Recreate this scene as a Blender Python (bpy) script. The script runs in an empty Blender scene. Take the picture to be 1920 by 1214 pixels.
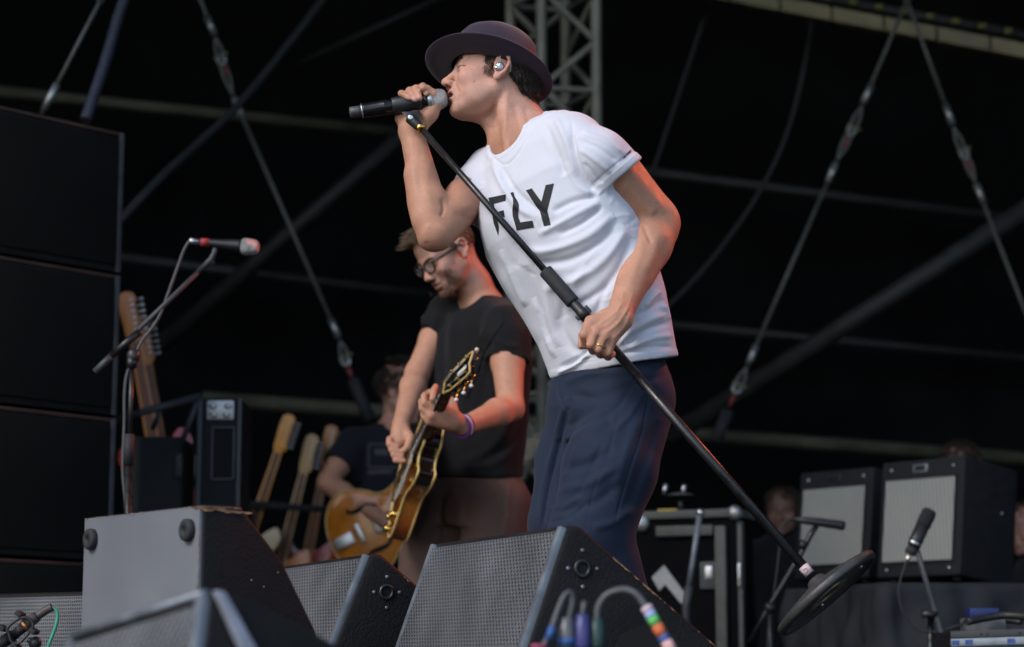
import bpy, bmesh, math, random
import numpy as np
from mathutils import Vector, Matrix, noise as mnoise
from mathutils.bvhtree import BVHTree

# ---------------------------------------------------------------- camera, world, light, exposure
scene = bpy.context.scene
FPX = 4000.0                      # focal length in photo pixels (1920 wide)
CAMZ = 0.22                       # camera height over the stage deck
TH = math.atan(643.0 / FPX)       # pitch
cd = bpy.data.cameras.new('camera')
cam = bpy.data.objects.new('camera', cd)
scene.collection.objects.link(cam)
cam.location = (0, 0, CAMZ)
cam.rotation_euler = (math.pi / 2 + TH, 0, 0)
cd.sensor_width = 36.0
cd.lens = FPX / 1920.0 * 36.0
cd.clip_start = 0.05
cd.clip_end = 400
cd.dof.use_dof = True
cd.dof.focus_distance = 4.95
cd.dof.aperture_fstop = 3.0
cd.dof.aperture_blades = 9
scene.camera = cam

SUN_EL, SUN_AZ = math.radians(40), math.radians(228)   # high behind the photographer, veiled by cloud
w = bpy.data.worlds.new('World'); scene.world = w; w.use_nodes = True
nt = w.node_tree
sky = nt.nodes.new('ShaderNodeTexSky'); sky.sky_type = 'NISHITA'
sky.sun_disc = False
sky.sun_elevation = SUN_EL
sky.sun_rotation = SUN_AZ
sky.air_density = 1.0; sky.dust_density = 1.2; sky.ozone_density = 1.5
bg = nt.nodes['Background']; bg.inputs['Strength'].default_value = 0.15
nt.links.new(sky.outputs[0], bg.inputs['Color'])
sd = bpy.data.lights.new('sun', 'SUN'); sd.energy = 1.1; sd.angle = math.radians(16)
sd.color = (1.0, 0.97, 0.94)
sun = bpy.data.objects.new('sun', sd); scene.collection.objects.link(sun)
_d = Vector((math.sin(SUN_AZ) * math.cos(SUN_EL), math.cos(SUN_AZ) * math.cos(SUN_EL), math.sin(SUN_EL)))
sun.rotation_euler = (-_d).to_track_quat('-Z', 'Y').to_euler()
scene.view_settings.view_transform = 'Standard'
scene.view_settings.look = 'None'
scene.view_settings.exposure = 0.72
scene.view_settings.gamma = 1.0
scene.cycles.use_denoising = True
scene.cycles.max_bounces = 6
scene.cycles.caustics_reflective = False
scene.cycles.caustics_refractive = False
scene.cycles.sample_clamp_indirect = 4.0

# ---------------------------------------------------------------- layout helpers
CT, ST = math.cos(TH), math.sin(TH)
def P(px, py, Y):
    """world point at distance Y up-stage that lies on the sight line of photo pixel (px, py)"""
    a = (607 - py) / FPX
    d = Vector(((px - 960) / FPX, CT - a * ST, ST + a * CT))
    t = Y / d.y
    return Vector((d.x * t, Y, CAMZ + d.z * t))
def rr(px, Y):
    return px * Y * 1.015 / FPX
def project(V):
    V = np.asarray(V, dtype=np.float64)
    x = V[:, 0]; y = V[:, 1]; z = V[:, 2] - CAMZ
    f = y * CT + z * ST; u = -y * ST + z * CT
    return 960 + FPX * x / f, 607 - FPX * u / f

col = scene.collection
def link(o, parent=None):
    col.objects.link(o)
    if parent is not None:
        o.parent = parent
        o.matrix_parent_inverse = Matrix.Translation(parent.location).inverted() if parent.type == 'EMPTY' and parent.parent is None else Matrix.Identity(4)
    return o
def tag(o, label, cat, group=None, kind=None):
    if label: o['label'] = label
    if cat: o['category'] = cat
    if group: o['group'] = group
    if kind: o['kind'] = kind
    return o
def thing(name, label, cat, loc=(0, 0, 0), group=None):
    o = bpy.data.objects.new(name, None)
    o.empty_display_size = 0.05
    col.objects.link(o); o.location = loc
    return tag(o, label, cat, group)

# ---------------------------------------------------------------- materials
def mat(name, c, rough=0.6, metal=0.0, var=0.0, vscale=8.0, bump=0.0, bscale=80.0, spec=0.5, sss=0.0,
        attr=False, c2=None, mscale=3.0, sheen=0.0, coat=0.0, wave=None, thresh=0.6, stretch=None):
    m = bpy.data.materials.new(name); m.use_nodes = True
    t = m.node_tree; b = t.nodes['Principled BSDF']
    N = t.nodes.new; L = t.links.new
    b.inputs['Base Color'].default_value = (*c, 1)
    b.inputs['Roughness'].default_value = rough
    b.inputs['Metallic'].default_value = metal
    b.inputs['Specular IOR Level'].default_value = spec
    if sss:
        b.inputs['Subsurface Weight'].default_value = sss
        b.inputs['Subsurface Radius'].default_value = (1.0, 0.35, 0.2)
        b.inputs['Subsurface Scale'].default_value = 0.008
    if sheen:
        b.inputs['Sheen Weight'].default_value = sheen
        b.inputs['Sheen Roughness'].default_value = 0.5
    if coat:
        b.inputs['Coat Weight'].default_value = coat
        b.inputs['Coat Roughness'].default_value = 0.12
    tc = N('ShaderNodeTexCoord'); src = tc.outputs['Object']
    if stretch:
        mp = N('ShaderNodeMapping'); mp.inputs['Scale'].default_value = stretch
        L(src, mp.inputs['Vector']); src = mp.outputs['Vector']
    colout = None
    if attr:
        a = N('ShaderNodeAttribute'); a.attribute_name = 'col'; colout = a.outputs['Color']
    if c2 is not None:
        n = N('ShaderNodeTexNoise'); n.inputs['Scale'].default_value = mscale; n.inputs['Detail'].default_value = 8
        n.inputs['Roughness'].default_value = 0.7
        L(src, n.inputs['Vector'])
        rp = N('ShaderNodeValToRGB')
        rp.color_ramp.elements[0].position = thresh - 0.06; rp.color_ramp.elements[1].position = thresh + 0.06
        rp.color_ramp.elements[0].color = (*c, 1); rp.color_ramp.elements[1].color = (*c2, 1)
        L(n.outputs['Fac'], rp.inputs['Fac']); colout = rp.outputs['Color']
    if var:
        n = N('ShaderNodeTexNoise'); n.inputs['Scale'].default_value = vscale; n.inputs['Detail'].default_value = 6
        L(src, n.inputs['Vector'])
        mr = N('ShaderNodeMapRange'); mr.inputs['From Min'].default_value = 0.3; mr.inputs['From Max'].default_value = 0.7
        mr.inputs['To Min'].default_value = 1 - var; mr.inputs['To Max'].default_value = 1 + var
        L(n.outputs['Fac'], mr.inputs['Value'])
        mx = N('ShaderNodeMix'); mx.data_type = 'RGBA'; mx.blend_type = 'MULTIPLY'; mx.inputs['Factor'].default_value = 1
        if colout is not None: L(colout, mx.inputs['A'])
        else: mx.inputs['A'].default_value = (*c, 1)
        L(mr.outputs['Result'], mx.inputs['B']); colout = mx.outputs['Result']
        rm = N('ShaderNodeMapRange'); rm.inputs['From Min'].default_value = 0.3; rm.inputs['From Max'].default_value = 0.7
        rm.inputs['To Min'].default_value = max(0.03, rough - 0.1); rm.inputs['To Max'].default_value = min(1, rough + 0.1)
        L(n.outputs['Fac'], rm.inputs['Value']); L(rm.outputs['Result'], b.inputs['Roughness'])
    if colout is not None: L(colout, b.inputs['Base Color'])
    h = None
    if wave:
        x = N('ShaderNodeTexWave'); x.inputs['Scale'].default_value = wave[0]; x.bands_direction = wave[1]
        x.inputs['Distortion'].default_value = wave[2] if len(wave) > 2 else 0
        L(src, x.inputs['Vector']); h = x.outputs['Fac']
    if bump:
        if h is None:
            n = N('ShaderNodeTexNoise'); n.inputs['Scale'].default_value = bscale; n.inputs['Detail'].default_value = 4
            L(src, n.inputs['Vector']); h = n.outputs['Fac']
        bp = N('ShaderNodeBump'); bp.inputs['Strength'].default_value = bump; bp.inputs['Distance'].default_value = 0.004
        L(h, bp.inputs['Height']); L(bp.outputs['Normal'], b.inputs['Normal'])
    return m
M = {}
M['black_metal'] = mat('black powder-coated metal', (0.012, 0.012, 0.013), 0.32, 0.0, 0.25, 30, 0.15, 300)
M['satin_black'] = mat('satin black plastic', (0.015, 0.015, 0.017), 0.4, 0, 0.2, 25)
M['gloss_black'] = mat('gloss black lacquer', (0.008, 0.008, 0.01), 0.16, 0, 0.1, 20)
M['rubber'] = mat('black rubber', (0.02, 0.02, 0.022), 0.75, 0, 0.2, 40, 0.3, 200)
M['foam'] = mat('black foam', (0.014, 0.014, 0.016), 0.95, 0, 0.3, 60, 0.8, 400)
M['steel'] = mat('worn steel', (0.5, 0.51, 0.53), 0.35, 1.0, 0.2, 30)
M['alu'] = mat('dull aluminium', (0.42, 0.43, 0.43), 0.5, 0.9, 0.25, 14, 0.1, 60)
M['dull_alu'] = mat('weathered aluminium', (0.085, 0.085, 0.08), 0.62, 0.45, 0.3, 10, 0.1, 60)
M['gold'] = mat('gold plating', (0.72, 0.45, 0.12), 0.25, 1.0, 0.15, 40)

# ---------------------------------------------------------------- mesh builder
class MB:
    def __init__(s): s.v = []; s.f = []; s.sm = []; s.mi = []
    def _add(s, vs, fs, smooth=True, mi=0):
        o = len(s.v); s.v += [tuple(x) for x in vs]
        s.f += [tuple(i + o for i in f) for f in fs]; s.sm += [smooth] * len(fs); s.mi += [mi] * len(fs)
        return s
    def tube(s, pts, r, n=10, cap=True, mi=0):
        pts = [Vector(p) for p in pts]
        if not hasattr(r, '__len__'): r = [r] * len(pts)
        vs, fs = [], []; up = None
        for i, p in enumerate(pts):
            a = pts[max(i - 1, 0)]; b = pts[min(i + 1, len(pts) - 1)]
            t = (b - a).normalized()
            if up is None:
                up = t.orthogonal().normalized()
            else:
                up = (up - t * up.dot(t))
                up = up.normalized() if up.length > 1e-6 else t.orthogonal().normalized()
            q = t.cross(up)
            for k in range(n):
                an = 2 * math.pi * k / n
                vs.append(p + (up * math.cos(an) + q * math.sin(an)) * r[i])
        m = len(pts)
        for i in range(m - 1):
            for k in range(n):
                k2 = (k + 1) % n
                fs.append((i * n + k, i * n + k2, (i + 1) * n + k2, (i + 1) * n + k))
        s._add(vs, fs, True, mi)
        if cap:
            o = len(s.v) - len(vs)
            s.f.append(tuple(o + k for k in reversed(range(n)))); s.sm.append(False); s.mi.append(mi)
            s.f.append(tuple(o + (m - 1) * n + k for k in range(n))); s.sm.append(False); s.mi.append(mi)
        return s
    def lathe(s, prof, base, axis, n=32, smooth=True, mi=0, close=True, sx=1.0):
        """prof: list of (radius, height along axis)"""
        base = Vector(base); ax = Vector(axis).normalized(); u = ax.orthogonal().normalized(); q = ax.cross(u)
        vs, fs = [], []
        for r_, h in prof:
            for k in range(n):
                an = 2 * math.pi * k / n
                vs.append(base + ax * h + (u * math.cos(an) * sx + q * math.sin(an)) * max(r_, 1e-5))
        m = len(prof)
        for i in range(m - 1):
            for k in range(n):
                k2 = (k + 1) % n
                fs.append((i * n + k, i * n + k2, (i + 1) * n + k2, (i + 1) * n + k))
        s._add(vs, fs, smooth, mi)
        if close:
            o = len(s.v) - len(vs)
            s.f.append(tuple(o + k for k in reversed(range(n)))); s.sm.append(False); s.mi.append(mi)
            s.f.append(tuple(o + (m - 1) * n + k for k in range(n))); s.sm.append(False); s.mi.append(mi)
        return s
    def box(s, c, size, R=None, mi=0):
        c = Vector(c); vs = []
        for x in (-.5, .5):
            for y in (-.5, .5):
                for z in (-.5, .5):
                    v = Vector((x * size[0], y * size[1], z * size[2]))
                    if R is not None: v = R @ v
                    vs.append(c + v)
        fs = [(0, 1, 3, 2), (4, 6, 7, 5), (0, 4, 5, 1), (2, 3, 7, 6), (0, 2, 6, 4), (1, 5, 7, 3)]
        return s._add(vs, fs, False, mi)
    def prism(s, poly, a, b, mi=0, smooth=False):
        """poly: world points of the near outline; extruded by vector b"""
        n = len(poly); b = Vector(b)
        vs = [Vector(p) for p in poly] + [Vector(p) + b for p in poly]
        fs = [tuple(range(n)), tuple(reversed(range(n, 2 * n)))]
        fs += [(i, i + n, (i + 1) % n + n, (i + 1) % n) for i in range(n)]
        return s._add(vs, fs, smooth, mi)
    def hexa(s, c8, mi=0):
        """8 corners: 4 of one face in order, 4 of the opposite face in the same order"""
        return s._add(c8, [(0, 1, 2, 3), (7, 6, 5, 4), (0, 4, 5, 1), (1, 5, 6, 2), (2, 6, 7, 3), (3, 7, 4, 0)], False, mi)
    def sphere(s, c, r, n=16, m=10, R=None, mi=0):
        if not hasattr(r, '__len__'): r = (r, r, r)
        c = Vector(c); vs, fs = [], []
        for i in range(m + 1):
            ph = math.pi * i / m
            for k in range(n):
                an = 2 * math.pi * k / n
                v = Vector((r[0] * math.sin(ph) * math.cos(an), r[1] * math.sin(ph) * math.sin(an), r[2] * math.cos(ph)))
                if R is not None: v = R @ v
                vs.append(c + v)
        for i in range(m):
            for k in range(n):
                k2 = (k + 1) % n
                fs.append((i * n + k, (i + 1) * n + k, (i + 1) * n + k2, i * n + k2))
        return s._add(vs, fs, True, mi)
    def build(s, name, m, parent=None, bevel=0.0, seg=2, weld=True):
        me = bpy.data.meshes.new(name); me.from_pydata(s.v, [], s.f); me.update()
        me.polygons.foreach_set('use_smooth', s.sm)
        me.polygons.foreach_set('material_index', s.mi)
        for x in (m if isinstance(m, (list, tuple)) else [m]): me.materials.append(x)
        bm = bmesh.new(); bm.from_mesh(me)
        if weld: bmesh.ops.remove_doubles(bm, verts=bm.verts, dist=1e-5)
        bmesh.ops.recalc_face_normals(bm, faces=bm.faces)
        if bevel:
            es = [e for e in bm.edges if len(e.link_faces) == 2 and e.calc_face_angle(0) > 0.5]
            bmesh.ops.bevel(bm, geom=es, offset=bevel, segments=seg, profile=0.6, affect='EDGES', clamp_overlap=True)
            for f in bm.faces: f.smooth = True
        bm.to_mesh(me); bm.free()
        if bevel:
            try: me.set_sharp_from_angle(angle=math.radians(35))
            except Exception: pass
        o = bpy.data.objects.new(name, me)
        return link(o, parent)

def spline(pts, n=8):
    """Catmull-Rom through pts"""
    pts = [Vector(p) for p in pts]; out = []
    for i in range(len(pts) - 1):
        a = pts[max(i - 1, 0)]; b = pts[i]; c = pts[i + 1]; d = pts[min(i + 2, len(pts) - 1)]
        for k in range(n):
            t = k / n
            out.append(0.5 * ((2 * b) + (c - a) * t + (2 * a - 5 * b + 4 * c - d) * t * t + (3 * b - a - 3 * c + d) * t ** 3))
    out.append(pts[-1]); return out

# ---------------------------------------------------------------- implicit-surface sculpting
class Sdf:
    def __init__(s, lo, hi, vox):
        s.lo = np.array(lo, dtype=np.float32); s.vox = vox
        s.n = np.ceil((np.array(hi) - np.array(lo)) / vox).astype(int) + 1
        s.d = np.full(tuple(s.n), 0.3, dtype=np.float32)
    def region(s, lo, hi, pad):
        a = np.clip(np.floor((np.array(lo) - pad - s.lo) / s.vox).astype(int), 0, s.n - 1)
        b = np.clip(np.ceil((np.array(hi) + pad - s.lo) / s.vox).astype(int) + 1, 1, s.n)
        if np.any(b <= a): return None, None
        sl = tuple(slice(int(a[i]), int(b[i])) for i in range(3))
        ax = [s.lo[i] + s.vox * np.arange(a[i], b[i], dtype=np.float32) for i in range(3)]
        return sl, np.meshgrid(*ax, indexing='ij', sparse=True)
    def apply(s, f, lo, hi, k, op):
        k = max(k, 1e-4)
        sl, g = s.region(lo, hi, k + 2.5 * s.vox)
        if sl is None: return
        b = f(*g).astype(np.float32); a = s.d[sl]
        if op == 'add':
            h = np.maximum(k - np.abs(a - b), 0) / k
            s.d[sl] = np.minimum(a, b) - h * h * k * 0.25
        elif op == 'sub':
            h = np.maximum(k - np.abs(a + b), 0) / k
            s.d[sl] = np.maximum(a, -b) + h * h * k * 0.25
    def cone(s, a, b, ra, rb, k=0.01, op='add', flat=None, fr=1.0):
        """round cone; flat = direction squashed by factor fr"""
        a = np.array(a, dtype=np.float32); b = np.array(b, dtype=np.float32); ba = b - a; L2 = float(ba @ ba) + 1e-12
        if flat is not None: fl = np.array(Vector(flat).normalized(), dtype=np.float32)
        def f(X, Y, Z):
            px, py, pz = X - a[0], Y - a[1], Z - a[2]
            h = np.clip((px * ba[0] + py * ba[1] + pz * ba[2]) / L2, 0, 1)
            qx, qy, qz = px - ba[0] * h, py - ba[1] * h, pz - ba[2] * h
            q2 = qx * qx + qy * qy + qz * qz
            if flat is not None:
                c = qx * fl[0] + qy * fl[1] + qz * fl[2]
                q2 = q2 + c * c * (1 / (fr * fr) - 1)
                return (np.sqrt(q2) - (ra + (rb - ra) * h)) * (fr if fr < 1 else 1)
            return np.sqrt(q2) - (ra + (rb - ra) * h)
        R = max(ra, rb) * max(1.0, fr)
        s.apply(f, np.minimum(a, b) - R, np.maximum(a, b) + R, k, op)
    def chain(s, pts, rs, k=0.006, op='add', **kw):
        for i in range(len(pts) - 1): s.cone(pts[i], pts[i + 1], rs[i], rs[i + 1], k, op, **kw)
    def ell(s, c, r, R=None, k=0.01, op='add'):
        c = np.array(c, dtype=np.float32); r = np.array(r, dtype=np.float32)
        Rm = np.array(R, dtype=np.float32) if R is not None else np.eye(3, dtype=np.float32)   # columns = local axes
        def f(X, Y, Z):
            p = (X - c[0], Y - c[1], Z - c[2])
            k0 = 0; k1 = 0
            for i in range(3):
                q = (p[0] * Rm[0, i] + p[1] * Rm[1, i] + p[2] * Rm[2, i]) / r[i]
                k0 = k0 + q * q; k1 = k1 + (q / r[i]) ** 2
            k0 = np.sqrt(k0); k1 = np.sqrt(k1) + 1e-9
            return k0 * (k0 - 1) / k1
        e = np.sqrt(((Rm * r[None, :]) ** 2).sum(1))
        s.apply(f, c - e, c + e, k, op)
    def loft(s, C, ra, rb, side, k=0.01, op='add', pw=2.0):
        """elliptic sections: centres C, half-widths ra along side, rb along the other axis"""
        C = np.array([tuple(c) for c in C], dtype=np.float64); A = C[-1] - C[0]; L = np.linalg.norm(A); A = A / L
        sd_ = np.array(tuple(side), dtype=np.float64); sd_ = sd_ - A * (sd_ @ A); sd_ /= np.linalg.norm(sd_)
        nr = np.cross(A, sd_)
        t = (C - C[0]) @ A
        def f(X, Y, Z):
            h = (X - C[0, 0]) * A[0] + (Y - C[0, 1]) * A[1] + (Z - C[0, 2]) * A[2]
            hc = np.clip(h, 0, L); shp = hc.shape; hf = hc.ravel()
            cx, cy, cz = (np.interp(hf, t, C[:, i]).reshape(shp) for i in range(3))
            a_ = np.interp(hf, t, ra).reshape(shp); b_ = np.interp(hf, t, rb).reshape(shp)
            qx, qy, qz = X - cx, Y - cy, Z - cz
            u = np.abs(qx * sd_[0] + qy * sd_[1] + qz * sd_[2]) / a_; v = np.abs(qx * nr[0] + qy * nr[1] + qz * nr[2]) / b_
            if pw != 2.0: k0 = (u ** pw + v ** pw) ** (1 / pw)
            else: k0 = np.sqrt(u * u + v * v)
            dxy = (k0 - 1) * np.minimum(a_, b_) * 0.9
            ov = np.maximum(-h, h - L)
            return np.maximum(dxy, ov)
        R = max(max(ra), max(rb))
        s.apply(f, C.min(0) - R, C.max(0) + R, k, op)
    def cut(s, p, n):
        """remove everything on the side n points to"""
        n = np.array(Vector(n).normalized()); p = np.array(tuple(p))
        g = [s.lo[i] + s.vox * np.arange(s.n[i], dtype=np.float32) for i in range(3)]
        X, Y, Z = np.meshgrid(*g, indexing='ij', sparse=True)
        s.d = np.maximum(s.d, ((X - p[0]) * n[0] + (Y - p[1]) * n[1] + (Z - p[2]) * n[2]).astype(np.float32))
    def merge(s, o, k):
        a, b = s.d, o.d; h = np.maximum(k - np.abs(a - b), 0) / k
        s.d = np.minimum(a, b) - h * h * k * 0.25
    def mesh(s, relax=1):
        d = s.d; ins = d < 0
        n = s.n
        act = np.zeros(tuple(n - 1), dtype=bool)
        c0 = ins[:-1, :-1, :-1]
        for dx in (0, 1):
            for dy in (0, 1):
                for dz in (0, 1):
                    act |= ins[dx:n[0] - 1 + dx, dy:n[1] - 1 + dy, dz:n[2] - 1 + dz] != c0
        I = np.argwhere(act).astype(np.int32)
        idx = np.full(act.shape, -1, dtype=np.int32); idx[act] = np.arange(len(I), dtype=np.int32)
        off = np.array([(x, y, z) for x in (0, 1) for y in (0, 1) for z in (0, 1)], dtype=np.int32)
        val = np.stack([d[I[:, 0] + o[0], I[:, 1] + o[1], I[:, 2] + o[2]] for o in off], 1)
        acc = np.zeros((len(I), 3), dtype=np.float64); cnt = np.zeros(len(I))
        for i in range(8):
            for j in range(i + 1, 8):
                if np.abs(off[i] - off[j]).sum() != 1: continue
                a, b = val[:, i], val[:, j]; m = (a < 0) != (b < 0)
                t = np.where(m, a / np.where(m, a - b, 1), 0)[:, None]
                p = off[i] + (off[j] - off[i]) * t
                acc[m] += p[m]; cnt[m] += 1
        V = (I + acc / cnt[:, None]) * s.vox + s.lo
        F = []
        for ax in range(3):
            o = [1, 1, 1]; o[ax] = 0
            b_, c_ = [k for k in range(3) if k != ax]
            sa = [slice(1, -1)] * 3; sa[ax] = slice(0, n[ax] - 1)
            sb = list(sa); sb[ax] = slice(1, n[ax])
            A_, B_ = ins[tuple(sa)], ins[tuple(sb)]
            E = np.argwhere(A_ != B_)
            if not len(E): continue
            first = A_[E[:, 0], E[:, 1], E[:, 2]]
            E = E + np.array(o)
            def cell(db, dc):
                q = E.copy(); q[:, b_] += db; q[:, c_] += dc
                return idx[q[:, 0], q[:, 1], q[:, 2]]
            Q = np.stack([cell(-1, -1), cell(0, -1), cell(0, 0), cell(-1, 0)], 1)
            flip = first if ax != 1 else ~first
            Q[~flip] = Q[~flip][:, ::-1]
            F.append(Q)
        F = np.concatenate(F)
        for _ in range(relax):
            S = np.zeros_like(V); c = np.zeros(len(V))
            for i in range(4):
                np.add.at(S, F[:, i], V[F[:, (i + 1) % 4]]); np.add.at(c, F[:, i], 1)
                np.add.at(S, F[:, i], V[F[:, (i + 3) % 4]]); np.add.at(c, F[:, i], 1)
            V = 0.5 * V + 0.5 * S / np.maximum(c, 1)[:, None]
        return V, F

def vnormals(V, F):
    n = np.cross(V[F[:, 2]] - V[F[:, 0]], V[F[:, 3]] - V[F[:, 1]])
    N = np.zeros_like(V)
    for i in range(4): np.add.at(N, F[:, i], n)
    return N / np.maximum(np.linalg.norm(N, axis=1), 1e-12)[:, None]

def sdf_object(name, V, F, m, parent=None, colr=None):
    me = bpy.data.meshes.new(name)
    me.vertices.add(len(V)); me.vertices.foreach_set('co', V.astype(np.float32).ravel())
    me.loops.add(len(F) * 4); me.loops.foreach_set('vertex_index', F.astype(np.int32).ravel())
    me.polygons.add(len(F)); me.polygons.foreach_set('loop_start', np.arange(0, len(F) * 4, 4, dtype=np.int32))
    me.polygons.foreach_set('use_smooth', np.ones(len(F), dtype=bool))
    me.update(calc_edges=True)
    if colr is not None:
        at = me.attributes.new('col', 'FLOAT_COLOR', 'POINT')
        at.data.foreach_set('color', np.concatenate([colr, np.ones((len(V), 1))], 1).astype(np.float32).ravel())
    me.materials.append(m)
    o = bpy.data.objects.new(name, me)
    return link(o, parent)

def seg_dist(x, y, poly):
    """distance to a 2-D polyline and position along it (0..1)"""
    best = np.full(x.shape, 1e9); tt = np.zeros(x.shape)
    n = len(poly) - 1
    for i in range(n):
        ax, ay = poly[i]; bx, by = poly[i + 1]; dx, dy = bx - ax, by - ay
        h = np.clip(((x - ax) * dx + (y - ay) * dy) / (dx * dx + dy * dy + 1e-9), 0, 1)
        d = np.hypot(x - ax - dx * h, y - ay - dy * h)
        m = d < best; best[m] = d[m]; tt[m] = (i + h[m]) / n
    return best, tt

def folds(V, F, fl):
    """push cloth in or out along crease lines (traced on the garment's visible side)"""
    N = vnormals(V, F); x, y = project(V)
    tc = np.array([0, 0, CAMZ]) - V; tc /= np.linalg.norm(tc, axis=1)[:, None]
    face = np.clip((N * tc).sum(1) * 2.5, 0, 1)
    D = np.zeros(len(V))
    for poly, wd, amp in fl:
        pp = [(p.x, p.y) for p in spline([Vector((a, b, 0)) for a, b in poly], 5)]
        d, t = seg_dist(x, y, pp)
        end = np.clip(np.minimum(t, 1 - t) * 5, 0, 1)
        end = end * end * (3 - 2 * end)
        D += amp * np.exp(-(d / wd) ** 2) * (0.25 + 0.75 * end) * (end > 0)
    return V + N * (D * face)[:, None]

def fbm(V, scale, seed=0, octv=2):
    out = np.empty(len(V)); o = Vector((seed * 7.3, seed * 3.1, seed * 1.7))
    for i, v in enumerate(V): out[i] = mnoise.fractal(Vector(v) * scale + o, 1.0, 2.0, octv)
    return out

def cheap_noise(V, scale, seed=0):
    """smooth pseudo-noise: sum of rotated sines, quick for big meshes"""
    rng = np.random.RandomState(seed); out = np.zeros(len(V))
    for i in range(14):
        d = rng.normal(size=3); d /= np.linalg.norm(d)
        out += np.sin((V @ d) * scale * rng.uniform(0.6, 1.9) + rng.uniform(0, 6.28))
    return out / 4.0

def decal(name, polys, target, m, parent, step=2.2, off=0.0012):
    """flat print laid on the garment: outlines given where they lie on its visible side"""
    bm = bmesh.new(); bm.from_mesh(target.data); bvh = BVHTree.FromBMesh(bm); bm.free()
    o = Vector((0, 0, CAMZ)); mb = MB()
    for poly in polys:
        b2 = bmesh.new()
        vs = [b2.verts.new((x, y, 0)) for x, y in poly]
        f = b2.faces.new(vs); f.normal_update(); bmesh.ops.triangulate(b2, faces=[f])
        x0, x1 = min(p[0] for p in poly), max(p[0] for p in poly); y0, y1 = min(p[1] for p in poly), max(p[1] for p in poly)
        x = x0 + step
        while x < x1:
            bmesh.ops.bisect_plane(b2, geom=b2.verts[:] + b2.edges[:] + b2.faces[:], plane_co=(x, 0, 0), plane_no=(1, 0, 0)); x += step
        y = y0 + step
        while y < y1:
            bmesh.ops.bisect_plane(b2, geom=b2.verts[:] + b2.edges[:] + b2.faces[:], plane_co=(0, y, 0), plane_no=(0, 1, 0)); y += step
        b2.verts.ensure_lookup_table(); vv = []; ok = []
        for v in b2.verts:
            d = (P(v.co.x, v.co.y, 5.0) - o).normalized()
            h = bvh.ray_cast(o, d)
            if h[0] is None: vv.append(Vector((0, 0, -5))); ok.append(False)
            else: vv.append(h[0] + h[1] * off); ok.append(True)
        fs = [tuple(v.index for v in f.verts) for f in b2.faces if all(ok[v.index] for v in f.verts)]
        mb._add(vv, fs, True); b2.free()
    mb_o = mb
    used = sorted({i for f in mb_o.f for i in f}); mp = {i: k for k, i in enumerate(used)}
    mb_o.v = [mb_o.v[i] for i in used]; mb_o.f = [tuple(mp[i] for i in f) for f in mb_o.f]
    return mb_o.build(name, m, parent)
M['deck'] = mat('worn black stage deck', (0.03, 0.03, 0.032), 0.7, 0, 0.3, 4, 0.3, 60)
M['drape'] = mat('black stage drape', (0.009, 0.009, 0.010), 1.0, 0, 0.3, 2, 0.2, 200, 0.0)
M['grass'] = mat('trodden grass', (0.06, 0.075, 0.03), 0.9, 0, 0.4, 3, 0.5, 20)
mb = MB(); mb._add([(-150, -150, -1.35), (150, -150, -1.35), (150, 150, -1.35), (-150, 150, -1.35)], [(0, 1, 2, 3)], False)
tag(mb.build('ground', M['grass']), None, None, kind='structure')
mb = MB(); mb.box((0, 8.2, -.6), (17, 12.4, 1.2)); tag(mb.build('stage_floor', M['deck'], bevel=.01), None, None, kind='structure')
mb = MB(); mb.box((0, 9.0, 7.40), (19, 12.0, .12)); tag(mb.build('stage_roof', M['drape']), None, None, kind='structure')

# ================================================================ people
class Frame:
    """head frame: x forward, y to the person's left, z up"""
    def __init__(s, o, yaw, pitch, roll, scale=1.0):
        # base: facing -X, left = -Y (towards the audience); yaw turns the face towards the audience
        f = Vector((-1, 0, 0)); l = Vector((0, -1, 0)); u = Vector((0, 0, 1))
        Ry = Matrix.Rotation(math.radians(yaw), 3, u); f, l = Ry @ f, Ry @ l
        Rp = Matrix.Rotation(math.radians(-pitch), 3, l); f, u = Rp @ f, Rp @ u
        Rr = Matrix.Rotation(math.radians(roll), 3, f); l, u = Rr @ l, Rr @ u
        s.f, s.l, s.u, s.o, s.s = f, l, u, Vector(o), scale
        s.R = Matrix((f, l, u)).transposed()
    def __call__(s, x, y, z): return s.o + (s.f * x + s.l * y + s.u * z) * s.s
    def local(s, V):
        Rm = np.array(s.R); return ((V - np.array(tuple(s.o))) @ Rm) / s.s

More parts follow.
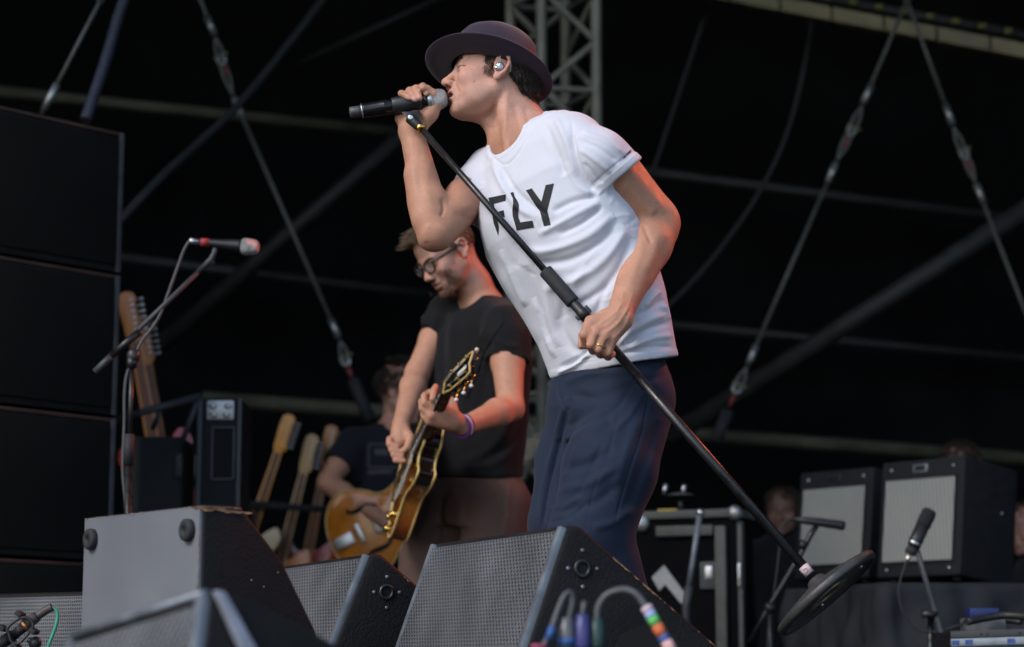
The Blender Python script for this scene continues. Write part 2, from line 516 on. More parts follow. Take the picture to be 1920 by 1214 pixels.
def sculpt_head(g, H, mouth=0.0, squint=0.0, nose=1.0, ears=True, chin=0.0):
    e = lambda c, r, k=0.012, op='add': g.ell(H(*c), [x * H.s for x in r], H.R, k * H.s, op)
    def c(a, b, ra, rb, k=0.01, op='add'): g.cone(H(*a), H(*b), ra * H.s, rb * H.s, k * H.s, op)
    e((-.008, 0, .038), (.098, .0765, .076), .02)
    e((-.035, 0, -.005), (.06, .062, .06), .02)
    e((.034, 0, -.022), (.057, .060, .082), .025)
    e((.042, 0, .045), (.05, .06, .048), .02)
    for y in (-1, 1):
        e((.058, y * .043, -.03), (.028, .021, .022), .02)
        c((-.004, y * .054, -.05), (.066 + chin, y * .024, -.098), .018, .015, .022)
        e((.028, y * .047, -.062), (.03, .014, .03), .02)
    e((.030, 0, -.075), (.05, .045, .036), .02)
    e((.066, 0, -.062), (.032, .034, .026), .02)
    e((.083 + chin, 0, -.104), (.0145, .021, .015), .018)
    e((.080, 0, -.002), (.0135, .012, .024), .012)
    for y in (-1, 1):
        c((.089, y * .010, .013), (.078, y * .043, .016), .010, .008, .014)
        e((.101, y * .033, -.003), (.014, .019, .0125), .014, 'sub')
        e((.0785, y * .032, -.002), (.0135, .0150, .0125), .004)
    # nose
    c((.0875, 0, .010), (.1105 * nose, 0, -.033), .0070, .0100, .010)
    e((.112 * nose, 0, -.036), (.0105, .0095, .0095), .006)
    for y in (-1, 1):
        e((.1005, y * .0125, -.0405), (.012, .0075, .0088), .006)
        e((.106, y * .0072, -.0505), (.0085, .0042, .0055), .003, 'sub')
        # nasolabial fold
        c((.095, y * .021, -.042), (.078, y * .034, -.070), .0035, .003, .010, 'sub')
    # mouth
    e((.0935, 0, -.0625), (.0105, .023, .0062), .006)
    e((.0910, 0, -.0775 - mouth * .6), (.0105, .020, .0068), .006)
    e((.099, 0, -.069 - mouth * .4), (.018, .0225, .0018 + mouth * .5), .003, 'sub')
    e((.096, 0, -.0885 - mouth * .5), (.008, .016, .004), .008, 'sub')
    for y in (-1, 1):
        # eyelids
        c((.0915, y * .020, -.004), (.085, y * .046, -.0035), .0011, .0011, .0025, 'sub')
        c((.0935, y * .022, .0045), (.087, y * .045, .005), .0013, .0012, .004, 'sub')
        if squint:
            c((.0925, y * .022, .004), (.084, y * .046, .0035), .0026, .0026, .003)
            c((.0905, y * .024, -.0095), (.081, y * .046, -.009), .003, .0028, .004)
            c((.0945, y * .020, -.0030), (.0855, y * .048, -.0025), .0014, .0012, .002, 'sub')
            c((.100, y * .007, .020), (.097, y * .008, .006), .0016, .0016, .003, 'sub')
            for q in (-.3, .0, .3):
                c((.079, y * .047, -.002 + q * .006), (.066, y * .058, -.003 + q * .03), .0012, .0008, .003, 'sub')
    if ears:
        for y in (-1, 1):
            e((-.012, y * .077, -.004), (.017, .0055, .028), .006)
            rim = [(.003, .0755, .004), (.0, .080, .018), (-.012, .0845, .027), (-.025, .0885, .020), (-.029, .089, .004), (-.023, .086, -.014), (-.013, .081, -.027)]
            for i in range(len(rim) - 1):
                a, b = rim[i], rim[i + 1]
                c((a[0], y * a[1], a[2]), (b[0], y * b[1], b[2]), .0042, .0042, .004)
            e((-.006, y * .079, -.031), (.009, .0055, .010), .005)
            e((-.008, y * .0865, -.004), (.009, .0065, .013), .005, 'sub')
            e((-.016, y * .087, .011), (.0065, .004, .009), .004, 'sub')
            e((.0025, y * .078, -.006), (.004, .005, .006), .004)

SKIN = np.array((0.49, 0.245, 0.158)); FACE = np.array((0.56, 0.30, 0.222))
def paint(colr, L, c, rad, tgt, a=1.0):
    """blend towards tgt round local point c (skin's own colour: lips, flush, stubble, brows)"""
    d = (((L - np.array(c)) / np.array(rad)) ** 2).sum(1)
    w_ = (np.exp(-d) * a)[:, None]
    return colr * (1 - w_) + np.array(tgt) * w_
def paint_face(colr, V, H, lips=(.42, .12, .11), brow=None, stubble=None, flush=.5, beard=0.0):
    L = H.local(V); Ls = L.copy(); Ls[:, 1] = np.abs(Ls[:, 1])
    inh = ((np.abs(L) < (.135, .1, .15)).all(1))
    fw = np.clip((L[:, 2] + .15) / .06, 0, 1) * np.clip((.135 - np.abs(L[:, 0])) / .02, 0, 1) * (np.abs(L[:, 1]) < .1)
    colr = colr * (1 + (FACE / SKIN - 1)[None, :] * fw[:, None])
    c0 = colr.copy()
    c = paint(colr, Ls, (.062, .047, -.032), (.025, .02, .022), (.62, .27, .22), flush)
    c = paint(c, Ls, (.115, 0, -.036), (.014, .014, .012), (.60, .27, .21), flush)
    c = paint(c, Ls, (-.018, .088, -.004), (.02, .012, .035), (.62, .26, .20), .7)
    if stubble is not None:
        for p, r in (((.083, 0, -.10), (.022, .03, .02)), ((.05, .038, -.085), (.03, .025, .018)), ((.02, .056, -.06), (.022, .02, .022)),
                     ((.098, 0, -.055), (.01, .022, .006)), ((.05, .0, -.105), (.04, .035, .02))):
            c = paint(c, Ls, p, r, stubble, beard)
    c = paint(c, Ls, (.100, 0, -.0645), (.008, .0165, .0032), lips, .9)
    c = paint(c, Ls, (.098, 0, -.0755), (.008, .0145, .0042), lips, .9)
    c = paint(c, Ls, (.090, 0, -.069), (.010, .017, .0025), (.08, .02, .02), .9)
    if brow is not None:
        for t in np.linspace(0, 1, 6):
            c = paint(c, Ls, (.094 - .013 * t, .014 + .030 * t, .0155 + .004 * math.sin(t * 2.6)), (.010, .0065, .0034), brow, .55)
        c = paint(c, Ls, (.088, .032, -.0035), (.008, .014, .0013), (.10, .05, .04), .7)
    out = c0; out[inh] = c[inh]
    return out

def hand_colour(colr, V, pts, r=.012, tgt=(.62, .29, .23), a=.55):
    for p in pts: colr = paint(colr, V, tuple(p), (r, r, r), tgt, a)
    return colr

def strand_mesh(name, strands, m, parent, n=4):
    mb = MB()
    for pts, r0, r1 in strands:
        k = len(pts); mb.tube(pts, [r0 + (r1 - r0) * (i / (k - 1)) for i in range(k)], n, True)
    return mb.build(name, m, parent, weld=False)

M['skin'] = mat('skin', (0.6, 0.36, 0.28), 0.60, 0, 0.07, 50, 0.16, 300, 0.35, 0.04, attr=True)
def freckle(m):
    # fine mottling and darker pores over the painted skin tone
    t = m.node_tree; b = t.nodes['Principled BSDF']; old = b.inputs['Base Color'].links[0].from_socket
    tc = t.nodes.new('ShaderNodeTexCoord'); n1 = t.nodes.new('ShaderNodeTexNoise'); n1.inputs['Scale'].default_value = 210; n1.inputs['Detail'].default_value = 3
    t.links.new(tc.outputs['Object'], n1.inputs['Vector'])
    rp = t.nodes.new('ShaderNodeMapRange'); rp.inputs['From Min'].default_value = .35; rp.inputs['From Max'].default_value = .75; rp.inputs['To Min'].default_value = 1.03; rp.inputs['To Max'].default_value = .90
    t.links.new(n1.outputs['Fac'], rp.inputs['Value'])
    mx = t.nodes.new('ShaderNodeMix'); mx.data_type = 'RGBA'; mx.blend_type = 'MULTIPLY'; mx.inputs['Factor'].default_value = 1
    t.links.new(old, mx.inputs['A']); t.links.new(rp.outputs['Result'], mx.inputs['B']); t.links.new(mx.outputs['Result'], b.inputs['Base Color'])
freckle(M['skin'])

def face_picker(V, F):
    """nearest skin point in front of local (y, z) of a head frame"""
    bvh = BVHTree.FromPolygons([tuple(v) for v in V], [tuple(int(i) for i in f) for f in F])
    def pick(H, y, z, x0=.16, push=.0006):
        h = bvh.ray_cast(H(x0, y, z), -H.f, .2)
        return (h[0] + h[1] * push, h[1]) if h[0] is not None else (H(.09, y, z), H.f)
    return pick
def brow_lash(pick, H, par, m, n=80, lash=True, r=.0007):
    for y in (-1, 1):
        st_ = []
        for i in range(n):
            t_ = random.random(); yy = y * (.010 + .034 * t_); p, nr = pick(H, yy, .0125 + .0065 * math.sin(t_ * 2.4) + random.uniform(-.0032, .0032) * (1.1 - t_ * .5))
            d = (H.R @ Vector((-.3, y * 1.0, .45 - .7 * t_))).normalized(); st_.append(([p - nr * .001, p + d * .004 + nr * .0012, p + d * .009 + nr * .0010], r, r * .4))
        strand_mesh('eyebrow', st_, m, par)
        if lash:
            mb = MB(); pts = [pick(H, y * (.019 + .029 * t_), -.0035 - .0030 * math.sin(t_ * 3.0), push=.0004)[0] for t_ in [k / 8 for k in range(9)]]
            mb.tube(pts, [.0005 + .0011 * math.sin(math.pi * k / 8) for k in range(9)], 6); mb.build('eyelash', m, par)


# ---------------------------------------------------------------- the singer
YS = 5.0
def q(px, py, d=0.0): return P(px, py, YS + d)
def R_(px): return rr(px, YS)
M['shirt_white'] = mat('white cotton jersey', (0.62, 0.625, 0.69), 0.88, 0, 0.02, 12, 0.42, 26, 0.15, sheen=0.10)
M['print_black'] = mat('black screen print', (0.018, 0.018, 0.02), 0.7, 0, 0.15, 60, 0.1, 500, 0.3)
M['navy'] = mat('navy wool trousers', (0.0125, 0.020, 0.041), 0.8, 0, 0.08, 30, 0.30, 30, 0.2, sheen=0.08)
M['felt'] = mat('aubergine felt', (0.030, 0.018, 0.036), 0.9, 0, 0.14, 40, 0.25, 500, 0.15, sheen=0.25)
M['hair_dark'] = mat('dark brown hair', (0.022, 0.014, 0.010), 0.42, 0, 0.4, 50, 0, 1, 0.5)
M['shoe'] = mat('dark red leather', (0.10, 0.012, 0.010), 0.4, 0, 0.2, 30)

singer = thing('person', 'singer in white t-shirt and dark felt hat leaning into a microphone', 'person', (P(1180, 1400, YS).x, YS, 0.0))

# joints
neck0, neck1 = q(984, 262, .04), q(942, 168, .03)
shL, elL, wrL = q(1086, 278, -.10), q(1232, 418, -.02), q(1167, 576, -.20)
shR, elR, wrR = q(916, 326, .12), q(818, 436, -.05), q(771, 246, .02)
hipL, knL, anL = q(1190, 730, -.06), q(1098, 1010, -.12), q(1225, 1385, -.02)
hipR, knR, anR = q(1115, 725, .07), q(1062, 985, .03), q(1120, 1385, .12)
HS = Frame(q(927, 150, .045), 2, 12, 12, 1.0)

# body: one skin surface
g = Sdf((-.46, 4.55, .0), (.62, 5.36, 1.80), 0.0031)
sculpt_head(g, HS, mouth=.010, squint=1.0, nose=1.02, chin=-.008)
g.chain([neck0, q(966, 215, .04), q(948, 172, .05)], [R_(50), R_(43), R_(41)], .018)
g.cone(q(890, 205, .05), q(938, 240, .04), R_(10), R_(24), .02)                 # under the chin
g.cone(q(945, 165, .0), q(956, 285, -.03), R_(11), R_(11), .03)              # neck tendon
g.cone(q(921, 238, .035), q(930, 268, .03), R_(11), R_(11), .02)               # throat
g.chain([q(985, 262, .04), q(1060, 480, .0), q(1150, 700, 0)], [.07, .075, .075], .03)
g.cone(q(985, 262, .04), shL, .056, .046, .03); g.cone(q(985, 262, .04), shR, .062, .05, .03)
# near arm
def arm(sh, el, wr, r, k=.02):
    m1 = sh.lerp(el, .45); m2 = el.lerp(wr, .28)
    g.chain([sh, m1, el], [r[0], r[1], r[2]], k); g.chain([el, m2, wr], [r[2], r[3], r[4]], k)
arm(shL, elL, wrL, [.060, .061, .051, .053, .030])
g.cone(q(1150, 322, -.11), q(1205, 392, -.06), .047, .040, .02)
g.cone(q(1180, 325, -.05), q(1232, 396, -.01), .036, .036, .02)                    # triceps
g.ell(q(1254, 424, .0), (.020, .024, .022), None, .018)                          # elbow point
g.cone(q(1240, 438, -.04), q(1200, 520, -.13), .034, .026, .02)
arm(shR, elR, wrR, [.050, .049, .041, .041, .0285])
g.cone(q(858, 392, .02), q(835, 418, -.02), .044, .043, .02)
g.ell(q(806, 452, -.04), (.022, .022, .018), None, .02)
g.cone(q(800, 408, -.05), q(782, 330, -.02), .037, .030, .02)
# hand round the microphone (seen from the palm's thumb side)
g.chain([wrR, q(776, 222, .028), q(784, 196, .040)], [R_(23), R_(25), R_(22)], .014)
g.cone(q(752, 222, .02), q(757, 190, .034), R_(12), R_(13), .014)
g.chain([q(790, 238, .008), q(806, 214, .006), q(820, 192, .002), q(812, 177, -.010)], [R_(13), R_(15), R_(12), R_(10)], .010)
g.chain([q(812, 178, -.008), q(801, 168, -.016), q(793, 166, -.026)], [R_(10), R_(8), R_(6.5)], .004)
def finger(pts, rs, k=.0022, kj=.006):
    for i in range(len(pts) - 1): g.cone(pts[i], pts[i + 1], rs[i], rs[i + 1], k if i else kj)
fr = [R_(8.2), R_(7.2), R_(6.6), R_(5.8)]
finger([q(786, 176, .036), q(780, 166, .012), q(783, 173, -.016), q(787, 184, -.026)], fr)
finger([q(774, 180, .036), q(768, 170, .012), q(773, 177, -.016), q(778, 187, -.026)], fr)
finger([q(760, 184, .034), q(753, 176, .012), q(758, 178, -.014), q(767, 184, -.024)], fr)
finger([q(798, 170, .034), q(793, 162, .014), q(796, 168, -.010), q(800, 176, -.022)], fr)
nailsR = [q(788, 185, -.028), q(779, 188, -.028), q(768, 185, -.026), q(797, 166, -.014)]
# hand round the stand (back of the hand to the audience)
g.chain([wrL, q(1162, 592, -.225), q(1150, 606, -.245)], [R_(20), R_(22), R_(21)], .012)
mc = [q(1104, 611, -.262), q(1117, 624, -.270), q(1133, 632, -.268), q(1147, 637, -.258)]
for i, m_ in enumerate(mc):
    g.cone(q(1156 + i * 5, 592 + i * 4, -.238), m_, R_(13.5), R_(10.0), .012)
g.ell(q(1112, 602, -.245), (.020, .016, .014), None, .012)
fl = [R_(10.2), R_(9.2), R_(8.4), R_(7.4)]
finger([mc[0], q(1096, 628, -.262), q(1098, 646, -.240), q(1110, 648, -.215)], fl)
finger([mc[1], q(1109, 646, -.268), q(1112, 657, -.244), q(1124, 656, -.220)], fl)
finger([mc[2], q(1124, 654, -.266), q(1126, 664, -.244), q(1136, 662, -.222)], fl)
finger([mc[3], q(1140, 661, -.258), q(1140, 669, -.240), q(1148, 664, -.222)], [R_(9.6), R_(8.6), R_(7.6), R_(6.8)])
g.chain([q(1138, 590, -.225), q(1108, 604, -.215), q(1094, 630, -.215), q(1090, 649, -.222)], [R_(12), R_(10), R_(8.2), R_(7)], .008)
# legs under the trousers, one surface with the rest
for hip, kn, an in ((hipL, knL, anL), (hipR, knR, anR)):
    g.chain([q(1150, 700, 0), hip, kn, an], [.065, .052, .045, .036], .02)
V, F = g.mesh(1)
V = folds(V, F, [   # muscle, tendon and crease lines
    ([(1128, 372), (1165, 402), (1196, 425)], 7, -.0030), ([(1165, 345), (1205, 385), (1228, 402)], 9, .0030), ([(1200, 320), (1228, 365), (1250, 400)], 8, .0020),
    ([(1205, 420), (1214, 440), (1222, 458)], 4, -.0035), ([(1236, 432), (1226, 470), (1205, 515)], 8, .0018), ([(1252, 445), (1240, 480), (1216, 525)], 6, -.0013), ([(1205, 445), (1196, 490), (1180, 535)], 7, .0014),
    ([(1172, 562), (1150, 590), (1120, 610)], 2.6, .0016), ([(1178, 575), (1160, 605), (1132, 628)], 2.6, .0016), ([(1183, 585), (1170, 615), (1148, 636)], 2.6, .0014), ([(1165, 590), (1145, 612), (1122, 622)], 3, -.0010),
    ([(1170, 545), (1164, 570), (1158, 585)], 2.2, .0013), ([(1186, 550), (1178, 575), (1170, 592)], 2.2, .0012),
    ([(1110, 615), (1104, 634), (1101, 646)], 2.2, -.0030), ([(1124, 628), (1117, 645), (1116, 656)], 2.2, -.0030), ([(1140, 636), (1133, 655), (1131, 664)], 2.2, -.0030),
    ([(806, 300), (800, 350), (812, 400)], 7, .0014), ([(792, 270), (786, 320), (790, 370)], 5, -.0008), ([(772, 262), (772, 310), (782, 370)], 5, .0008), ([(828, 372), (832, 392), (826, 408)], 3.5, -.0040), ([(850, 400), (880, 412), (905, 410)], 7, -.0022), ([(842, 380), (868, 390), (890, 385)], 8, .0022),
    ([(806, 420), (796, 440), (800, 455)], 5, .0018),
    ([(950, 172), (948, 215), (944, 270)], 5, .0024), ([(962, 190), (972, 230), (980, 262)], 6, -.0020), ([(932, 225), (936, 255), (940, 285)], 4, -.0022), ([(905, 232), (920, 240), (935, 236)], 3, -.0010), ([(985, 200), (990, 225), (1000, 240)], 5, -.0018),
    ([(842, 152), (852, 162), (858, 182), (856, 195)], 3, -.0014), ([(858, 140), (866, 160), (868, 180)], 5, .0010), ([(866, 124), (880, 121), (892, 118)], 1.8, -.0012), ([(868, 128), (882, 128), (893, 128)], 1.8, -.0012), ([(867, 118), (879, 112), (888, 106)], 1.8, -.0010),
    ([(846, 205), (870, 214), (900, 210), (925, 190), (932, 165)], 5, .0018), ([(856, 222), (885, 226), (915, 215), (935, 190)], 5, -.0024), ([(850, 100), (846, 110), (846, 122)], 2.0, -.0016)])
colr = np.tile(SKIN, (len(V), 1)) * (1 + .05 * cheap_noise(V, 60, 3))[:, None]
colr = paint_face(colr, V, HS, lips=(.45, .09, .09), brow=(.06, .04, .03), stubble=(.40, .23, .18), flush=.65, beard=.45)
colr = hand_colour(colr, V, nailsR + mc + [q(1090, 650, -.222), q(1110, 655, -.26), q(1140, 668, -.25)])
colr = hand_colour(colr, V, [q(789, 187, -.031), q(780, 190, -.031), q(770, 186, -.029)], .0045, (.66, .42, .37), .8)
colr = hand_colour(colr, V, [q(1255, 425, 0), q(810, 455, -.05)], .03, (.62, .28, .22), .6)
colr = hand_colour(colr, V, [q(1167, 365, -.16), q(889, 153, -.03), q(868, 190, -.04)], .0022, (.16, .07, .05), .9)
_L = HS.local(V); _an = np.arctan2(_L[:, 1], -(_L[:, 0] + .006)); _m = (_L[:, 0] < -.034) & (_L[:, 2] > -.006 - .050 * np.cos(_an) ** 2) & (_L[:, 2] < .12) & (np.abs(_L[:, 1]) < .0815) & (_L[:, 0] > -.13)
colr[_m] = (.035, .022, .016)
sdf_object('body', V, F, M['skin'], singer, colr)
pickS = face_picker(V, F)

# t-shirt
side = Vector((.79, -.615, .06))
s = Sdf((-.20, 4.66, .78), (.50, 5.42, 1.60), 0.0033)
C = [q(1163, 725), q(1155, 690), q(1129, 600), q(1103, 540), q(1072, 480), q(1046, 425, .005), q(1020, 350, .01), q(1000, 290, .02), q(990, 255, .03)]
s.loft(C, [.158, .160, .174, .186, .195, .200, .192, .160, .10], [.112, .113, .123, .130, .136, .139, .126, .100, .075], side, .02, pw=2.25)
s.cone(q(1000, 262, .02), q(1070, 262, -.07), .050, .062, .04)
s.ell(q(968, 405, -.015), (.062, .05, .075), None, .06)
s.cone(q(985, 275, .03), q(925, 318, .10), .055, .055, .04)
s.cone(q(1040, 240, .03), q(1082, 262, -.05), .042, .055, .03)
# sleeves, each with its own open end
SLEEVE = ((shL, q(1120, 300, -.115), q(1176, 341, -.100), (.068, .0695, .0645), q(1162, 329, -.10), q(1176, 341, -.100) - q(1120, 300, -.115), Vector((-.16, 0, -.20)), (q(1130, 308, -.105), q(1200, 372, -.08), .0555, .0625)),
          (q(918, 322, .12), q(900, 352, .085), q(874, 397, .03), (.056, .057, .058), q(884, 386, .05), q(874, 397, .03) - q(900, 352, .085), Vector((-.25, -.1, -.1)), (q(896, 358, .08), q(866, 412, .02), .047, .053)))
ax1 = SLEEVE[0][5].normalized()
for a_, b_, c_, rs_, cc_, dn_, dv_, hol in SLEEVE:
    sl_ = Sdf(s.lo, s.lo + (s.n - 1) * s.vox - s.vox * .5, s.vox); sl_.chain([a_, b_, c_], rs_, .03); sl_.cut(cc_, dn_.normalized() + dv_)
    sl_.cone(hol[0], hol[1], hol[2], hol[3], .002, 'sub'); s.merge(sl_, .022)
# hollow the sleeve mouths and neck so they stand off the skin
s.chain([q(966, 226, .03), q(956, 258, -.004)], [.0655, .058], .004, 'sub')
s.cone(q(950, 150, .03), q(962, 215, .035), .075, .066, .003, 'sub')
# hem: two planes, lower at the front
s.cut(q(1155, 688, 0), Vector((.17, .10, -1)))
Vs, Fs = s.mesh(1)
FL = [  # (line, width px, height m): pulls from the near armpit, drapes over the chest, bunching at the waist
    ([(1122, 362), (1095, 340), (1078, 300), (1072, 255)], 9, -.004), ([(1112, 368), (1080, 345), (1060, 305)], 9, .004),
    ([(1122, 368), (1075, 378), (1035, 398)], 9, -.0065), ([(1124, 380), (1085, 400), (1040, 425), (1010, 440)], 9, .0055),
    ([(1130, 388), (1090, 420), (1045, 440)], 8, -.006), ([(1150, 402), (1100, 445), (1030, 470), (985, 470)], 11, .006),
    ([(1160, 415), (1120, 460), (1060, 490), (1000, 495)], 11, -.0065), ([(1175, 425), (1140, 480), (1090, 520), (1020, 545)], 12, .006),
    ([(1185, 445), (1160, 505), (1120, 550), (1060, 585)], 11, -.006), ([(1195, 470), (1180, 520), (1150, 560)], 9, .006),
    ([(925, 300), (940, 345), (968, 385), (1005, 410)], 9, .006), ([(938, 310), (960, 350), (990, 380), (1030, 405)], 8, -.005),
    ([(1018, 225), (1045, 290), (1060, 330)], 10, -.004), ([(1040, 220), (1062, 265), (1080, 330)], 8, .004),
    ([(1072, 232), (1078, 285), (1098, 335), (1118, 358)], 6, -.0035), ([(1090, 250), (1130, 262), (1170, 290)], 7, .004), ([(1085, 262), (1125, 280), (1160, 305)], 7, -.004),
    ([(1088, 280), (1115, 300), (1145, 325)], 6, .0035), ([(1095, 305), (1112, 325), (1130, 345)], 5, -.003),
    ([(1250, 590), (1215, 602), (1180, 625), (1160, 650)], 8, .006), ([(1255, 605), (1215, 618), (1175, 645)], 7, -.006),
    ([(1262, 630), (1220, 636), (1180, 655)], 7, .005), ([(1245, 560), (1220, 580), (1195, 590)], 7, -.006), ([(1240, 545), (1222, 560), (1210, 575)], 6, .006),
    ([(1240, 570), (1252, 585), (1256, 600)], 6, .006), ([(1262, 650), (1215, 652), (1165, 664)], 5, -.004),
    ([(1110, 650), (1085, 672), (1050, 690)], 6, -.007), ([(1105, 662), (1080, 685), (1045, 700)], 6, .007),
    ([(1060, 560), (1050, 610), (1070, 650), (1095, 665)], 12, -.006), ([(1030, 520), (1030, 590), (1050, 650)], 13, .005), ([(985, 500), (1005, 570), (1030, 640)], 11, -.004),
    ([(1000, 560), (1020, 620), (1042, 670)], 8, .005), ([(940, 470), (965, 530), (985, 575)], 8, .004),
    ([(1100, 500), (1075, 540), (1065, 590)], 12, .004), ([(1140, 530), (1120, 580), (1112, 600)], 9, -.004),
]
def band(c, n, rad, w0, w1, h):
    # raised hem band: vertices just inside a cut plane
    global Vs
    N_ = vnormals(Vs, Fs); n = np.array(Vector(n).normalized()); c = np.array(tuple(c))
    d = -((Vs - c) @ n); r_ = np.linalg.norm(Vs - c, axis=1)
    m_ = np.clip((d + .004) / .003, 0, 1) * np.clip((w1 - d) / .004, 0, 1) * np.clip((rad - r_) / .01, 0, 1)
    Vs = Vs + N_ * (m_ * h)[:, None]
band(q(1162, 329, -.10), ax1 + Vector((-.16, 0, -.20)), .11, 0, .020, .0022)
band(q(884, 386, .05), (q(874, 397, .03) - q(900, 352, .085)).normalized() + Vector((-.25, -.1, -.1)), .085, 0, .018, .0025)
band(q(1155, 688, 0), Vector((.17, .10, -1)), .4, 0, .018, .0014)
_a, _b = np.array(q(966, 226, .03)), np.array(q(956, 258, -.004)); _ba = _b - _a
_h = np.clip(((Vs - _a) @ _ba) / (_ba @ _ba), 0, 1); _d = np.linalg.norm(Vs - _a - _h[:, None] * _ba, axis=1) - (.0655 - .0075 * _h)
_d2 = np.linalg.norm(Vs - np.array(q(962, 215, .035)), axis=1) - .066
_d = np.minimum(_d, _d2)
Vs = Vs + vnormals(Vs, Fs) * (.0022 * np.clip((.017 - _d) / .003, 0, 1) * np.clip((_d + .002) / .003, 0, 1))[:, None]
Vs = folds(Vs, Fs, [(p_, w_ * .72, a_ * 1.15) for p_, w_, a_ in FL])
Vs = folds(Vs, Fs, [([(1006, 220), (987, 262), (962, 300), (942, 308), (922, 292), (914, 280)], 2.2, -.0028), ([(1108, 348), (1148, 314), (1190, 281)], 2.0, -.0018), ([(1046, 694), (1090, 676), (1150, 664), (1210, 658), (1268, 655)], 1.8, -.0018), ([(1070, 222), (1080, 270), (1096, 325), (1112, 352)], 2.2, -.0012)])
random.seed(31); fine = []
for k in range(30):
    cx, cy = random.uniform(945, 1235), random.uniform(300, 655); an = math.radians(random.gauss(-28 if cx > 1040 else 62, 16)); L_ = random.uniform(22, 60)
    dx, dy = math.cos(an) * L_ / 2, math.sin(an) * L_ / 2; bx, by = -dy * random.uniform(-.25, .25), dx * random.uniform(-.25, .25)
    fine.append(([(cx - dx, cy - dy), (cx + bx, cy + by), (cx + dx, cy + dy)], random.uniform(3.0, 5.0), random.choice((-1, 1)) * random.uniform(.0006, .0012)))
Vs = folds(Vs, Fs, fine)
Vs += vnormals(Vs, Fs) * (.0010 * cheap_noise(Vs, 26, 5) + .0006 * cheap_noise(Vs, 60, 6))[:, None]
shirt = sdf_object('t_shirt', Vs, Fs, M['shirt_white'], singer)
shirt['label'] = 'white crew-neck t-shirt printed FLY in black'
def z7(x, y): return (880 + x / 7.14, 300 + y / 7.14)
Fp = [z7(*p) for p in [(258, 512), (490, 462), (488, 548), (330, 590), (352, 706), (462, 676), (478, 764), (372, 792), (398, 900), (390, 1012), (330, 850), (290, 620)]]
Lp = [z7(*p) for p in [(548, 446), (590, 434), (604, 490), (640, 548), (662, 600), (664, 650), (656, 700), (660, 770), (684, 838), (848, 814), (870, 906), (636, 944), (612, 850), (582, 750), (578, 670), (590, 590), (582, 520)]]
Yp = [z7(*p) for p in [(760, 410), (838, 384), (968, 562), (1024, 340), (1134, 318), (1046, 680), (1092, 876), (1002, 890), (944, 690)]]
decal('printed_letter', [Fp], shirt, M['print_black'], shirt); decal('printed_letter', [Lp], shirt, M['print_black'], shirt); decal('printed_letter', [Yp], shirt, M['print_black'], shirt)
# small lettering on the sleeve hem, slanting up towards the shoulder
def sl(x, y): return (1060 + x / 4.046, 180 + y / 4.046)
sm = []
for ch, x0 in (('n', 0), ('i', 1), ('c', 1.55), ('o', 2.5), ('m', 3.5), ('o', 4.9)):
    st = {'n': [[(0, 0), (0, 1)], [(0, 1), (.7, .9)], [(.7, .9), (.7, 0)]], 'i': [[(0, 0), (0, 1)]], 'c': [[(.7, .9), (0, .8)], [(0, .8), (0, .1)], [(0, .1), (.7, 0)]],
          'o': [[(0, 0), (0, 1)], [(0, 1), (.7, 1)], [(.7, 1), (.7, 0)], [(.7, 0), (0, 0)]], 'm': [[(0, 0), (0, 1)], [(0, 1), (1.1, .95)], [(.55, 1), (.55, 0)], [(1.1, .95), (1.1, 0)]]}[ch]
    for a, b in st:
        o_ = Vector((442, 480)); dx = Vector((9.6, -9.2)); dy = Vector((-2, -17))
        A_ = o_ + dx * (x0 + a[0]) + dy * a[1]; B_ = o_ + dx * (x0 + b[0]) + dy * b[1]
        t_ = (B_ - A_).normalized(); n_ = Vector((-t_.y, t_.x)) * 1.7
        A_ = A_ - t_; B_ = B_ + t_
        sm.append([sl(*(A_ + n_)), sl(*(B_ + n_)), sl(*(B_ - n_)), sl(*(A_ - n_))])
decal('sleeve_lettering', sm, shirt, M['print_black'], shirt, 4)

# trousers
t = Sdf((-.16, 4.58, .03), (.52, 5.44, 1.02), 0.0037)
t.loft([q(1112, 835, .0), q(1132, 785, 0), q(1148, 720, 0), q(1155, 690, 0), q(1150, 640, 0)], [.09, .145, .150, .140, .125], [.08, .112, .110, .100, .09], side, .03, pw=2.2)
t.chain([q(1118, 750, .05), q(1083, 870, .06), knR, q(1085, 1180, .08), q(1120, 1375, .12)], [.106, .100, .088, .084, .082], .02)
t.chain([q(1186, 750, -.045), q(1143, 880, -.10), knL + Vector((.012, 0, .012)), q(1165, 1180, -.07), q(1225, 1375, -.02)], [.100, .108, .094, .086, .082], .016)
Vt, Ft = t.mesh(1)
TF = [([(1062, 745), (1040, 830), (1018, 920), (1010, 990)], 5, .006), ([(1070, 750), (1050, 830), (1028, 920), (1020, 990)], 6, -.006),
      ([(1170, 740), (1140, 850), (1110, 930), (1098, 1000)], 2.4, -.0018), ([(1255, 700), (1190, 720), (1120, 745), (1075, 740)], 9, -.006),
      ([(1180, 700), (1110, 700), (1060, 720)], 8, .006), ([(1120, 760), (1080, 790), (1062, 800)], 8, -.006), ([(1140, 790), (1090, 815), (1055, 825)], 10, .006),
      ([(1150, 840), (1100, 870), (1050, 880)], 11, -.007), ([(1160, 870), (1110, 905), (1050, 920)], 11, .007), ([(1165, 905), (1110, 945), (1040, 960)], 11, -.006),
      ([(1200, 780), (1170, 860), (1150, 930)], 12, .006), ([(1235, 790), (1205, 880), (1175, 960)], 12, -.006), ([(1190, 950), (1150, 980), (1110, 990)], 9, .005)]
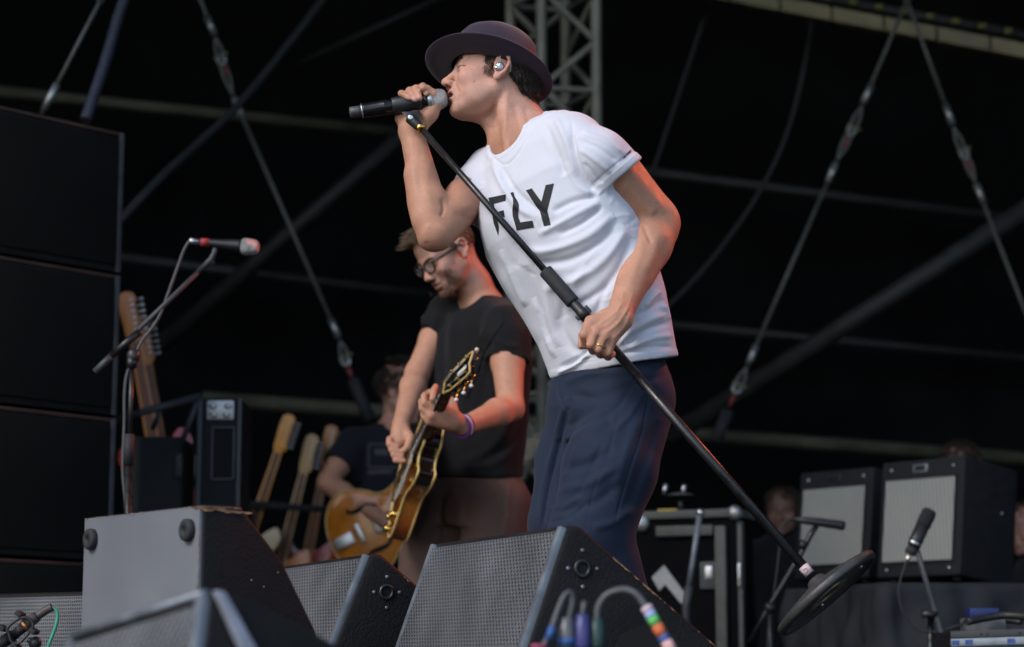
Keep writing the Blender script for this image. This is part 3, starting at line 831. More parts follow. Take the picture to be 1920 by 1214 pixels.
TF += [([(1044, 708), (1046, 735), (1058, 762), (1066, 772)], 2.4, -.0035), ([(1225, 700), (1205, 800), (1175, 900), (1150, 990)], 2.4, -.0022), ([(1060, 772), (1046, 840), (1026, 920), (1016, 990)], 2.4, -.0030),
       ([(1078, 706), (1130, 690), (1200, 680), (1268, 678)], 3, -.0020), ([(1100, 800), (1078, 850), (1055, 900)], 6, .0035), ([(1130, 830), (1105, 880), (1080, 940)], 6, -.0035), ([(1185, 720), (1160, 760), (1120, 790)], 6, -.0035), ([(1210, 730), (1180, 780), (1150, 810)], 7, .004), ([(1090, 930), (1060, 950), (1030, 955)], 5, .004), ([(1095, 950), (1065, 972), (1030, 980)], 5, -.004)]
Vt = folds(Vt, Ft, [(p_, w_ * .9, a_ * .95) for p_, w_, a_ in TF])
Vt += vnormals(Vt, Ft) * (.0012 * cheap_noise(Vt, 22, 8) + .0005 * cheap_noise(Vt, 55, 9))[:, None]
sdf_object('trousers', Vt, Ft, M['navy'], singer)
# shoes
for an, toe in ((anL, Vector((-.17, -.09, 0))), (anR, Vector((-.19, -.04, 0)))):
    u_ = Sdf((an.x - .3, an.y - .3, -.02), (an.x + .16, an.y + .2, .16), .005)
    b_ = Vector((an.x, an.y, .05))
    u_.chain([b_ + Vector((.05, .02, 0)), b_ + toe * .55, b_ + toe], [.045, .046, .034], .02)
    u_.cone(b_, b_ + Vector((0, 0, .06)), .045, .042, .02)
    u_.cut((0, 0, .001), (0, 0, -1))
    Vh, Fh = u_.mesh(1); sdf_object('shoe', Vh, Fh, M['shoe'], singer)

# hat
HF = Frame(HS(.018, 0, .014), 2, 16.5, 20, 1.05)
hat_v, hat_f = [], []; n = 72
def ring(a, b, zf, cx=0.0):
    o_ = len(hat_v)
    for k in range(n):
        an = 2 * math.pi * k / n; x, y = a * math.cos(an), b * math.sin(an)
        hat_v.append(tuple(HF(x + cx, y, zf(math.cos(an), math.sin(an)))))
    return o_
brimz = lambda t: (lambda c, s_: t * (.003 * s_ * s_ + .004 * (1 - c) - .003 * max(c, 0)) )
rings = [ring(.088, .074, lambda c, s_: -.004), ring(.099, .083, lambda c, s_: -.006), ring(.118, .101, brimz(.25)), ring(.136, .119, brimz(.55)), ring(.151, .134, brimz(1.0)),
         ring(.1525, .1355, lambda c, s_: brimz(1.0)(c, s_) + .0016), ring(.151, .134, lambda c, s_: brimz(1.0)(c, s_) + .0036),
         ring(.136, .119, lambda c, s_: brimz(.55)(c, s_) + .0036), ring(.118, .101, lambda c, s_: brimz(.25)(c, s_) + .0036), ring(.105, .088, lambda c, s_: .0040)]
cr = [(.1035, .0865, .010), (.1025, .0855, .03), (.099, .082, .056), (.094, .0765, .082), (.086, .069, .101), (.074, .058, .113), (.056, .042, .119), (.035, .026, .121), (.012, .008, .121)]
for i, (a, b, z) in enumerate(cr):
    t_ = i / (len(cr) - 1)
    def zf(c, s_, z=z, t_=t_, a=a):
        tear = max(0, t_ - .45) / .55
        pinch = .010 * tear * math.exp(-((abs(s_) - .75) / .45) ** 2) * (0.4 + .6 * max(c, 0))
        return z - (.026 * max(0, t_ - .68) / .32) - pinch - .010 * t_ * max(0, c) ** 2
    rings.append(ring(a, b * (1 - .10 * t_), zf, -.004 * t_))
for i in range(len(rings) - 1):
    for k in range(n):
        k2 = (k + 1) % n; hat_f.append((rings[i] + k, rings[i] + k2, rings[i + 1] + k2, rings[i + 1] + k))
hat_f.append(tuple(rings[-1] + k for k in range(n)))
mb = MB(); mb._add(hat_v, hat_f, True)
hat = mb.build('hat', M['felt'], singer)
hat['label'] = 'dark aubergine felt hat with an upturned brim'
# hair: curls under the brim, sideburn
random.seed(4); strands = []
def curl(p, d, L, r, amp, turns, ph):
    d = d.normalized(); a = d.orthogonal().normalized(); b = d.cross(a); pts = []
    for i in range(9):
        t_ = i / 8
        pts.append(p + d * (L * t_) + (a * math.cos(ph + turns * 6.28 * t_) + b * math.sin(ph + turns * 6.28 * t_)) * amp * (.3 + t_))
    strands.append((pts, r, r * .35))
for i in range(3200):
    an = random.uniform(-1.4, 1.4); z = random.uniform(-.066, .055)
    low = -.010 - .054 * math.cos(an) ** 2                      # nape line rises towards the ears
    if z < low: continue
    rad = .100 - max(0, -z) * .30
    x = -.006 - rad * math.cos(an); y = .079 * math.sin(an) * (1 - max(0, -z) * 1.2)
    if y > 0 and x > -.036: continue
    p = HS(x, y, z); out = (HS.R @ Vector((-math.cos(an), math.sin(an), -.3))).normalized()
    tan = (HS.R @ Vector((-math.sin(an) * .35 - .30, -.2, -.85))).normalized()
    d = tan + out * random.uniform(.10, .40); L_ = random.uniform(.020, .038) * (.5 if z < low + .014 else 1)
    ph = (z * 170 + an * 7)                                     # neighbouring strands wave together into locks
    curl(p - out * .003, d, L_, random.uniform(.0006, .0011), random.uniform(.0025, .0050), .75, ph + random.uniform(-.5, .5))
for i in range(170):       # temple and sideburn
    t_ = random.random(); x = .020 + random.uniform(-.018, .020) * (1 - t_ * .55) - .004 * t_; z = .040 - t_ * .062
    p = HS(x, .0735 - .10 * max(0, x - .02) - .004 * t_, z)
    d = HS.R @ Vector((random.uniform(-.5, .25), .12, -1))
    curl(p, d, random.uniform(.010, .020) * (1.15 - .6 * t_), random.uniform(.0004, .0008), .0016, .6, random.uniform(0, 6.28))
for i in range(90):        # lock in front of the ear
    p = HS(random.uniform(.005, .026), .0775, random.uniform(.028, .045))
    d = HS.R @ Vector((random.uniform(-.9, .6), .25, random.uniform(-1, -.2)))
    curl(p, d, random.uniform(.012, .02), .0009, .004, .9, random.uniform(0, 6.28))
strand_mesh('hair', strands, M['hair_dark'], singer)
brow_lash(pickS, HS, singer, M['hair_dark'], 110)
# in-ear monitor
mb = MB(); c_ = HS(-.008, .083, -.004)
mb.sphere(c_, (.0105, .006, .0125), 14, 8, HS.R); mb.sphere(HS(-.002, .084, -.010), (.007, .005, .007), 12, 8, HS.R)
mb.build('earpiece', mat('clear silvered earpiece', (.55, .57, .6), .12, .75, .3, 220, .5, 300), singer)
mb = MB(); mb.tube(spline([HS(-.008, .088, .004), HS(-.004, .088, .018), HS(-.014, .086, .030), HS(-.030, .083, .018), HS(-.036, .078, -.01)], 5), .0011, 6)
mb.build('earpiece_wire', mat('clear wire', (.5, .45, .4), .3), singer)
# ring
mb = MB(); a_, b_ = mc[2].lerp(q(1124, 654, -.266), .78), q(1124, 654, -.266)
ax_ = (q(1124, 654, -.266) - mc[2]).normalized(); rg = R_(10.2); u_ = ax_.orthogonal().normalized(); v_ = ax_.cross(u_)
mb.tube([a_ + (u_ * math.cos(k * .2618) + v_ * math.sin(k * .2618)) * rg for k in range(25)], .0016, 6, False)
mb.build('ring', M['gold'], singer)

# ---------------------------------------------------------------- the guitarist
YG = 6.8
def G(px, py, d=0.0): return P(px, py, YG + d)
def Rg(px): return rr(px, YG)
M['tee_black'] = mat('washed black cotton', (0.010, 0.010, 0.0115), 0.9, 0, 0.12, 14, 0.15, 700, 0.12, sheen=0.08)
M['brown'] = mat('brown cotton twill', (0.088, 0.053, 0.042), 0.85, 0, 0.12, 20, 0.2, 600, 0.25, sheen=0.05)
M['hair_fair'] = mat('sandy brown hair', (0.13, 0.080, 0.045), 0.5, 0, 0.35, 60, 0, 1, 0.4)
guitarist = thing('person', 'guitarist in black t-shirt and glasses looking down at his guitar', 'person', (G(880, 1380).x, YG, 0))
HG = Frame(G(838, 476, .0), 34, -33, 4, 1.0)
gshL, gelL, gwrL = G(948, 612, -.13), G(957, 765, -.27), G(868, 800, -.47)
gshR, gelR, gwrR = G(838, 585, .16), G(783, 700, .03), G(752, 796, -.18)
g = Sdf((-.46, 6.18, .02), (.16, 7.2, 1.68), .0042)
sculpt_head(g, HG, mouth=0.0, nose=1.0)
g.chain([G(908, 578, .06), G(886, 532, .05), G(868, 500, .03)], [Rg(38), Rg(33), Rg(32)], .02)
g.cone(G(908, 590, .06), gshL, .06, .05, .03); g.cone(G(908, 590, .06), gshR, .06, .045, .03)
g.chain([G(905, 590, .06), G(895, 760, .04), G(890, 880, .03)], [.07, .08, .08], .03)
def arm2(sh, el, wr, r, k=.02):
    g.chain([sh, sh.lerp(el, .45), el], r[:3], k); g.chain([el, el.lerp(wr, .28), wr], [r[2], r[3], r[4]], k)
arm2(gshL, gelL, gwrL, [.052, .050, .040, .0425, .027])
g.ell(G(968, 772, -.26), (.018, .02, .018), None, .015)
arm2(gshR, gelR, gwrR, [.048, .046, .039, .0405, .0265])
def fing(pts, rs, k=.002, kj=.006):
    for i in range(len(pts) - 1): g.cone(pts[i], pts[i + 1], rs[i], rs[i + 1], k if i else kj)
# picking hand: fingers curled to the strings
g.chain([gwrR, G(752, 812, -.195), G(750, 828, -.205)], [Rg(15), Rg(18), Rg(17)], .01)
fr = [Rg(7.2), Rg(6.4), Rg(5.8), Rg(5.2)]
for i in range(4):
    o_ = i * 10.0; x_ = i * 4.0
    fing([G(746 + x_ * .5, 820 + o_ * .9, -.215), G(731 + x_, 824 + o_, -.225), G(730 + x_, 833 + o_, -.245), G(746 + x_, 838 + o_ * .9, -.250)], fr)
fing([G(760, 808, -.21), G(770, 822, -.23), G(765, 838, -.245), G(757, 846, -.250)], [Rg(9), Rg(8.2), Rg(7.2), Rg(6)])
# fretting hand: back of the hand low, fingers round the neck
g.chain([gwrL, G(850, 790, -.495), G(832, 778, -.510)], [Rg(15.5), Rg(18), Rg(18)], .012)
mcg = [G(824, 762, -.535), G(815, 771, -.540), G(808, 780, -.540), G(806, 790, -.530)]
for i, m_ in enumerate(mcg): g.cone(G(842 - i * 2, 780 + i * 5, -.510), m_, Rg(11), Rg(8), .01)
fing([mcg[0], G(812, 748, -.555), G(812, 734, -.540), G(817, 725, -.520)], fr)
fing([mcg[1], G(796, 756, -.550), G(795, 743, -.540), G(805, 735, -.520)], fr)
fing([mcg[2], G(792, 766, -.540), G(790, 753, -.530), G(800, 746, -.510)], fr)
fing([mcg[3], G(795, 782, -.530), G(793, 772, -.520), G(802, 764, -.505)], [x * .9 for x in fr])
fing([G(850, 775, -.510), G(848, 757, -.495), G(838, 744, -.485), G(832, 738, -.480)], [Rg(10), Rg(8.5), Rg(7.2), Rg(6.2)])
ghipL, gknL, ganL = G(935, 930, -.06), G(905, 1130, -.10), G(930, 1352, .0)
ghipR, gknR, ganR = G(850, 930, .08), G(790, 1130, .05), G(790, 1345, .10)
for hip, kn, an in ((ghipL, gknL, ganL), (ghipR, gknR, ganR)): g.chain([G(890, 880, .03), hip, kn, an], [.08, .07, .045, .035], .02)
V, F = g.mesh(1)
colr = np.tile(SKIN * 1.02, (len(V), 1)) * (1 + .04 * cheap_noise(V, 50, 13))[:, None]
colr = paint_face(colr, V, HG, lips=(.46, .17, .15), brow=(.12, .07, .045), stubble=(.20, .105, .065), flush=.5, beard=.6)
colr = hand_colour(colr, V, mcg + [G(731 + i * 4, 832 + i * 10, -.245) for i in range(4)], .011)
sdf_object('body', V, F, M['skin'], guitarist, colr)
pickG = face_picker(V, F)
# t-shirt
gside = Vector((.66, -.75, .03))
s = Sdf((-.30, 6.42, .70), (.16, 7.28, 1.52), .0048)
C = [G(895, 915, .02), G(894, 890, .02), G(896, 830, .02), G(900, 760, .02), G(905, 690, .03), G(906, 630, .04), G(905, 595, .05), G(906, 570, .06)]
s.loft(C, [.172, .172, .176, .180, .184, .180, .145, .09], [.118, .118, .122, .126, .128, .122, .10, .07], gside, .02, pw=2.3)
s.cone(G(910, 588, .05), gshL, .055, .064, .04); s.cone(G(905, 590, .06), gshR, .05, .056, .04)
for pts_, rs_, cc_, dn_ in (([gshL, G(950, 640, -.155), G(953, 695, -.19)], [.068, .070, .070], G(951, 676, -.17), Vector((-.12, -.1, -1))), ([gshR, G(812, 628, .115), G(793, 662, .08)], [.058, .060, .058], G(797, 628, .11), (gelR - gshR).normalized() + Vector((-.1, 0, -.2)))):
    sl_ = Sdf(s.lo, s.lo + (s.n - 1) * s.vox - s.vox * .5, s.vox); sl_.chain(pts_, rs_, .03); sl_.cut(cc_, dn_); s.merge(sl_, .022)
s.chain([G(880, 540, .045), G(888, 566, .02)], [.060, .050], .004, 'sub')
s.cut(G(895, 894, .02), Vector((0, .10, -1)))
Vs, Fs = s.mesh(1)
GF = [([(905, 670), (880, 720), (860, 790)], 9, .006), ([(915, 690), (900, 760), (890, 830)], 10, -.006), ([(985, 700), (960, 780), (920, 840), (870, 870)], 10, .006),
      ([(990, 760), (960, 830), (900, 870)], 10, -.006), ([(985, 820), (930, 866), (870, 880)], 8, .005), ([(820, 580), (812, 640), (815, 700)], 7, .006), ([(835, 585), (830, 650), (832, 720)], 7, -.006),
      ([(850, 590), (848, 660), (850, 730)], 7, .005), ([(908, 640), (930, 660), (960, 662)], 6, -.004), ([(912, 620), (940, 645), (975, 650)], 6, .004), ([(905, 640), (900, 680), (898, 700)], 6, -.006),
      ([(930, 575), (925, 620), (912, 660)], 5, -.005)]
Vs = folds(Vs, Fs, GF)
Vs += vnormals(Vs, Fs) * (.0022 * cheap_noise(Vs, 24, 15) + .001 * cheap_noise(Vs, 55, 16))[:, None]
gshirt = sdf_object('t_shirt', Vs, Fs, M['tee_black'], guitarist)
# trousers
t = Sdf((-.42, 6.44, .03), (.16, 7.28, 1.0), .005)
t.loft([G(888, 990, .02), G(892, 930, .02), G(894, 885, .02), G(894, 860, .02)], [.176, .166, .155, .14], [.128, .120, .108, .10], gside, .03, pw=2.3)
t.chain([G(935, 950, -.045), G(920, 1050, -.08), gknL, ganL + Vector((0, 0, .06))], [.105, .100, .088, .078], .03)
t.chain([G(848, 950, .06), G(812, 1050, .05), gknR, ganR + Vector((0, 0, .06))], [.105, .102, .09, .08], .02)
Vt, Ft = t.mesh(1)
TF = [([(830, 935), (825, 980), (822, 1040)], 6, -.010), ([(800, 935), (790, 960), (775, 975)], 8, -.006), ([(818, 965), (790, 1000), (762, 1020)], 9, .006), ([(825, 990), (795, 1010), (765, 1030)], 8, -.006),
      ([(860, 920), (835, 950), (828, 975)], 8, .006), ([(865, 925), (862, 1000), (858, 1060)], 8, .005), ([(930, 900), (945, 940), (950, 970)], 4, -.006), ([(955, 905), (950, 960), (945, 1010)], 6, .005)]
Vt = folds(Vt, Ft, TF); Vt += vnormals(Vt, Ft) * (.0024 * cheap_noise(Vt, 22, 18))[:, None]
sdf_object('trousers', Vt, Ft, M['brown'], guitarist)
M['shoe_black'] = mat('black leather', (.015, .014, .014), .45, 0, .2, 30)
for an, toe in ((ganL, Vector((-.12, -.15, 0))), (ganR, Vector((-.17, -.1, 0)))):
    u_ = Sdf((an.x - .3, an.y - .3, -.02), (an.x + .16, an.y + .2, .16), .006); b_ = Vector((an.x, an.y, .05))
    u_.chain([b_ + Vector((.05, .02, 0)), b_ + toe * .55, b_ + toe], [.045, .046, .034], .02); u_.cone(b_, b_ + Vector((0, 0, .06)), .045, .042, .02)
    u_.cut((0, 0, .001), (0, 0, -1)); Vh, Fh = u_.mesh(1); sdf_object('shoe', Vh, Fh, M['shoe_black'], guitarist)
# hair: short back and sides, swept quiff
random.seed(9); strands = []
for i in range(3000):
    u1, u2 = random.random(), random.random(); an = random.uniform(0, 6.283)
    z = random.uniform(-.045, .116); rad = math.sqrt(max(.02, 1 - ((z - .038) / .078) ** 2))
    x = -.008 + .099 * rad * math.cos(an); y = .0775 * rad * math.sin(an)
    if z < .06 and x > .028 + (z < .0) * -.05: continue
    if z < .02 and x > -.03: continue
    if x > .075 and z < .075: continue
    p = HG(x, y, z); nrm = (HG.R @ Vector((x / .0098, y / .006, (z - .038) / .0061))).normalized()
    if z > .055: d = HG.R @ Vector((.75, random.uniform(-.25, .25), .45)); L_ = random.uniform(.022, .045) * (1 + .5 * (x > .03))
    else: d = HG.R @ Vector((-.35, 0, -1)) + nrm * .35; L_ = random.uniform(.010, .018)
    d = d.normalized(); bend = HG.R @ Vector((.4, random.uniform(-.5, .5), -.5))
    strands.append(([p - nrm * .002, p + d * L_ * .5 + nrm * .003, p + d * L_ + bend * L_ * .25], .0016, .0006))
strand_mesh('hair', strands, M['hair_fair'], guitarist)
# short beard
strands = []
for i in range(1500):
    y = random.uniform(-.064, .064); z = random.uniform(-.116, -.030); a_ = abs(y)
    jaw = a_ > .040 and z < -.030 - (.062 - a_) * 1.2
    chin_ = a_ < .040 and z < -.084
    tash = a_ < .026 and -.0605 < z < -.051
    side = a_ > .030 and z < -.070
    if not (jaw or chin_ or tash or side): continue
    p, nr = pickG(HG, y, z)
    if HG.local(np.array([tuple(p)]))[0][0] < .018 or z < -.112: continue
    d = (HG.R @ Vector((.1, y * 4, -1)) + nr * .3).normalized(); strands.append(([p - nr * .001, p + d * .003 + nr * .001, p + d * .006], .0006, .0003))
strand_mesh('beard', strands, mat('reddish stubble', (.13, .068, .036), .6, 0, .3, 80), guitarist)
brow_lash(pickG, HG, guitarist, M['hair_fair'], 80)
# glasses
M['glass'] = mat('lens glass', (.9, .95, .95), .03, 0, 0, 1)
M['glass'].node_tree.nodes['Principled BSDF'].inputs['Transmission Weight'].default_value = 0.0
M['glass'].node_tree.nodes['Principled BSDF'].inputs['Alpha'].default_value = 0.10
M['tortoise'] = mat('dark tortoiseshell', (.02, .012, .008), .2, 0, .5, 90)
mb = MB()
for y in (-1, 1):
    pts = []
    for k in range(29):
        an = 2 * math.pi * k / 28; yy = .033 + .0235 * math.cos(an); pts.append(HG(.108 - abs(yy - .01) * .14, y * yy, -.005 + .0205 * math.sin(an)))
    mb.tube(pts, .0032, 8, False)
mb.tube([HG(.107, -.0095, -.001), HG(.111, 0, .002), HG(.107, .0095, -.001)], .0020, 8)
for y in (-1, 1): mb.tube([HG(.102, y * .0565, .004), HG(.096, y * .070, .006), HG(.03, y * .078, .008), HG(-.006, y * .080, .010), HG(-.024, y * .080, -.008)], [.0042, .0046, .0040, .0034, .0024], 8)
gl = mb.build('glasses', M['tortoise'], guitarist); gl['label'] = 'round dark-rimmed glasses'
for y in (-1, 1):
    mb = MB(); v_ = [HG(.108 - abs(.033 - .01) * .14 + .001, y * .033, -.005)]
    for k in range(28):
        an = 2 * math.pi * k / 28; yy = .033 + .0225 * math.cos(an); v_.append(HG(.108 - abs(yy - .01) * .14, y * yy, -.005 + .0195 * math.sin(an)))
    mb._add(v_, [(0, 1 + k, 1 + (k + 1) % 28) for k in range(28)], True); mb.build('lens', M['glass'], gl)
# woven wristband
wb = gwrL + Vector((0, 0, 0)); wax = (G(850, 790, -.495) - gelL).normalized(); u_ = wax.orthogonal().normalized(); v_ = wax.cross(u_)
mb = MB()
for i in range(3):
    c_ = wb + wax * (i - 1) * .008
    mb.tube([c_ + (u_ * math.cos(k * .2618) + v_ * math.sin(k * .2618)) * (.0335) for k in range(25)], .0045, 6, False, mi=i % 2)
mb.build('wristband', [mat('purple cotton', (.13, .03, .2), .8, 0, .3, 120), mat('white cotton', (.6, .55, .55), .8, 0, .3, 120)], guitarist)['label'] = 'purple and white striped woven wristband'
# strap
decal('guitar_strap', [[(926, 590), (944, 604), (915, 650), (893, 700), (876, 745), (856, 738), (872, 690), (896, 640)]], gshirt, mat('black woven strap', (.014, .014, .015), .9, 0, .2, 40, .2, 300, .1), guitarist, 6, .004)

# ---------------------------------------------------------------- his guitar
A = Vector((.27, -.86, .41)).normalized()
Nn = Vector((-1.0, .02, .12)); Nn = (Nn - A * Nn.dot(A)).normalized(); Bn = A.cross(Nn)
if Bn.z > 0: Bn = -Bn
GO = G(736, 945, -.02)                      # tail end
def gp(a, b, n_=0.0): return GO + A * a + Bn * b + Nn * n_
guitar = thing('electric_guitar', 'sunburst solid-body electric guitar with cream binding and gold hardware', 'guitar', GO)
outl = [(0, 0), (.003, -.05), (.018, -.105), (.05, -.148), (.095, -.166), (.145, -.155), (.185, -.128), (.225, -.112), (.265, -.115), (.305, -.128), (.345, -.132), (.385, -.118), (.415, -.085), (.432, -.045), (.436, -.012),
        (.436, .028), (.398, .040), (.385, .055), (.392, .082), (.412, .108), (.418, .122), (.405, .132), (.375, .136), (.335, .130), (.295, .118), (.25, .110), (.215, .115), (.175, .135), (.13, .158), (.085, .165), (.045, .148), (.015, .105), (.003, .05)]
op = [(p.x, p.y) for p in spline([Vector((a, b, 0)) for a, b in outl + outl[:1]], 4)][:-1]
M['burst'] = bpy.data.materials.new('sunburst lacquer'); M['burst'].use_nodes = True
def burst_mat(m, edge, mid, centre, o_, ax_, rad):
    t_ = m.node_tree; b = t_.nodes['Principled BSDF']; b.inputs['Roughness'].default_value = .18; b.inputs['Coat Weight'].default_value = .6
    ge = t_.nodes.new('ShaderNodeNewGeometry'); vm = t_.nodes.new('ShaderNodeVectorMath'); vm.operation = 'DISTANCE'
    vm.inputs[1].default_value = tuple(o_); t_.links.new(ge.outputs['Position'], vm.inputs[0])
    nz = t_.nodes.new('ShaderNodeTexNoise'); nz.inputs['Scale'].default_value = 30
    ad = t_.nodes.new('ShaderNodeMath'); ad.operation = 'MULTIPLY_ADD'; ad.inputs[1].default_value = .04; t_.links.new(nz.outputs['Fac'], ad.inputs[0]); t_.links.new(vm.outputs['Value'], ad.inputs[2])
    mr = t_.nodes.new('ShaderNodeMapRange'); mr.inputs['From Max'].default_value = rad; t_.links.new(ad.outputs[0], mr.inputs['Value'])
    rp = t_.nodes.new('ShaderNodeValToRGB'); rp.color_ramp.elements[0].color = (*centre, 1); rp.color_ramp.elements[1].color = (*edge, 1)
    e_ = rp.color_ramp.elements.new(.55); e_.color = (*mid, 1)
    t_.links.new(mr.outputs['Result'], rp.inputs['Fac']); t_.links.new(rp.outputs['Color'], b.inputs['Base Color'])
burst_mat(M['burst'], (.012, .006, .004), (.30, .06, .008), (.62, .23, .03), gp(.20, .10, -.02), A, .20)
th = .052
mb = MB(); mb.prism([gp(a, b, 0) for a, b in op], None, -Nn * th); gbody = mb.build('body', M['burst'], guitar)
M['binding'] = mat('aged cream binding', (.62, .44, .16), .35, 0, .1, 60)
for off in (0.0, -th):
    mb = MB(); mb.tube([gp(a, b, off) for a, b in op + op[:1]], .0042, 6, False); mb.build('binding', M['binding'], gbody)
M['ebony'] = mat('ebony', (.02, .014, .01), .4, 0, .3, 60)
mb = MB(); mb.hexa([gp(.30, -.027, .012), gp(.30, .027, .012), gp(.70, .021, .016), gp(.70, -.021, .016), gp(.30, -.027, .006), gp(.30, .027, .006), gp(.70, .021, .010), gp(.70, -.021, .010)]); mb.build('fingerboard', M['ebony'], guitar)
for k in range(20):
    a_ = .70 - .39 * (1 - 2 ** (-(k + 1) / 12)) / (1 - 2 ** (-21 / 12))
    mb = MB(); mb.tube([gp(a_, -.024, .0165), gp(a_, .024, .0165)], .001, 5); mb.build('fret', M['steel'], guitar)
mb = MB(); mb.tube([gp(.39, 0, -.010), gp(.46, 0, -.002), gp(.70, 0, -.001)], [.026, .022, .019], 14); mb.build('neck', mat('dark mahogany', (.06, .02, .01), .3, 0, .2, 40), guitar)
# headstock, tilted back
Hd = (A * .97 - Nn * .24).normalized(); Hn = (Nn - Hd * Nn.dot(Hd)).normalized(); ho = gp(.70, 0, .010)
def hp(a, b, n_=0.0): return ho + Hd * a + Bn * b + Hn * n_
hs = [(a * .9, b * .9) for a, b in [(0, -.023), (.03, -.030), (.05, -.038), (.165, -.045), (.185, -.040), (.178, -.015), (.170, 0), (.178, .015), (.185, .040), (.165, .045), (.05, .038), (.03, .030), (0, .023)]]
mb = MB(); mb.prism([hp(a, b, 0) for a, b in hs], None, -Hn * .015); head = mb.build('headstock', M['gloss_black'], guitar)
mb = MB(); mb.tube([hp(a, b, 0) for a, b in hs + hs[:1]], .0030, 6, False); mb.build('binding', M['binding'], head)
M['pearl'] = mat('pearl button', (.75, .75, .68), .25, 0, .1, 80)
for sd_ in (-1, 1):
    for k in range(3):
        a_ = .055 + k * .045
        mb = MB(); mb.lathe([(.004, 0), (.004, .012), (.0025, .013)], hp(a_, sd_ * .026, 0), Hn, 10); mb.lathe([(.009, -.018), (.009, -.026)], hp(a_, sd_ * .030, 0), Hn, 12)
        mb.tube([hp(a_, sd_ * .036, -.020), hp(a_, sd_ * .058, -.020)], .0028, 8); pg = mb.build('tuning_peg', M['gold'], head)
        mb = MB(); mb.sphere(hp(a_, sd_ * .064, -.020), (.0062, .0062, .0062), 10, 8); mb.build('button', M['pearl'], pg)
mb = MB(); mb.box(hp(.11, 0, .001), (.05, .012, .001), Matrix((Hd, Bn, Hn)).transposed()); mb.build('inlay', M['pearl'], head)
# hardware on the top
RA = Matrix((A, Bn, Nn)).transposed()
for a_ in (.285, .195):
    mb = MB(); mb.box(gp(a_, 0, .010), (.038, .070, .018), RA); mb.build('pickup', M['gold'], guitar, bevel=.004)
mb = MB(); mb.box(gp(.135, 0, .012), (.018, .082, .012), RA); mb.lathe([(.006, 0), (.006, .012)], gp(.135, -.037, 0), Nn, 10); mb.lathe([(.006, 0), (.006, .012)], gp(.135, .037, 0), Nn, 10); mb.build('bridge', M['gold'], guitar, bevel=.002)
mb = MB(); mb.box(gp(.09, 0, .012), (.020, .088, .012), RA); mb.build('tailpiece', M['gold'], guitar, bevel=.004)
M['pickguard'] = mat('aged pickguard', (.35, .36, .33), .25, 0, .1, 40)
mb = MB(); mb.prism([gp(a, b, .016) for a, b in ((.36, .030), (.36, .06), (.25, .105), (.15, .085), (.15, .052), (.30, .040))], None, Nn * .003); mb.build('pickguard', M['pickguard'], guitar)
for a_, b_ in ((.11, .105), (.06, .085), (.15, .125), (.055, .125)):
    mb = MB(); mb.lathe([(.013, 0), (.013, .004), (.0105, .016), (.009, .019)], gp(a_, b_, .001), Nn, 16); mb.build('knob', M['gold'], guitar)
for k in range(6):
    b_ = -.024 + k * .0096
    mb = MB(); mb.tube([gp(.09, b_, .019), gp(.135, b_, .0215), gp(.70, b_ * .75, .020), hp(.06 + .04 * (k % 3), (1 if k > 2 else -1) * .024, .006)], .0006, 5); mb.build('string', M['steel'], guitar)

# ---------------------------------------------------------------- the musician at the back
YB = 9.5
def Bq(px, py, d=0.0): return P(px, py, YB + d)
def Rb_(px): return rr(px, YB)
M['tee_navy'] = mat('faded navy cotton', (0.014, 0.015, 0.021), 0.9, 0, 0.12, 14, 0.1, 500, 0.12, sheen=0.05)
bassist = thing('person', 'dark-haired musician in navy t-shirt playing an orange hollow-body guitar', 'person', (Bq(730, 1330).x, YB, 0))
HB = Frame(Bq(754, 733, .0), 165, -14, 0, 1.12)
g = Sdf((-.98, 8.95, .02), (-.22, 9.95, 1.62), .006)
sculpt_head(g, HB)
g.chain([Bq(742, 800, .03), Bq(744, 760, .02)], [.062, .058], .02)
bsR, beR, bwR = Bq(662, 832, -.02), Bq(614, 906, -.14), Bq(708, 968, -.30)
bsL, beL = Bq(812, 832, .04), Bq(850, 920, -.10)
g.cone(Bq(740, 815, .03), bsR, .065, .055, .03); g.cone(Bq(740, 815, .03), bsL, .065, .055, .03)
g.chain([bsR, bsR.lerp(beR, .5), beR], [.056, .052, .043], .02); g.chain([beR, beR.lerp(bwR, .3), bwR], [.043, .046, .031], .02)
g.chain([bsL, beL, Bq(835, 900, -.35)], [.055, .043, .030], .02)
g.chain([bwR, Bq(724, 978, -.315), Bq(738, 984, -.325)], [.031, .036, .034], .012)
for i in range(4): g.chain([Bq(735 + i, 972 + i * 6, -.32), Bq(748, 976 + i * 7, -.335), Bq(752, 986 + i * 5, -.345)], [.012, .0105, .009], .005)
g.chain([Bq(722, 966, -.33), Bq(736, 962, -.345), Bq(746, 968, -.35)], [.013, .011, .009], .006)
g.chain([Bq(740, 815, .03), Bq(735, 930, .03), Bq(735, 1020, .03)], [.08, .09, .09], .03)
bh = [(Bq(705, 1040, .02), Bq(690, 1180, -.05), Bq(690, 1318, .02)), (Bq(770, 1040, .02), Bq(790, 1180, -.03), Bq(790, 1318, .04))]
for a_, b_, c_ in bh: g.chain([Bq(735, 1020, .03), a_, b_, c_], [.09, .08, .05, .04], .02)
V, F = g.mesh(1)
colr = np.tile(SKIN * .92, (len(V), 1)) * (1 + .04 * cheap_noise(V, 40, 23))[:, None]
colr = paint_face(colr, V, HB, brow=(.03, .02, .015))
sdf_object('body', V, F, M['skin'], bassist, colr)
s = Sdf((-.98, 9.05, .78), (-.22, 9.95, 1.46), .006)
bside = Vector((1, -.1, 0))
s.loft([Bq(735, 1045, .03), Bq(735, 960, .03), Bq(735, 880, .03), Bq(738, 830, .03), Bq(741, 800, .03)], [.185, .185, .192, .18, .09], [.125, .125, .13, .12, .08], bside, .03, pw=2.3)
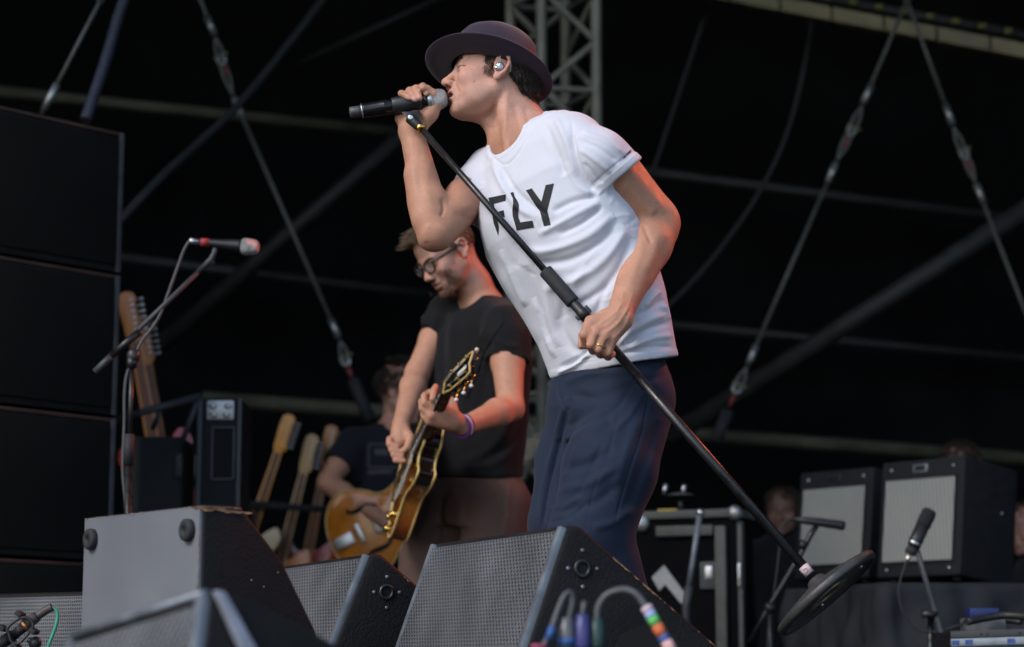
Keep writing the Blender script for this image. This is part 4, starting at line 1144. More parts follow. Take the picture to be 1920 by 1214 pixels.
s.cone(Bq(741, 812, .03), bsR, .055, .068, .05); s.cone(Bq(741, 812, .03), bsL, .055, .068, .05)
for a_, b_ in ((bsR, beR), (bsL, beL)):
    e_ = a_.lerp(b_, .62); s.cone(a_, e_, .070, .074, .03)
    n_ = (b_ - a_).normalized(); c_ = a_.lerp(b_, .55)
    def f(X, Y, Z, c=c_, n=n_): return np.maximum(-((X - c.x) * n.x + (Y - c.y) * n.y + (Z - c.z) * n.z), np.sqrt((X - c.x) ** 2 + (Y - c.y) ** 2 + (Z - c.z) ** 2) - .14)
    s.apply(f, np.array(c_) - .14, np.array(c_) + .14, .002, 'sub')
    s.cone(a_.lerp(b_, .3), a_.lerp(b_, .7), .058, .062, .002, 'sub')
s.cone(Bq(743, 770, .02), Bq(741, 796, -.02), .066, .05, .004, 'sub')
Vs, Fs = s.mesh(1); Vs += vnormals(Vs, Fs) * (.004 * cheap_noise(Vs, 20, 25))[:, None]
bshirt = sdf_object('t_shirt', Vs, Fs, M['tee_navy'], bassist)
M['print_grey'] = mat('faded grey print', (.05, .05, .055), .8, 0, .4, 90)
def box_outline(x0, y0, x1, y1, w_): return [[(x0, y0), (x1, y0), (x1, y0 + w_), (x0, y0 + w_)], [(x0, y1 - w_), (x1, y1 - w_), (x1, y1), (x0, y1)], [(x0, y0 + w_), (x0 + w_, y0 + w_), (x0 + w_, y1 - w_), (x0, y1 - w_)], [(x1 - w_, y0 + w_), (x1, y0 + w_), (x1, y1 - w_), (x1 - w_, y1 - w_)]]
decal('shirt_print', box_outline(690, 832, 752, 878, 3) + [[(703, 842), (728, 842), (728, 854), (703, 854)], [(690, 882), (735, 880), (735, 888), (690, 890)]], bshirt, M['print_grey'], bshirt, 6, .003)
t = Sdf((-.95, 9.1, .03), (-.25, 9.95, .98), .007)
t.loft([Bq(735, 1090, .03), Bq(735, 1020, .03)], [.18, .165], [.13, .115], bside, .03)
for a_, b_, c_ in bh: t.chain([a_, b_, c_ + Vector((0, 0, .05))], [.11, .09, .08], .02)
Vt, Ft = t.mesh(1); sdf_object('trousers', Vt, Ft, M['tee_black'], bassist)
for a_, b_, c_ in bh:
    u_ = Sdf((c_.x - .2, c_.y - .35, -.02), (c_.x + .2, c_.y + .2, .16), .008); b2 = Vector((c_.x, c_.y, .05))
    u_.chain([b2 + Vector((0, .05, 0)), b2 + Vector((0, -.1, 0)), b2 + Vector((0, -.19, 0))], [.045, .046, .034], .02); u_.cone(b2, b2 + Vector((0, 0, .06)), .045, .042, .02)
    u_.cut((0, 0, .001), (0, 0, -1)); Vh, Fh = u_.mesh(1); sdf_object('shoe', Vh, Fh, M['shoe_black'], bassist)
random.seed(21); strands = []
for i in range(2200):
    an = random.uniform(0, 6.283); z = random.uniform(-.05, .116); rad = math.sqrt(max(.02, 1 - ((z - .038) / .080) ** 2))
    x = -.008 + .101 * rad * math.cos(an); y = .079 * rad * math.sin(an)
    if z < .045 and x > .03: continue
    if z < .012 and x > -.03: continue
    p = HB(x, y, z); nrm = (HB.R @ Vector((x / .0098, y / .006, (z - .038) / .0061))).normalized()
    d = (HB.R @ Vector((.3 if z > .06 else -.1, random.uniform(-.4, .4), -.7 if z < .08 else .1)) + nrm * .35).normalized(); L_ = random.uniform(.02, .045)
    strands.append(([p - nrm * .002, p + d * L_ * .5 + nrm * .004, p + d * L_], .0026, .001))
strand_mesh('hair', strands, M['hair_dark'], bassist)
# hollow-body guitar
bg_ = thing('hollow_guitar', 'honey orange hollow-body guitar with f-holes and a worn pale patch', 'guitar', Bq(695, 992, -.22))
bA = Vector((.86, -.12, .42)).normalized(); bN = Vector((.05, -1, .06)); bN = (bN - bA * bN.dot(bA)).normalized(); bB = bA.cross(bN)
if bB.z > 0: bB = -bB
bo = Bq(695, 992, -.27)
def bp_(a, b, n_=0.0): return bo + bA * a + bB * b + bN * n_
out2 = [(-.185, 0), (-.18, -.06), (-.155, -.13), (-.10, -.185), (-.03, -.195), (.04, -.165), (.09, -.125), (.14, -.12), (.20, -.138), (.245, -.125), (.265, -.085), (.25, -.05), (.255, -.02), (.255, .02), (.25, .05), (.265, .085), (.245, .125), (.20, .138), (.14, .12), (.09, .125), (.04, .165), (-.03, .195), (-.10, .185), (-.155, .13), (-.18, .06)]
o2 = [(p.x, p.y) for p in spline([Vector((a, b, 0)) for a, b in out2 + out2[:1]], 4)][:-1]
M['honey'] = mat('honey lacquer', (.50, .155, .012), .28, 0, .25, 9, 0, 1, .5, coat=.6, c2=(.62, .47, .33), mscale=7, thresh=.68)
mb = MB(); vs = []; n = len(o2)
for k, (sc_, h) in enumerate(((1, -.075), (1, 0), (.93, .006), (.75, .013), (.5, .018), (.2, .020))): vs += [bp_(a * sc_, b * sc_, h) for a, b in o2]
fs = [(k * n + i, k * n + (i + 1) % n, (k + 1) * n + (i + 1) % n, (k + 1) * n + i) for k in range(5) for i in range(n)] + [tuple(range(n)), tuple(5 * n + i for i in range(n))]
mb._add(vs, fs, True); bb = mb.build('body', M['honey'], bg_)
mb = MB(); mb.tube([bp_(a, b, .001) for a, b in o2 + o2[:1]], .004, 6, False); mb.build('binding', M['binding'], bb)
for sgn in (-1, 1):
    mb = MB(); pts = spline([bp_(-.055, sgn * .105, .020), bp_(-.03, sgn * .095, .021), bp_(.03, sgn * .098, .020), bp_(.06, sgn * .088, .020)], 5)
    mb.tube(pts, [.004 + .007 * math.sin(math.pi * i / (len(pts) - 1)) for i in range(len(pts))], 8)
    mb.sphere(bp_(-.055, sgn * .110, .019), .010, 10, 6); mb.sphere(bp_(.062, sgn * .083, .019), .010, 10, 6); mb.build('f_hole', mat('black void', (.004, .004, .004), .9), bb)
mb = MB(); mb.box(bp_(-.045, 0, .035), (.02, .085, .018), Matrix((bA, bB, bN)).transposed()); mb.build('bridge', M['steel'], bg_, bevel=.003)
mb = MB(); mb.box(bp_(-.125, 0, .028), (.09, .05, .010), Matrix((bA, bB, bN)).transposed()); mb.build('tailpiece', M['steel'], bg_, bevel=.003)
for a_, b_ in ((-.10, .115), (-.06, .135), (-.135, .085), (-.10, .15)):
    mb = MB(); mb.lathe([(.012, .012), (.012, .018), (.009, .03)], bp_(a_, b_, 0), bN, 14); mb.build('knob', M['satin_black'], bg_)
for a_ in (.04, .13):
    mb = MB(); mb.box(bp_(a_, 0, .022), (.038, .07, .02), Matrix((bA, bB, bN)).transposed()); mb.build('pickup', M['steel'], bg_, bevel=.004)
mb = MB(); mb.hexa([bp_(.16, -.028, .034), bp_(.16, .028, .034), bp_(.66, .021, .03), bp_(.66, -.021, .03), bp_(.16, -.028, .005), bp_(.16, .028, .005), bp_(.66, .021, .004), bp_(.66, -.021, .004)]); mb.build('neck', M['ebony'], bg_, bevel=.004)
mb = MB(); mb.prism([bp_(a, b, .02) for a, b in ((.66, -.022), (.70, -.04), (.84, -.045), (.85, 0), (.84, .045), (.70, .04), (.66, .022))], None, -bN * .016); mb.build('headstock', M['gloss_black'], bg_)

# ================================================================ the singer's microphone and stand
mt0, mt1 = q(655, 212, -.002), q(838, 184, .006)          # tail and grille end of the microphone
ax = (mt1 - mt0).normalized(); Lm = (mt1 - mt0).length
M['mic_black'] = mat('anodised black', (.011, .011, .012), .22, .3, .15, 40)
M['mesh_steel'] = mat('steel mesh', (.42, .43, .44), .4, .9, .5, 700, .9, 900)
mic = thing('microphone', 'black wireless handheld microphone in the singer\'s raised hand', 'microphone', mt0)
mb = MB(); mb.lathe([(.0, 0), (.0118, .0008), (.0138, .004), (.0140, .022), (.0140, .030)], mt0, ax, 28); mb.build('antenna_cap', mat('grey plastic cap', (.06, .06, .065), .5, 0, .2, 50), mic)
mb = MB(); mb.lathe([(.0140, .029), (.0182, .0295), (.0182, .0325), (.0165, .033)], mt0, ax, 32); mb.build('ring', M['steel'], mic)
mb = MB(); mb.lathe([(.0172, .0325), (.0176, .036), (.0180, .085), (.0182, .0855), (.0182, .0865), (.0180, .087), (.0185, .13), (.0190, .17), (.0215, .185), (.0235, .192)], mt0, ax, 36); mb.build('handle', M['mic_black'], mic)
hb = Lm - .045
mb = MB(); mb.lathe([(.0235, .190), (.0255, .192), (.0262, .196), (.0262, .200), (.0250, .203)], mt0, ax, 36); mb.build('grille_band', M['steel'], mic)
prof = [(.0225, Lm - .040), (.0245, Lm - .034), (.0255, Lm - .026), (.0250, Lm - .017), (.0230, Lm - .009), (.0190, Lm - .003), (.0110, Lm + .0005), (.0, Lm + .0015)]
prof[0] = (.0240, .202)
mb = MB(); mb.lathe(prof, mt0, ax, 36); gr = mb.build('grille', M['mesh_steel'], mic)

# stand: straight pole with weighted round base, tipped towards the audience
st0, st1 = q(778, 228, -.040), P(1532, 1092, 4.70)
sx = (st1 - st0).normalized(); SL = (st1 - st0).length
def sp(px):                       # point of the pole at a given photo column
    lo, hi = 0.0, 1.0
    for _ in range(40):
        m_ = (lo + hi) / 2; v = st0.lerp(st1, m_); x_ = project([tuple(v)])[0][0]
        if x_ < px: lo = m_
        else: hi = m_
    return st0.lerp(st1, lo)
stand = thing('microphone_stand', 'black straight microphone stand tipped over with its round base in the air', 'microphone stand', st1)
mb = MB(); mb.tube([sp(790), sp(1058)], .0078, 16); mb.build('upper_tube', M['black_metal'], stand)
mb = MB(); a_, b_ = sp(1022), sp(1075); d_ = (b_ - a_).normalized(); LL = (b_ - a_).length
mb.lathe([(.0085, 0), (.0162, .001), (.0168, .004), (.0168, LL - .004), (.0160, LL - .001), (.0085, LL)], a_, d_, 28); mb.build('grip_sleeve', M['rubber'], stand)
a_, b_ = sp(1074), sp(1100); LL = (b_ - a_).length
mb = MB(); mb.lathe([(.0118, 0), (.0122, .004), (.0122, LL * .55), (.0140, LL * .6), (.0140, LL)], a_, d_, 24); clutch = mb.build('clutch', M['satin_black'], stand)
mb = MB(); u_ = d_.cross(Vector((0, 1, 0))).normalized()
Rm = Matrix((u_, d_, u_.cross(d_))).transposed()
mb.box(a_ + d_ * LL * .72 + u_ * .013, (.014, .020, .014), Rm); mb.box(a_ + d_ * LL * .72 - u_ * .014, (.010, .014, .012), Rm)
mb.build('lever', M['satin_black'], clutch, bevel=.003)
mb = MB(); mb.tube([sp(1092), st1], .0112, 18); mb.build('lower_tube', M['black_metal'], stand)
mb = MB(); mb.tube([sp(1506), sp(1519)], .0119, 20); tape = mb.build('tape_label', mat('white tape', (.55, .42, .42), .7, 0, .1, 60), stand)
tape['label'] = 'white tape wrapped round the pole above the base'
# marking on the tape
mb = MB(); tp = sp(1513); uu = (Vector((0, 0, CAMZ)) - tp).normalized(); uu = (uu - sx * uu.dot(sx)).normalized(); vv = sx.cross(uu)
for da, db, la, lb in ((-.004, .002, .0012, .008), (0, -.002, .008, .0012), (.004, .001, .0012, .006)):
    c_ = tp + uu * .0121 + sx * da + vv * db
    mb.box(c_, (la, lb, .0006), Matrix((sx, vv, uu)).transposed())
mb.build('tape_marking', M['print_black'], tape)
# base
Rb = .136
mb = MB(); mb.lathe([(.013, -.012), (.020, -.008), (.024, .0), (.060, .006), (.100, .014), (Rb - .014, .019), (Rb - .004, .022), (Rb, .026), (Rb, .036), (Rb - .003, .040), (Rb - .010, .041), (Rb - .014, .038), (Rb - .018, .034), (.060, .032), (.055, .035), (.030, .035), (.026, .031), (.0, .031)], st1, sx, 72)
base = mb.build('base', mat('charcoal cast iron', (.045, .043, .042), .45, 0, .3, 14, .25, 120), stand)
mb = MB(); mb.lathe([(Rb - .004, .039), (Rb - .007, .0425), (Rb - .012, .042), (Rb - .014, .037)], st1, sx, 72, close=False); mb.build('rubber_ring', M['rubber'], base)
mb = MB(); mb.lathe([(.052, .0345), (.052, .0370), (.032, .0370), (.032, .0345)], st1, sx, 40, close=False); mb.build('underside_plate', mat('stained brass-toned metal', (.35, .29, .2), .4, .9, .4, 60), base)
u_ = sx.orthogonal().normalized(); v_ = sx.cross(u_)
for k in range(4):
    an = .6 + k * math.pi / 2; mb = MB(); mb.lathe([(.0048, .030), (.0048, .035), (.003, .037)], st1 + (u_ * math.cos(an) + v_ * math.sin(an)) * .098, sx, 12); mb.build('screw', M['steel'], base)
# clip
mb = MB(); cax = ax; cc = mt0 + ax * .142
w_ = Vector((0, -1, 0)); w_ = (w_ - cax * w_.dot(cax)).normalized(); uz = cax.cross(w_); uz = uz if uz.z > 0 else -uz
vs, fs = [], []; n = 20                                   # slotted sleeve, open at the top
for i, h in enumerate((-.038, -.034, .030, .034)):
    for rad in (.0192, .0228):
        for k in range(n):
            an = math.radians(-235 + 290 * k / (n - 1)); r__ = rad - (.0015 if i in (0, 3) and rad > .02 else 0)
            vs.append(cc + cax * h + (w_ * math.cos(an) + uz * math.sin(an)) * r__)
def vi(i, j, k): return (i * 2 + j) * n + k
for i in range(3):
    for k in range(n - 1):
        fs += [(vi(i, 1, k), vi(i, 1, k + 1), vi(i + 1, 1, k + 1), vi(i + 1, 1, k)), (vi(i, 0, k), vi(i + 1, 0, k), vi(i + 1, 0, k + 1), vi(i, 0, k + 1))]
    for k in (0, n - 1): fs.append((vi(i, 0, k), vi(i, 1, k), vi(i + 1, 1, k), vi(i + 1, 0, k)))
for i in (0, 3):
    for k in range(n - 1): fs.append((vi(i, 0, k), vi(i, 0, k + 1), vi(i, 1, k + 1), vi(i, 1, k)))
mb._add(vs, fs, True); clip = mb.build('clip', M['satin_black'], stand)
mb = MB(); tip = cc - uz * .023 - cax * .022; low = st0
a2 = q(757, 212, -.026); b2 = q(785, 212, -.026)
mb.hexa([q(752, 210, -.032), q(788, 208, -.032), q(786, 226, -.046), q(770, 228, -.046), q(752, 210, -.008), q(788, 208, -.008), q(786, 226, -.020), q(770, 228, -.020)])
mb.tube([q(768, 221, -.036), sp(789)], [.0135, .0120], 14); mb.build('clip_bracket', M['satin_black'], clip, bevel=.002)
mb = MB(); mb.lathe([(.0072, 0), (.0072, .003), (.0040, .0035)], q(770, 221, -.049), Vector((0, -1, 0)), 16); mb.build('pivot_screw', M['steel'], clip)
a_, b_ = sp(786), sp(791); mb = MB(); LL = (b_ - a_).length
mb.lathe([(.0115, 0), (.0128, .001), (.0128, LL), (.010, LL + .001)], a_, (b_ - a_), 20); mb.build('thread_collar', M['gold'], clip)

# ================================================================ stage wedges
M['wedge'] = mat('textured black wedge paint', (.012, .0115, .012), .68, 0, .35, 5, .55, 170, .2)
M['wedge_grey'] = mat('grey painted wedge base', (.150, .158, .175), .66, 0, .13, 3, .22, 30, .3)
M['trim'] = mat('rubbed steel edge', (.17, .19, .215), .45, .35, .3, 20)
M['grille'] = mat('grey powder-coated grille', (.165, .17, .18), .5, .2, .25, 6)
M['foamback'] = mat('black grille foam', (.006, .006, .0065), .95)
M['bare_wood'] = mat('bare chipped plywood', (.48, .27, .15), .8, 0, .3, 60)
def quad_pt(c4, u, v):
    a, b, c, d = c4; return (a * (1 - u) + b * u) * (1 - v) + (d * (1 - u) + c * u) * v
def grille(c4, nx, ny, name, parent, hole=.40):
    """perforated sheet over corners a,b (top), c,d (bottom)"""
    mb = MB(); V_, F_ = [], []; idx = {}
    nrm = ((c4[1] - c4[0]).cross(c4[3] - c4[0])).normalized()
    def vert(u, v, h=0.0):
        k = (round(u * nx * 24), round(v * ny * 24), h)
        if k not in idx: idx[k] = len(V_); V_.append(quad_pt(c4, u, v) + nrm * h)
        return idx[k]
    for j in range(ny):
        for i in range(-1 if j % 2 else 0, nx):
            sft = .5 if j % 2 else 0; u0, u1 = max(0, (i + sft) / nx), min(1, (i + 1 + sft) / nx); v0, v1 = j / ny, (j + 1) / ny
            uc, vc, du, dv = (u0 + u1) / 2, (v0 + v1) / 2, (u1 - u0), (v1 - v0)
            o = [vert(u0, v0), vert(uc, v0), vert(u1, v0), vert(u1, v1), vert(uc, v1), vert(u0, v1)]
            q_ = [vert(uc - du * hole * .72, vc - dv * hole * .75), vert(uc, vc - dv * hole * 1.15), vert(uc + du * hole * .72, vc - dv * hole * .75), vert(uc + du * hole * .72, vc + dv * hole * .75), vert(uc, vc + dv * hole * 1.15), vert(uc - du * hole * .72, vc + dv * hole * .75)]
            for k in range(6): F_.append((o[k], o[(k + 1) % 6], q_[(k + 1) % 6], q_[k]))
    mb._add(V_, F_, False); ob = mb.build(name, M['grille'], parent); ob['kind'] = 'stuff'
    md = ob.modifiers.new('thick', 'SOLIDIFY'); md.thickness = .0022; md.offset = -1
    return ob
def wedge(label, a, b, prof, gidx, nx, ny, cab_mat=None, socket=None, trim_w=.012, side_holes=True):
    """a, b: near and far end of the top edge; prof: outline in (outwards d, up z); gidx: which profile edge carries the grille"""
    w_ = (b - a); Lw = w_.length; w_ = w_ / Lw
    d_ = Vector((-w_.y, w_.x, 0)).normalized(); d_ = d_ if d_.x > 0 else -d_
    up = w_.cross(d_); up = up if up.z > 0 else -up
    t_ = thing('stage_monitor', label, 'stage monitor', a + up * prof[-1][1])
    pt = lambda k, e=0.0: a + d_ * prof[k][0] + up * prof[k][1] + w_ * e
    mb = MB(); mb.prism([pt(k) for k in range(len(prof))], None, w_ * Lw); cab = mb.build('cabinet', cab_mat or M['wedge'], t_, bevel=.012, seg=3)
    if gidx is not None:
        k0, k1 = gidx; e0, e1 = pt(k0), pt(k1); along = (e1 - e0); n_ = along.cross(w_).normalized()
        if n_.dot(d_) > 0: n_ = -n_
        ins = .022; al = along.normalized(); H_ = along.length
        def gq(u, v, h): return e0 + w_ * u + al * v + n_ * h
        c4 = [gq(ins, ins * .7, .007), gq(Lw - ins, ins * .7, .007), gq(Lw - ins, H_ - ins, .007), gq(ins, H_ - ins, .007)]
        mb = MB(); mb._add([p - n_ * .005 for p in c4], [(0, 1, 2, 3)], False); mb.build('foam', M['foamback'], cab)
        grille(c4, nx, ny, 'grille', t_)
        for u0, u1 in ((.003, ins - .001), (Lw - ins + .001, Lw - .003)):
            mb = MB(); c8 = [gq(u0, .004, 0), gq(u1, .004, 0), gq(u1, H_ - .004, 0), gq(u0, H_ - .004, 0)]; mb.hexa([p - n_ * .006 for p in c8] + [p + n_ * .010 for p in c8]); mb.build('edge_trim', M['trim'], t_, bevel=.004)
    return t_, cab, a, w_, d_, up
def zmatch(py_a, Ya, py_b): return Ya * (1250 - py_a) / (1250 - py_b)
def chips(cab, a, w_, d_, up, segs, seed):
    """bare-wood patches where the paint is knocked off along an edge; each seg: start, end, direction into the face, face normal, count, size"""
    random.seed(seed); mb = MB()
    for (p0, p1, inn, nr, cnt, r0, r1) in segs:
        e_ = (p1 - p0).normalized(); L_ = (p1 - p0).length
        for _ in range(cnt):
            c_ = p0 + e_ * random.uniform(0, L_) + nr * .0008; r_ = random.uniform(r0, r1); ln = r_ * random.uniform(1, 5); k = 5
            top = [c_ + e_ * (ln * (i / k * 2 - 1)) for i in range(k + 1)]
            bot = [c_ + e_ * (ln * (i / k * 2 - 1) * .95) + inn * (r_ * random.uniform(.15, 1.1) * math.sin(math.pi * (i + .4) / (k + .8))) for i in range(k + 1)]
            mb._add(top + bot, [(i, i + 1, k + 2 + i, k + 1 + i) for i in range(k)], False)
    o = mb.build('chipped_edge', M['bare_wood'], cab); o['kind'] = 'stuff'
    md = o.modifiers.new('t', 'SOLIDIFY'); md.thickness = .0012
    return o
# centre wedge
a = P(1062, 985, 4.25); b = P(814, 1020, zmatch(985, 4.25, 1020))
a.z = b.z = (a.z + b.z) / 2; za = a.z
prof = [(0, 0), (-.160, -.44), (-.165, -za + .003), (.56, -za + .003), (.56, -.41), (.335, -.232), (.03, .0)]
tC, cC, aC, wC, dC, uC = wedge('black stage monitor wedge with wide grille in front of the singer', a, b, prof, (0, 1), 42, 52)
_s = (dC * .305 - uC * .232).normalized(); _i = (-dC * .6 - uC * .8).normalized()
chips(cC, aC, wC, dC, uC, [(a + dC * .045 - uC * .018, a + dC * .33 - uC * .234, _i, -wC, 12, .001, .004), (a + dC * .34 - uC * .244, a + dC * .54 - uC * .402, _i, -wC, 14, .001, .004), (a - uC * .012 + wC * .02 - dC * .004, b - uC * .012 - dC * .004, -uC, -dC, 10, .001, .0025)], 3)
def socket(cab, a, w_, d_, up, dd, zz, sc_=1.0):
    c_ = a + d_ * dd + up * zz
    mb = MB(); mb.lathe([(.019 * sc_, -.002), (.019 * sc_, .003), (.013 * sc_, .0035), (.011 * sc_, .001), (.010 * sc_, -.01)], c_, -w_, 24); sk = mb.build('pole_socket', M['satin_black'], cab)
    for x_, z_ in ((.032, 0), (-.032, 0), (0, .036), (0, -.036)):
        mb = MB(); mb.lathe([(.004, -.001), (.004, .002), (.0018, .0025)], c_ + d_ * x_ * sc_ + up * z_ * sc_, -w_, 10); mb.build('screw', M['trim'], sk)
socket(cC, aC, wC, dC, uC, .035, -.085)
mb = MB(); pts = [aC + dC * x_ + uC * z_ - wC * .0015 for x_, z_ in ((.06, -.36), (.085, -.27), (.12, -.215), (.17, -.195), (.24, -.22), (.34, -.30), (.36, -.36))]
mb.prism(pts, None, -wC * .002); mb.build('handle_recess', M['foamback'], cC)
mb = MB(); mb.tube(spline([aC + dC * .10 + uC * -.31 - wC * .004, aC + dC * .18 + uC * -.275 - wC * .012, aC + dC * .28 + uC * -.31 - wC * .004], 6), .010, 10); mb.build('handle', M['satin_black'], cC)
# wedge behind it
a = P(692, 1038, 5.05); b = P(500, 1066, zmatch(1038, 5.05, 1066)); a.z = b.z = (a.z + b.z) / 2; za = a.z
prof = [(0, 0), (-.16, -.41), (-.165, -za + .003), (.5, -za + .003), (.5, -.36), (.30, -.21), (.03, 0)]
tB, cB, aB, wB, dB, uB = wedge('black stage monitor wedge half hidden behind a grey-bottomed one', a, b, prof, (0, 1), 38, 46)
socket(cB, aB, wB, dB, uB, .045, -.09)
chips(cB, aB, wB, dB, uB, [(a + dB * .04 - uB * .016, a + dB * .29 - uB * .21, -uB, -wB, 8, .001, .003)], 8)
# wedge stood on its end, grey base towards us
a = P(380, 945, 4.05); b = P(160, 970, zmatch(945, 4.05, 970)); a.z = b.z = (a.z + b.z) / 2; za = a.z
prof = [(0, 0), (0, -za + .003), (.30, -za + .003), (.30, -.33), (.262, -.232), (.185, -.105), (.088, .0)]
tA, cA, aA, wA, dA, uA = wedge('stage monitor wedge stood on end showing its grey base with rubber feet', a, b, prof, None, 1, 1)
LA = (b - a).length
mb = MB(); c4 = [aA + wA * .004 - dA * .0035 - uA * .004, aA + wA * (LA - .004) - dA * .0035 - uA * .004, aA + wA * (LA - .004) - dA * .0035 - uA * (za - .01), aA + wA * .004 - dA * .0035 - uA * (za - .01)]
mb.hexa(c4 + [p + dA * .010 for p in c4]); bp = mb.build('base_panel', M['wedge_grey'], tA, bevel=.002)
for wx, wz in ((.040, -.048), (LA - .042, -.048)):
    mb = MB(); mb.lathe([(.021, -.002), (.022, .006), (.021, .012), (.018, .014), (.007, .0145), (.0065, .008)], aA + wA * wx + uA * wz - dA * .003, -dA, 28); ft = mb.build('rubber_foot', M['rubber'], bp)
    mb = MB(); mb.lathe([(.005, 0), (.005, .0095)], aA + wA * wx + uA * wz - dA * .003, -dA, 12); mb.build('foot_screw', M['black_metal'], ft)
_o = aA - wA * .0002 - dA * .004
chips(cA, aA, wA, dA, uA, [(aA + dA * .003 - uA * .006, aA + dA * .022 - uA * .006, -uA, -wA, 9, .004, .010), (aA + dA * .050 - uA * .008, aA + dA * .084 - uA * .010, -uA, -wA, 14, .003, .008), (aA + dA * .006 - uA * .004, aA + dA * .086 - uA * .004, -uA, -wA, 20, .001, .003),
    (aA - dA * .0045 - uA * .004, aA + wA * LA - dA * .0045 - uA * .004, -uA, -dA, 30, .0005, .0016), (aA - dA * .0045 - uA * .01 + wA * .0035, aA - dA * .0045 - uA * .22 + wA * .0035, wA, -dA, 22, .0005, .0018)], 5)
random.seed(12); mb = MB()
for _ in range(16):
    p = aA + dA * random.uniform(.02, .2) - uA * random.uniform(.12, .35) - wA * .0005; mb.sphere(p, (.0014, .0010, .0016), 6, 4)
o = mb.build('paint_chip', M['bare_wood'], cA); o['kind'] = 'stuff'
# wedge at the far left
a = P(190, 1106, 5.6); b = P(-70, 1118, 5.9); a.z = b.z = (a.z + b.z) / 2; za = a.z
prof = [(0, 0), (-.10, -za + .06), (-.11, -za + .003), (.42, -za + .003), (.42, -.2), (.03, 0)]
wedge('low stage monitor wedge with fine grille beside the loudspeaker stack', a, b, prof, (0, 1), 60, 34)
# out-of-focus wedge nearest the pit
a = P(392, 1114, 2.75); b = P(132, 1196, 3.05); za = a.z
prof = [(0, 0), (-.03, -.17), (-.03, -.30), (.40, -.30), (.34, -.13), (.05, .003)]
tE, cE, aE, wE, dE, uE = wedge('blurred stage monitor wedge with pale worn edges at the lip of the stage', a, b, prof, (0, 1), 22, 16)
mb = MB(); c4 = [aE + dE * .004 + uE * .004, aE + dE * .018 + uE * .002, aE + dE * .078 - uE * .10, aE + dE * .052 - uE * .10]; mb.hexa([p - wE * .012 for p in c4] + [p + wE * .002 for p in c4]); mb.build('edge_trim', mat('pale worn edge', (.30, .31, .37), .5, .1, .2, 20), tE, bevel=.003)
mb = MB(); mb.tube([aE + uE * .002 + wE * .01, aE + wE * ((b - a).length - .01) + uE * .002], .006, 8); mb.build('edge_trim', M['trim'], tE)

# ================================================================ stage box, connectors and looms at the lip of the stage
YK = 3.25
def K(px, py, d=0.0): return P(px, py, YK + d)
M['tan'] = mat('tan tape', (.5, .28, .16), .7, 0, .2, 50); M['pink'] = mat('pink tape', (.35, .05, .12), .7, 0, .2, 50); M['blue_tape'] = mat('blue tape', (.025, .09, .28), .6, 0, .15, 50)
M['violet'] = mat('violet plastic', (.045, .045, .17), .45, 0, .15, 40); M['grey_plug'] = mat('grey connector shell', (.13, .13, .135), .45, .2, .2, 40); M['dk_green'] = mat('dark green connector shell', (.02, .05, .045), .45, .1, .2, 40)
M['cable'] = mat('black cable', (.022, .022, .023), .5, 0, .2, 60); M['grey_cable'] = mat('grey cable', (.07, .072, .076), .5, 0, .2, 60)
zt = K(1080, 1216).z
mb = MB(); mb.box((K(1080, 1216).x, YK + .03, zt / 2 - .001), (.26, .20, zt - .004)); sb = mb.build('stage_box', M['black_metal'], bevel=.006); tag(sb, 'low black stage box with plugged connectors in front of the centre wedge', 'stage box')
def plug(label, px, y0, y1, d, r_, m_, ring=None, boot=None):
    p0 = K(px, 1214, d); p0.z = zt; p1 = K(px, y0, d); t_ = thing('cable_plug', label, 'connector', p0)
    L_ = (p1 - p0).length; ax_ = (p1 - p0).normalized()
    mb = MB(); mb.lathe([(r_ * .92, 0), (r_, .003), (r_, L_ * .75), (r_ * .85, L_ * .8), (r_ * .8, L_ * .97), (r_ * .5, L_)], p0, ax_, 24); mb.build('shell', m_, t_)
    if ring: mb = MB(); mb.lathe([(r_ * 1.06, 0), (r_ * 1.06, .012)], p0 + ax_ * .004, ax_, 24); mb.build('colour_ring', ring, t_)
    return t_, p1
tp1, e1 = plug('grey connector with a blue ring plugged into the stage box', 1062, 1158, 0, 0, .0125, M['grey_plug'], M['blue_tape'])
tp2, e2 = plug('violet-shelled connector on the stage box', 1092, 1152, 0, .0, .0120, M['violet'])
tp3, e3 = plug('dark green connector at the end of the taped cable', 1119, 1160, 0, .01, .0125, M['dk_green'])
mb = MB(); mb.tube(spline([K(1012, 1222, -.02), K(1030, 1190, -.02), K(1044, 1150, -.01), K(1058, 1118, -.005), K(1070, 1112, 0), K(1073, 1130, 0), K(1066, 1162, 0)], 7), .0044, 10); c1 = mb.build('loop_cable', M['grey_cable']); tag(c1, 'short black cable looping over the grey connector', 'cable')
mb = MB(); mb.tube([K(1028, 1200, -.021), K(1036, 1176, -.0185)], .0062, 12); mb.build('tape', M['blue_tape'], c1)
mb = MB(); mb.tube(spline([e2 + Vector((0, 0, -.006)), K(1094, 1140, 0), K(1096, 1130, .004)], 4), .0044, 10); mb.build('cable_boot', M['grey_cable'], tp2)
mb = MB(); mb.tube(spline([K(1119, 1164, .01), K(1122, 1138, .01), K(1138, 1116, .008), K(1168, 1106, .005), K(1192, 1114, 0), K(1212, 1140, -.005), K(1232, 1175, -.01), K(1262, 1226, -.02)], 8), .0054, 12); c2 = mb.build('loom_cable', M['grey_cable']); tag(c2, 'arching black cable banded with coloured tape', 'cable')
